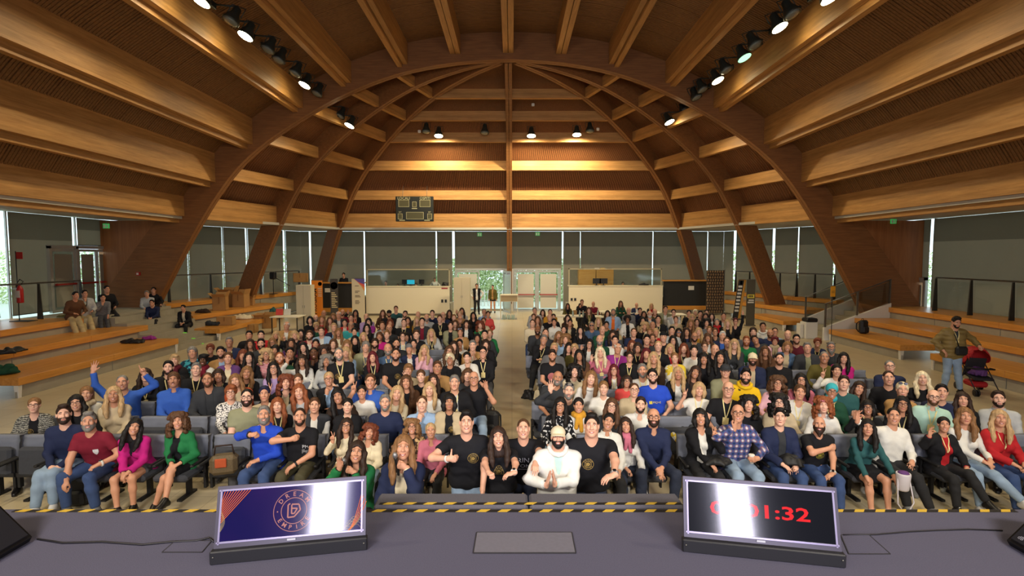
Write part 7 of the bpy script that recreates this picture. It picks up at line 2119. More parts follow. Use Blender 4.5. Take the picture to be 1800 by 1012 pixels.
# ---- white stair parapets with glass at right
for (lab, y, x0, x1, z0, z1) in (('white sloped stair wall with glass, nearer one at right', 20.95, 12.55, 15.2, .5, 1.5), ('white sloped stair wall with glass, farther one at right', 23.0, 12.9, 15.3, .62, 1.6)):
    t = thing('stair_wall', lab, 'wall', (x0, y, 0)); w_ = x1 - x0
    MB().hexa([(0, -.06, 0), (w_, -.06, 0), (w_, .06, 0), (0, .06, 0), (0, -.06, z0), (w_, -.06, z1), (w_, .06, z1), (0, .06, z0)]).build('parapet', WHITE_P, t)
    for q in (.06, w_ / 2, w_ - .04): zz = z0 + (z1 - z0) * q / w_; MB().bx(q - .03, q + .03, -.03, .03, zz, zz + .95).build('post', METAL, t)
    for a, b in ((.12, w_ / 2 - .06), (w_ / 2 + .06, w_ - .1)):
        za, zb = z0 + (z1 - z0) * a / w_, z0 + (z1 - z0) * b / w_
        MB().add([(a, 0, za + .06), (b, 0, zb + .06), (b, 0, zb + .88), (a, 0, za + .88)], [(0, 1, 2, 3)]).build('glass_panel', glass('frosted stair glass', (.62, .66, .66, 1), .12), t)
    MB().tube([(0, 0, z0 + .95), (w_, 0, z1 + .95)], .02, 8).build('handrail', METAL, t)
t = thing('stairs_right', 'concrete stairs between the white stair walls at right', 'stairs', (0, 0, 0)); t.name = 'stairs'
for k in range(6): MB().bx(13.0 + .4 * k, 15.5, 21.05, 22.9, .2 * k + .001, .2 * (k + 1)).build('step', CONC, t)
# ================================================================== BACK OF THE HALL
CREAM = M('cream counter panel', rgb(234, 224, 194), .6); WTOP = wood('light oak', rgb(190, 142, 76), rgb(212, 168, 100), 'X', .4)
def counter(label, pxa, pxb, y, pytop):
    a, b = at_y(pxa, pytop, y), at_y(pxb, pytop, y); zt = a.z; w_ = b.x - a.x
    t = thing('counter', label, 'counter', (a.x, y, 0))
    MB().bx(0, w_, 0, .08, .12, zt).build('front_panel', CREAM, t); MB().bx(-.02, w_ + .02, -.02, .5, zt, zt + .04).build('counter_top', CREAM, t)
    MB().bx(.02, w_ - .02, .03, .4, 0, .12).build('plinth', M('grey plinth', rgb(120, 110, 90), .7), t)
    f = MB(); h = 1.0
    for q in (0.03, w_ - .03): f.bx(q - .03, q + .03, .2, .26, zt + .04, zt + h)
    f.bx(0, w_, .2, .26, zt + h - .06, zt + h); f.build('frame', M('pale frame', rgb(170, 160, 130), .5), t)
    MB().bx(.06, w_ - .06, .22, .23, zt + .05, zt + h - .06).build('glass_panel', GLASSM, t)
    MB().bx(.0, w_, .5, 2.0, .0, .62).build('platform', CONC, t)
    return t, zt, w_, a.x
tl_, zt, wl, xl = counter('cream control counter with glass screen at the left of the back door', 643, 790, 29.5, 504)
MB().bx(wl - .45, wl - .1, -.01, 0, zt - .12, zt - .05).build('red_label', REDBAR, tl_)
for q in (.35, .15): MB().bx(wl - q - .12, wl - q, -.02, 0, .75, .92).build('socket', BLACK_P, tl_)
tr_, zt2, wr_, xr = counter('cream control counter with glass screen at the right of the back door', 1000, 1165, 29.5, 503)
for q in (.1, .3): MB().bx(q, q + .12, -.02, 0, .85, 1.0).build('socket', BLACK_P, tr_)
t = thing('wooden_cabinet', 'light wooden cabinet standing behind the right counter', 'cabinet', (at_y(1017, 500, 30.4).x, 30.4, .62)); z_ = at_y(1017, 474, 30.4).z - .62
for k in range(2): MB().bx(k * 1.03, k * 1.03 + 1.0, 0, .45, 0, z_).build('body', WTOP, t); MB().bx(k * 1.03 + .01, k * 1.03 + .99, -.02, 0, .02, z_ - .02).build('door', WTOP, t)
for k, (px, c) in enumerate(((1022, 'black'), (1050, 'white'), (1060, 'yellow'), (1072, 'brown'))):
    p = at_y(px, 473, 30.5); t = thing('binder', '%s folder lying on top of the wooden cabinet' % c, 'folder', (p.x, 30.45, z_ + .622)); MB().bx(-.12, .12, 0, .3, 0, .09).build('cover', cloth(c), t); MB().bx(-.11, .11, -.004, .29, .02, .07).build('pages', WHITE_P, t)
def display(label, px, py, y, z, w_=.45, h=.3, col=None):
    p = at_y(px, py, y); t = thing('computer_monitor', label, 'monitor', (p.x, y, z))
    MB().bx(-w_ / 2, w_ / 2, 0, .04, .1, .1 + h).build('screen_back', BLACK_P if col is None else col, t); MB().bx(-.03, .03, .0, .05, 0, .1).bx(-.1, .1, -.06, .12, 0, .015).build('stand', BLACK_P, t)
display('black monitor back on the right counter, left of two', 1049, 498, 29.7, zt2 + .04); display('black monitor back on the right counter, right of two', 1061, 498, 29.7, zt2 + .04)
display('screen glowing turquoise on the left counter', 722, 500, 29.75, zt + .04, .42, .24, emis('turquoise screen', rgb(60, 200, 225), 1.0))
display('dark monitor on the left counter near the turquoise screen', 711, 498, 29.8, zt + .04, .3, .26); display('dark monitor on the left counter by the white sweater', 741, 498, 29.8, zt + .04, .3, .26)
def lump(name, label, cat, p, size, mat, seed=0, extra=None, rz=0):
    """soft heap of cloth or a bag: lobed body with folds"""
    r = random.Random(seed); S = Shape(); sx, sy, sz = size
    for _ in range(16):
        a = r.uniform(0, 2 * PI); q = V3(math.cos(a) * sx * r.uniform(.1, .42), math.sin(a) * sy * r.uniform(.1, .42), 0); h = 1 - (abs(q[0]) / sx + abs(q[1]) / sy)
        e = q + V3(r.uniform(-.3, .3) * sx, r.uniform(-.3, .3) * sy, 0); th = min(sx, sy, sz * 2) * r.uniform(.07, .15)
        S.cone(q + V3(0, 0, sz * h * r.uniform(.3, .75)), V3(np.clip(e[0], -sx * .45, sx * .45), np.clip(e[1], -sy * .45, sy * .45), th * .6), th * 1.2, th * .8, .02)
    S.ell(V3(0, 0, sz * .2), (sx * .38, sy * .36, sz * .3), None, .04)
    V, Q, L = S.poly(max(size) / 26, gcut=[(V3(0, 0, 0.004), V3(0, 0, -1))])
    t = thing(name, label, cat, p, rz); obj('body', net_mesh('body', (V, Q, L), 1, None, [mat]), t)
    return t
NYL = M('black nylon', rgb(24, 24, 26), .6, noise=.1, scale=30)
def backpack(label, p, rz=0, h=.42, mat=None):
    m = mat or NYL; t = thing('backpack', label, 'backpack', p, rz)
    MB().rbox((0, 0, h / 2), (h * .66, h * .4, h), .06).build('body', m, t); MB().rbox((0, -h * .24, h * .3), (h * .52, h * .16, h * .46), .04).build('pocket', m, t)
    for s in (-1, 1): MB().tube([(s * .08, h * .2, h * .9), (s * .1, h * .42, h * .7), (s * .11, h * .4, h * .3), (s * .1, h * .2, h * .1)], .018, 6).build('strap', m, t)
    MB().tube([(-.04, h * .1, h), (-.03, h * .1, h + .05), (.03, h * .1, h + .05), (.04, h * .1, h)], .01, 6).build('handle', m, t)
lump('equipment_bag', 'black camera bag on the left counter end', 'bag', at_y(783, 503, 29.75) * 1, (.5, .25, .42), NYL, 3)
lump('equipment_bag', 'black equipment bag on the right counter end', 'bag', at_y(1132, 503, 29.75) * 1, (.7, .25, .3), NYL, 4)
# dark panel booths
BOARD = M('black panel', rgb(34, 34, 32), .7)
for lab, pa, pb, y, yt, yb, sign in (('black panelled booth with wooden trim at back left', 553, 641, 29.6, 498, 541, 576), ('black panelled booth with wooden trim at back right', 1167, 1243, 29.6, 494, 537, 1215)):
    a, b = at_y(pa, yt, y), at_y(pb, yb, y); w_ = b.x - a.x; t = thing('booth', lab, 'booth', (a.x, y, 0))
    MB().bx(0, w_, 0, .1, b.z, a.z).build('panel', BOARD, t); MB().bx(-.05, w_, -.06, .5, a.z, a.z + .06).build('top_trim', W_BENCHX, t); MB().bx(0, w_, -.08, .1, b.z - .22, b.z).build('bottom_trim', W_BENCHX, t); MB().bx(0, w_, .05, .15, 0, b.z - .22).build('base', CONC, t)
    q = at_y(sign, (yt + yb) / 2 - 12, y).x - a.x; MB().bx(q - .16, q + .16, -.012, 0, a.z - .5, a.z - .27).build('paper_sign', WHITE_P, t)
    MB().bx(0, w_, .5, 2.0, 0, 1.0).build('platform', CONC, t)
# tall cabinets
CABM = M('beige locker', rgb(206, 196, 168), .5)
for lab, pa, pb, y, yt in (('tall beige double cabinet beside the open back door', 797, 826, 28.6, 488), ('tall cream cabinet at the left of the seated audience', 520, 546, 23.6, 501)):
    a, b = at_y(pa, yt, y), at_y(pb, yt, y); w_ = b.x - a.x; t = thing('tall_cabinet', lab, 'cabinet', (a.x, y, 0)); MB().bx(0, w_, 0, .45, 0, a.z).build('body', CABM, t)
    for k in range(2): MB().bx(k * w_ / 2 + .006, (k + 1) * w_ / 2 - .006, -.02, 0, .06, a.z - .02).build('door', CABM, t); MB().bx(w_ / 2 + (k - .5) * .08 - .008, w_ / 2 + (k - .5) * .08 + .008, -.035, -.02, a.z * .5, a.z * .5 + .12).build('handle', METAL, t)
# desk by the door
a = at_y(879, 518, 27.6); t = thing('desk', 'cream desk with an open shelf of bottled water by the back door', 'desk', (a.x, 27.6, 0)); zt_ = a.z; w_ = .95
MB().bx(0, w_, 0, .6, zt_ - .04, zt_).build('desk_top', CREAM, t); MB().bx(.02, w_ - .02, .02, .04, zt_ - .34, zt_ - .04).build('front_panel', M('tan panel', rgb(176, 156, 116), .6), t)
for q in (0, w_ - .04): MB().bx(q, q + .04, 0, .6, 0, zt_ - .04).build('side_panel', CREAM, t)
MB().bx(.04, w_ - .04, .05, .6, zt_ - .37, zt_ - .34).build('shelf', CREAM, t)
WATER = M('water bottle plastic', rgb(170, 190, 180), .25, spec=.6)
def bottle(label, p, h=.24, mat=None, grp=None):
    t = thing('water_bottle', label, 'bottle', p, 0, grp); r = h * .15
    MB().lathe([(r * .9, 0), (r, .02), (r, h * .62), (r * .45, h * .82), (r * .4, h * .92)], n=10).build('bottle', mat or WATER, t); MB().lathe([(r * .45, h * .91), (r * .45, h), (0, h)], n=8).build('cap', WHITE_P, t)
for k in range(3):
    for j in range(4): bottle('bottled water on the desk shelf, %s pack, %s bottle of the %s pair' % (ordn[k], 'back' if j % 2 else 'front', 'left' if j < 2 else 'right'), (a.x + .16 + k * .24 + (j // 2) * .1, 27.72 + (j % 2) * .12, .002), .3, None, 'packs of bottled water under the desk')
# tables at the back
TABT = M('white table cloth', rgb(220, 214, 194), .8)
def table(label, xa, xb, y, d=.75, z=.75):
    t = thing('table', label, 'table', (xa, y, 0)); w_ = xb - xa; MB().rbox((w_ / 2, d / 2, z - .02), (w_, d, .04), .01).build('table_top', TABT, t)
    for q in (.08, w_ - .08):
        for r in (.08, d - .08): MB().bx(q - .02, q + .02, r - .02, r + .02, 0, z - .04).build('leg', DMETAL, t)
for k, (pa, pb, yy) in enumerate(((972, 1030, 556), (1032, 1062, 557), (1055, 1100, 548), (1105, 1165, 550), (1180, 1208, 553))):
    p = at_z(pa, yy, .75); q = at_z(pb, yy, .75); table('white table behind the right seating block, %s from the aisle' % ordn[k], p.x, q.x, p.y)
p = at_z(473, 557, .75); table('white table with papers beside the cream cabinet at left', p.x, p.x + 1.25, p.y, .9)
for px, py, lab in ((1007, 552, 'white plastic bottle on the first back table'), (1051, 551, 'clear bottle on the second back table'), (1019, 553, 'clear water bottle beside the papers on the back table'), (1088, 545, 'white bottle in front of the green top person'), (1025, 553, 'second clear water bottle beside the papers')):
    bottle(lab, at_z(px, py + 3, .755), .26)
t = thing('orange_ball', 'round orange object on the back table', 'ball', at_z(1092, 548, .755)); MB().ball((0, 0, .14), .14, 12).build('ball', cloth('orange'), t); MB().ball((0, 0, .28), .02, 6).build('knob', WHITE_P, t)
t = thing('folder', 'tan folder standing on the first back table', 'folder', at_z(1011, 553, .755)); MB().box((0, .04, .1), (.16, .02, .2), 0, (-.2, 0, 0)).build('cover', cloth('tan'), t); MB().box((0, .055, .1), (.15, .012, .19), 0, (-.2, 0, 0)).build('pages', WHITE_P, t)
for px, lab in ((500, 'white sheet standing on the left table'), (486, 'red and white leaflets on the left table')):
    t = thing('paper_stand', lab, 'paper', at_z(px, 555, .755)); MB().box((0, .3, .14), (.3, .01, .28), 0, (-.25, 0, .1)).build('sheet', WHITE_P if px == 500 else cloth('coral'), t); MB().box((0, .36, .1), (.1, .06, .01), 0, (.5, 0, 0)).build('prop', WHITE_P, t)
# banners
def banner(label, px0, px1, pyt, pyb, y, mat, zb=None, tilt=0.0):
    a, b = at_y(px0, pyt, y), at_y(px1, pyb, y); zb = b.z if zb is None else zb; t = thing('rollup_banner', label, 'banner', (a.x, y, zb)); w_ = b.x - a.x; h = a.z - zb
    MB().hexa([(0, 0, .06), (w_, 0, .06), (w_, .012, .06), (0, .012, .06), (tilt, 0, h), (w_ + tilt, 0, h), (w_ + tilt, .012, h), (tilt, .012, h)]).build('cloth', mat, t)
    MB().rbox((w_ / 2, .01, .035), (w_ + .06, .16, .07), .01).build('base', METAL, t); MB().tube([(w_ / 2, .05, .05), (w_ / 2 + tilt, .03, h)], .01, 6).build('pole', METAL, t); MB().bx(tilt, w_ + tilt, -.008, .02, h - .02, h + .01).build('top_bar', METAL, t)
    return t, w_, h
t, w_, h = banner('orange roll-up banner with sideways black lettering', 547, 568, 492, 560, 26.5, M('orange banner', rgb(238, 140, 36), .6)); 
text_obj('PROGRAM', .28, M('black print', rgb(30, 24, 18), .7), t, (w_ * .3, -.004, h * .45), (PI / 2, -PI / 2, 0), bold=True); MB().lathe([(.0, 0), (.1, 0)], (w_ * .78, -.005, h * .9), 16, 0, Euler((PI / 2, 0, 0)).to_matrix()).build('emblem', WHITE_P, t)
for k in range(5): MB().bx(w_ * .58, w_ * .92, -.004, -.002, h * (.78 - .05 * k), h * (.795 - .05 * k)).build('print_line', WHITE_P, t)
t, w_, h = banner('dark grey roll-up banner with round emblem and slanted pale lettering', 580, 595, 490, 560, 27.0, M('grey banner', rgb(72, 68, 62), .6), None, .0)
MB().lathe([(.0, 0), (.19, 0)], (w_ / 2, -.005, h * .83), 18, 0, Euler((PI / 2, 0, 0)).to_matrix()).build('emblem', M('cream print', rgb(222, 208, 160), .7), t)
for k in range(9): MB().bx(w_ * .15, w_ * (.6 + .15 * ((k * 7) % 3)), -.005, -.002, h * (.64 - .045 * k), h * (.662 - .045 * k)).build('print_line', M('cream print', rgb(222, 208, 160), .7), t)
t, w_, h = banner('cream roll-up banner with a violet and orange corner', 618, 642, 489, 566, 28.0, M('cream banner', rgb(226, 212, 178), .6))
for k, c in enumerate(((96, 84, 160), (226, 96, 92), (240, 150, 70))):
    o = .12 * k; q = [(w_ * (.15 + .16 * k), h), (w_, h * (1 - .26 * k / 2.5) if k == 0 else h * (.86 - .1 * (k - 1))), (w_, h * (.86 - .1 * k)), (w_ * (.55 + .15 * k), h * (.9 - .06 * k))]
    MB().add([(x, -.003 - .001 * k, z) for x, z in ([(w_ * .15, h), (w_ * .5, h * .92), (w_, h * .86), (w_, h)] if k == 0 else [(w_ * .15, h), (w_ * .5, h * .92), (w_, h * .86), (w_, h * .79), (w_ * .6, h * .88)] if k == 1 else [(w_ * .5, h * .9), (w_, h * .79), (w_, h * .70), (w_ * .75, h * .82)])], [tuple(range(4 if k != 1 else 5))]).build('print', M('banner print %d' % k, rgb(*c), .6), t)
for k, (z, x1) in enumerate(((.82, .5), (.70, .6), (.67, .4), (.60, .6), (.57, .7), (.48, .5), (.45, .6), (.42, .5))): MB().bx(w_ * .25, w_ * (.25 + x1 * .6), -.005, -.002, h * z, h * z + .035).build('print_line', M('brown print', rgb(120, 104, 84), .7), t)
t, w_, h = banner('narrow orange and black banner with sideways white lettering at right', 1289, 1301, 491, 562, 24.6, M('amber banner', rgb(206, 150, 60), .6), None, .25)

for k in range(8): zq = h * (.80 - .085 * k); xq = w_ * .12 + .25 * zq / h; MB().bx(xq, xq + w_ * .5, -.008, -.004, zq, zq + h * .05).build('print_line', WHITE_P, t)
MB().lathe([(0, 0), (.055, 0)], (w_ * .4 + .23, -.006, h * .92), 14, 0, Matrix.Diagonal((1, 1, 2)).to_3x3() @ Euler((PI / 2, 0, 0)).to_matrix()).build('emblem', WHITE_P, t)
MB().hexa([(0, -.003, .08), (w_ * .7, -.003, .08), (w_ * .7, -.001, .08), (0, -.001, .08), (.25, -.003, h * .98), (w_ * .7 + .25, -.003, h * .98), (w_ * .7 + .25, -.001, h * .98), (.25, -.001, h * .98)]).build('black_field', BOARD, t)
t, w_, h = banner('dark grey-brown roll-up banner with small yellow label at right', 1313, 1326, 491, 573, 24.0, M('taupe banner', rgb(84, 78, 62), .6))
MB().bx(w_ * .1, w_ * .9, -.005, -.002, h * .60, h * .68).build('label_field', M('yellow print', rgb(226, 206, 80), .7), t)
for k in range(3): MB().bx(w_ * (.25 + .18 * k), w_ * (.36 + .18 * k), -.008, -.005, h * .62, h * .665).build('print_line', BOARD, t)
for k in range(2): MB().bx(w_ * (.25 - .1 * k), w_ * .85, -.006, -.003, h * (.54 - .045 * k), h * (.57 - .045 * k)).build('print_line', WHITE_P, t)
a, b = at_y(1243, 475, 26.4), at_y(1271, 550, 26.4); t = thing('display_panel', 'tall dark display panel with a grid of brown shells', 'panel', (a.x, 26.4, b.z)); w_ = b.x - a.x; h = a.z - b.z
MB().bx(0, w_, 0, .06, 0, h).build('board', M('dark brown board', rgb(58, 46, 36), .7), t); MB().bx(w_, w_ + .04, -.02, .08, 0, h + .02).build('edge', METAL, t)
me = MB().lathe([(.055, 0), (.05, .02), (.02, .035), (0, .037)], (0, 0, 0), 8, 0, Euler((PI / 2, 0, 0)).to_matrix()).mesh('shell', [M('brown shell', rgb(120, 94, 62), .5)])
for i in range(7):
    for j in range(15): o = obj('shell', me, t); o.location = (w_ * (i + .5 + .25 * (j % 2) - .12) / 7, 0, h * (j + .5) / 15); o.scale = (.8, 1, 1.15)
# sign on a pole, bin, exit signs, extinguisher
p = at_z(1463, 590, 0.0); t = thing('sign_pole', 'orange sign board on a thin pole by the right stair wall', 'sign', (12.35, 20.1, 0)); zz = at_y(1465, 503, 20.1).z
MB().tube([(0, 0, 0), (0, 0, zz)], .012, 6).lathe([(.16, 0), (.16, .015), (0, .02)], n=14).build('pole', DMETAL, t); MB().bx(-.09, .09, -.015, 0, zz - .4, zz).build('board', M('amber board', rgb(226, 158, 30), .6), t)
for k in range(2): MB().bx(-.06, .06, -.018, -.015, zz - .2 - .05 * k, zz - .185 - .05 * k).build('print_line', BOARD, t)
t = thing('waste_bin', 'white square waste bin with black lid near the right stairs', 'bin', at_z(1421, 594, 0)); MB().rbox((0, 0, .34), (.5, .45, .68), .02).build('body', WHITE_P, t); MB().rbox((.03, 0, .76), (.46, .44, .16), .04).build('lid', BLACK_P, t); MB().rbox((-.33, .06, .3), (.14, .3, .6), .02).build('side_box', WHITE_P, t)
GREEN = M('exit sign green', rgb(60, 170, 90), .5, emit=rgb(60, 180, 90), estr=.5)
for px, py, y, sc, lab in ((186, 397, 19.6, 1, 'left of the left doors'), (236, 404, 21.6, 1, 'beside the left arch'), (843, 412, 31.6, 1.2, 'above the open back door'), (945, 411, 31.6, 1.2, 'above the closed back door'), (1571, 389, 21.4, 1, 'beside the right arch'), (894, 464, 31.3, .9, 'on the centre post')):
    p = at_y(px, py, y); t = thing('exit_sign', 'green emergency exit sign %s' % lab, 'sign', p); w_ = .11 * sc
    MB().box((0, .02, 0), (w_ * 2, .04, w_ * 1.6)).build('box', GREEN, t); MB().bx(-w_ * .8, -w_ * .1, -.004, 0, -w_ * .6, w_ * .5).bx(w_ * .3, w_ * .75, -.004, 0, -w_ * .6, w_ * .5).build('pictogram', WHITE_P, t)
    MB().bx(-.01, .01, .01, .03, w_ * .8, w_ * .8 + .12).build('hanger', METAL, t)
p = at_y(35, 516, 16.6); t = thing('fire_extinguisher', 'red fire extinguisher hung on a black pole stand at left', 'extinguisher', (p.x, 16.6, 1.3)); z_ = p.z - 1.3; RED = M('extinguisher red', rgb(170, 30, 32), .35)
MB().lathe([(.0, z_ - .3), (.085, z_ - .29), (.09, z_ - .26), (.09, z_ + .14), (.06, z_ + .22), (.03, z_ + .25), (.03, z_ + .28)], n=14).build('cylinder', RED, t); MB().bx(-.03, .08, -.02, .02, z_ + .28, z_ + .33).build('valve', BLACK_P, t)
MB().tube([(.06, 0, z_ + .31), (.13, 0, z_ + .38), (.02, 0, z_ + .46), (-.1, 0, z_ + .3), (-.11, 0, z_ - .05)], .014, 6).build('hose', BLACK_P, t); MB().bx(-.075, .075, -.095, -.085, z_ - .12, z_ + .1).build('label_plate', M('pale label', rgb(200, 196, 190), .6), t)
MB().tube([(-.14, .08, 0), (-.14, .08, z_ + 1.35)], .014, 6).bx(-.3, .3, -.1, .25, 0, .02).bx(-.14, 0, .05, .09, z_ + .1, z_ + .13).build('stand', BLACK_P, t); MB().bx(-.11, .09, .06, .075, z_ + 1.1, z_ + 1.32).build('sign_plate', RED, t)
p = at_y(243, 481, 21.2); t = thing('fire_call_point', 'small red fire call point beside the left arch', 'alarm', p); MB().box((0, 0, 0), (.14, .08, .14)).build('box', RED, t); MB().box((0, -.045, 0), (.08, .01, .08)).build('glass_plate', WHITE_P, t)
# scoreboard
a, b = at_y(695, 345, 28.5), at_y(762, 389, 28.5); t = thing('scoreboard', 'dark hanging scoreboard with LOCALI and OSPITI panels', 'scoreboard', ((a.x + b.x) / 2, 28.5, (a.z + b.z) / 2)); w_, h = b.x - a.x, a.z - b.z
MB().rbox((0, .08, 0), (w_, .16, h), .02).build('case', M('scoreboard case', rgb(26, 28, 22), .5), t); PALE = M('pale scoreboard print', rgb(190, 184, 140), .6); FIELD = M('score field', rgb(76, 72, 44), .5)
def field(u, v, su, sv):
    MB().bx((u - su / 2) * w_, (u + su / 2) * w_, -.008, -.002, (v - sv / 2) * h, (v + sv / 2) * h).build('digit_field', FIELD, t); m = MB(); e = .012
    for (x0, x1, z0, z1) in ((u - su / 2, u + su / 2, v + sv / 2 - e, v + sv / 2), (u - su / 2, u + su / 2, v - sv / 2, v - sv / 2 + e), (u - su / 2, u - su / 2 + e * .7, v - sv / 2, v + sv / 2), (u + su / 2 - e * .7, u + su / 2, v - sv / 2, v + sv / 2)): m.bx(x0 * w_, x1 * w_, -.012, -.008, z0 * h, z1 * h)
    m.build('field_rim', PALE, t)
field(-.28, .22, .28, .28); field(.28, .22, .28, .28); field(0, .18, .11, .22); field(.01, -.27, .46, .28); field(-.38, -.3, .12, .22); field(.4, -.3, .12, .22)
text_obj('LOCALI', .2, PALE, t, (-.28 * w_, -.012, .42 * h)); text_obj('OSPITI', .2, PALE, t, (.28 * w_, -.012, .42 * h)); text_obj('SET', .1, PALE, t, (-.38 * w_, -.012, -.13 * h)); text_obj('SET', .1, PALE, t, (.4 * w_, -.012, -.13 * h))
for u in (-.33, .33): MB().bx(u * w_ - .15, u * w_ + .15, -.01, -.002, -.47 * h, -.44 * h).build('print_line', PALE, t)
MB().bx(-.07 * w_, .07 * w_, -.01, -.002, .0, .03 * h).build('print_line', PALE, t)
for u in (-.32, .32): MB().tube([(u * w_, .08, h / 2), (u * w_, .3, h / 2 + .6)], .012, 6).build('hanger', METAL, t)
for px, py, lab in ((737, 231, 'left of the lit floodlights'), (937, 184, 'upper right of the centre rib'), (1051, 227, 'right end of the back beam')): p = at_y(px, py, 26.0 if py > 200 else 24.6); t = thing('wifi_box', 'small white box on a roof beam, %s' % lab, 'device', p); MB().rbox((0, 0, 0), (.14, .06, .14), .02).build('case', WHITE_P, t); MB().box((0, .05, 0), (.06, .06, .06)).build('mount', METAL, t)
# ================================================================== THINGS LYING ABOUT
CARD = M('cardboard', rgb(176, 132, 76), .8, noise=.06, scale=8); TAPEB = M('brown packing tape', rgb(150, 106, 56), .4)
def carton(label, px, py, z, size, rz=0, open_=True, y=None):
    p = at_z(px, py, z) if y is None else at_y(px, py, y); t = thing('cardboard_box', label, 'box', (p.x, p.y, z), rz, None); a, b, h = size; e = .012
    MB().bx(-a / 2, a / 2, -b / 2, -b / 2 + e, 0, h).bx(-a / 2, a / 2, b / 2 - e, b / 2, 0, h).bx(-a / 2, -a / 2 + e, -b / 2, b / 2, 0, h).bx(a / 2 - e, a / 2, -b / 2, b / 2, 0, h).bx(-a / 2, a / 2, -b / 2, b / 2, 0, e).build('walls', CARD, t)
    for k, (dx, dy) in enumerate(((0, -1), (0, 1), (-1, 0), (1, 0))):
        ang = (1.9 if k % 2 else 2.4) if open_ else 0.03
        L = b / 2 if dy else a / 2 
        c, s = math.cos(ang), math.sin(ang); w2 = a if dy else b
        q0 = Vector((dx * a / 2, dy * b / 2, h)); q1 = q0 + Vector((-dx * c, -dy * c, s)) * L * .9; sd = Vector((1, 0, 0)) * a / 2 if dy else Vector((0, 1, 0)) * b / 2
        MB().add([q0 - sd, q0 + sd, q1 + sd * .97, q1 - sd * .97, q0 - sd + Vector((0, 0, .006)), q0 + sd + Vector((0, 0, .006)), q1 + sd * .97 + Vector((0, 0, .006)), q1 - sd * .97 + Vector((0, 0, .006))], [(0, 1, 2, 3), (7, 6, 5, 4), (0, 4, 5, 1), (2, 6, 7, 3), (1, 5, 6, 2), (0, 3, 7, 4)]).build('flap', CARD, t)
    MB().bx(-.03, .03, -b / 2 - .003, -b / 2, h * .5, h).build('packing_tape', TAPEB, t)
carton('tall open cardboard box on the middle far left bench', 388, 545, .9, (.55, .45, .62), .2); carton('tall brown carton behind the first on the far left bench', 402, 538, .9, (.7, .5, .7), .1); carton('open carton right of the tall ones on the far left bench', 424, 539, .9, (.6, .5, .62), -.1); carton('small carton at the end of the far left bench', 440, 536, .9, (.35, .35, .36), .1)
carton('closed tan carton on the lowest far left bench', 398, 571, .47, (.62, .4, .36), .1, False); carton('carton standing on the floor under the far left bench end', 441, 584, 0, (.5, .4, .36), 0, False); carton('narrow open carton on the floor by the bench end', 456, 577, 0, (.35, .35, .55), .2); carton('large open carton on the floor beside the table', 471, 576, 0, (.62, .5, .5), 0)
carton('big brown carton on top of the booth at back left', 529, 497, at_y(600, 498, 29.6).z + .065, (.75, .3, .5), 0, False, 29.85); carton('carton under the far left table on the floor', 487, 560, 0, (.6, .4, .4), .1, False)
lump('white_bundle', 'heap of white bags on the lowest far left bench', 'bags', at_z(425, 562, .475) + Vector((-.1, .3, 0)), (1.1, .5, .36), cloth('cream'), 11); lump('bag', 'dark bags on the near end of the lowest far left bench', 'bag', at_z(368, 573, .475) + Vector((0, .2, 0)), (.7, .4, .3), cloth('charcoal'), 12); lump('bag', 'cream drawstring bag on the lowest far left bench', 'bag', at_z(382, 570, .475) + Vector((.05, .25, 0)), (.34, .3, .34), cloth('beige'), 13)
lump('jacket_heap', 'dark coat on the middle far left bench', 'coat', at_z(346, 551, .905) + Vector((.1, .3, 0)), (.6, .4, .3), cloth('darkbrown'), 14); lump('coat', 'dark blue coat draped on a carton near the left table', 'coat', at_z(475, 549, .5) + Vector((.05, .0, .03)), (.6, .45, .4), cloth('teal'), 15)
lump('coat', 'black jacket lying on the lowest left bench', 'coat', at_z(238, 604, .495) + Vector((-.2, .2, 0)), (.95, .45, .2), NYL, 16); lump('coat', 'purple scarf beside the black jacket on the left bench', 'scarf', at_z(264, 597, .495) + Vector((-.1, .1, 0)), (.5, .35, .16), cloth('violet'), 17)
lump('coat', 'black coat hanging over the edge of the middle left bench', 'coat', at_z(20, 621, .905) + Vector((-.1, .05, 0)), (.5, .9, .2), NYL, 18); lump('coat', 'dark green coat at the near end of the lowest left bench', 'coat', at_z(8, 662, .495) + Vector((-.35, .3, 0)), (.7, .6, .3), cloth('darkgreen'), 19)
backpack('black backpack on the lower right bench', at_z(1522, 588, .495) + Vector((.1, .3, 0)), .2, .5); backpack('black backpack on the floor at the front row feet, left side', at_z(152, 880, .0) + Vector((0, -.1, 0)), .1, .44)
lump('bag', 'brown jacket lying on the top left bench', 'coat', at_z(108, 558, 1.305) + Vector((0, .2, 0)), (.7, .35, .12), cloth('olive'), 20)
backpack('black backpack hanging in the aisle at the left block', (at_z(868, 735, 0).x, 9.4, .12), -.4, .46); bottle('yellow bottle beside the aisle backpack', (at_z(851, 735, 0).x - .02, 9.05, .3), .26, M('yellow bottle plastic', rgb(206, 186, 60), .4)); lump('bag', 'black shoulder bag on the floor at the right block aisle end', 'bag', (.42, 12.3, 0), (.42, .34, .34), NYL, 22); lump('bag', 'cream tote bag hanging at the right block aisle end', 'bag', (.62, 12.0, .06), (.22, .28, .5), cloth('cream'), 23)
stand = thing('lamp_stand', 'black boom lamp stand on the top far left bench', 'stand', (at_y(481, 520, 28.5).x, 28.5, 1.31)); MB().tube([(0, 0, 0), (0, 0, 1.0)], .02, 6).build('pole', BLACK_P, stand); MB().tube([(0, 0, .95), (.9, 0, .45)], .016, 6).build('boom', BLACK_P, stand); MB().rbox((.0, 0, 1.0), (.3, .3, .4), .05).build('lamp_head', BLACK_P, stand); MB().lathe([(.22, 0), (.22, .02), (0, .03)], n=12).build('base', BLACK_P, stand)
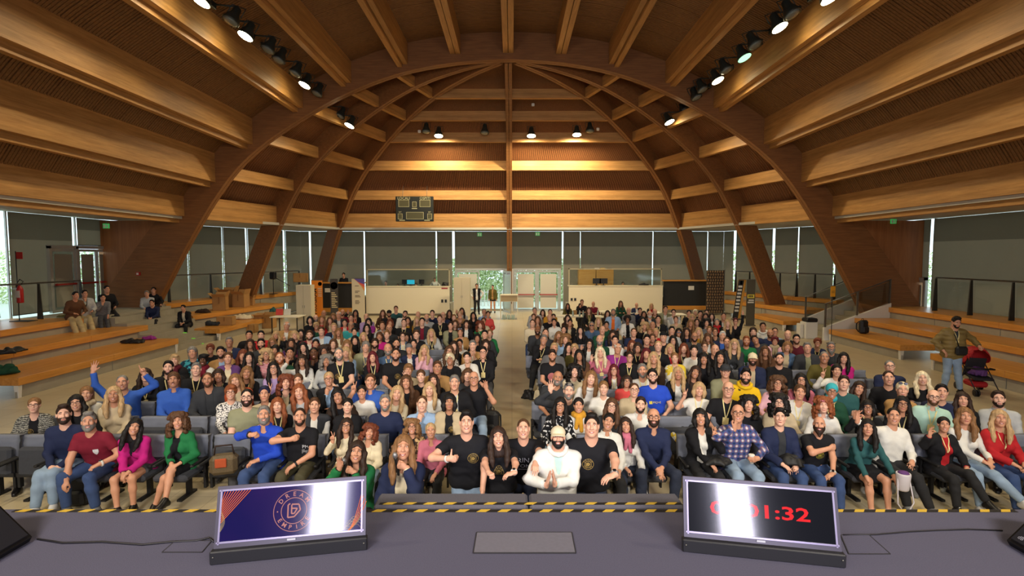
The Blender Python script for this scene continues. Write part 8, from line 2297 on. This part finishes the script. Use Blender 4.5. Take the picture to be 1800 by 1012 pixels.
# handbags in the front row, white tote
t = thing('handbag', 'patterned handbag with tan tassel on the seat beside the green jacket person', 'handbag', (-3.88, 6.9, .47), .3); MB().rbox((0, 0, .13), (.34, .2, .26), .05).build('body', M('brown monogram canvas', rgb(92, 76, 50), .6, noise=.3, scale=60), t); MB().rbox((-.02, -.115, .18), (.14, .02, .12), .008).build('flap', cloth('rust'), t); MB().tube([(-.12, 0, .25), (-.1, 0, .38), (.1, 0, .38), (.12, 0, .25)], .012, 6).build('handle', cloth('darkbrown'), t)
t = thing('handbag', 'white bucket bag with long strap hanging at the teal sweater person', 'handbag', (4.98, 6.5, .42), 0); MB().lathe([(.06, 0), (.07, .02), (.085, .2), (.08, .22)], n=14).build('body', M('white leather', rgb(206, 200, 206), .5), t); MB().tube([(-.07, 0, .18), (-.1, -.06, -.15), (0, -.08, -.3), (.12, -.04, -.15), (.07, 0, .18)], .009, 6).build('strap', M('white leather', rgb(206, 200, 206), .5), t); MB().lathe([(0, .21), (.07, .215), (.05, .24), (0, .25)], n=12).build('lining', cloth('purple'), t)
lump('coat', 'dark jacket across the lap of the person in navy blazer', 'coat', (at_y(1395, 800, 6.85).x, 6.88, .62), (.42, .36, .13), NYL, 30)
lump('coat', 'black coat on the lap beside the person in black cardigan', 'coat', (at_y(1262, 800, 6.85).x, 6.9, .62), (.4, .34, .13), NYL, 31)
for px, lab in ((1606, 'clear plastic cup on the floor under the front row, left of two'), (1664, 'clear plastic cup on the floor under the front row, right of two')):
    t = thing('plastic_cup', lab, 'cup', (at_z(px, 868, 0).x, 7.35, 0)); MB().lathe([(.03, 0), (.042, .11), (.04, .11), (.028, .006), (0, .006)], n=12).build('cup', M('cup plastic', rgb(170, 172, 160), .3), t); MB().lathe([(.042, .105), (.045, .112), (.04, .112)], n=12).build('rim', WHITE_P, t)
lump('bag', 'green and white bag on an empty seat of the right block', 'bag', (at_y(1188, 728, 8.2).x, 8.15, .46), (.36, .3, .42), pattern('yellowprint'), 33); lump('coat', 'grey coat over the seat beside the green and white bag', 'coat', (at_y(1212, 738, 8.2).x, 8.2, .46), (.4, .34, .4), cloth('charcoal'), 34)
# pushchair
p = at_z(1718, 690, 0); t = thing('pushchair', 'red hooded pushchair with a bundled child, in front of the right benches', 'pushchair', (p.x, p.y, 0), -.25); FRM = M('pushchair frame', rgb(36, 34, 36), .4, .5); REDC = M('red canvas', rgb(176, 24, 28), .7)
for s in (-1, 1):
    MB().tube([(s * .24, .42, 1.02), (s * .24, .28, .75), (s * .24, -.42, .1)], .014, 6).tube([(s * .24, .1, .5), (s * .24, .38, .1)], .014, 6).tube([(s * .24, .42, 1.02), (s * .22, .5, 1.05)], .018, 6).build('frame', FRM, t)
    for yy in (-.42, .38):
        for k in (-.03, .03): MB().lathe([(.04, -.012), (.085, -.014), (.085, .014), (.04, .012)], (s * .24 + k, yy, .085), 14, 0, Euler((0, PI / 2, 0)).to_matrix()).build('wheel', FRM, t)
MB().tube([(-.22, .5, 1.05), (.22, .5, 1.05)], .012, 6).build('handle', FRM, t)
S = Shape(); S.ell(V3(0, .16, .84), (.27, .36, .30), None, .02); S.ell(V3(0, .12, .82), (.24, .34, .27), None, .02, 0, -1)
V, Q, L = S.poly(.025, gcut=[(V3(0, 0, .78), V3(0, -.45, -1)), (V3(0, -.12, .8), V3(0, -1, .35))]); obj('hood', net_mesh('hood', (V, Q, L), 1, None, [REDC]), t)
MB().rbox((0, .17, .62), (.42, .05, .5), .02, 0, (.35, 0, 0)).rbox((0, -.06, .40), (.42, .4, .06), .02, 0, (.1, 0, 0)).build('seat', M('dark canvas', rgb(38, 34, 38), .8), t); MB().tube([(-.24, -.0, .62), (-.2, -.24, .64), (.2, -.24, .64), (.24, 0, .62)], .022, 6).build('bumper_bar', FRM, t); MB().rbox((0, .1, .22), (.36, .4, .14), .04).build('basket', REDC, t)
lump('blanket_bundle', 'small child wrapped in a purple and pink blanket in the pushchair', 'child', Vector((p.x, p.y - .02, .45)), (.34, .36, .36), cloth('purple'), 40)
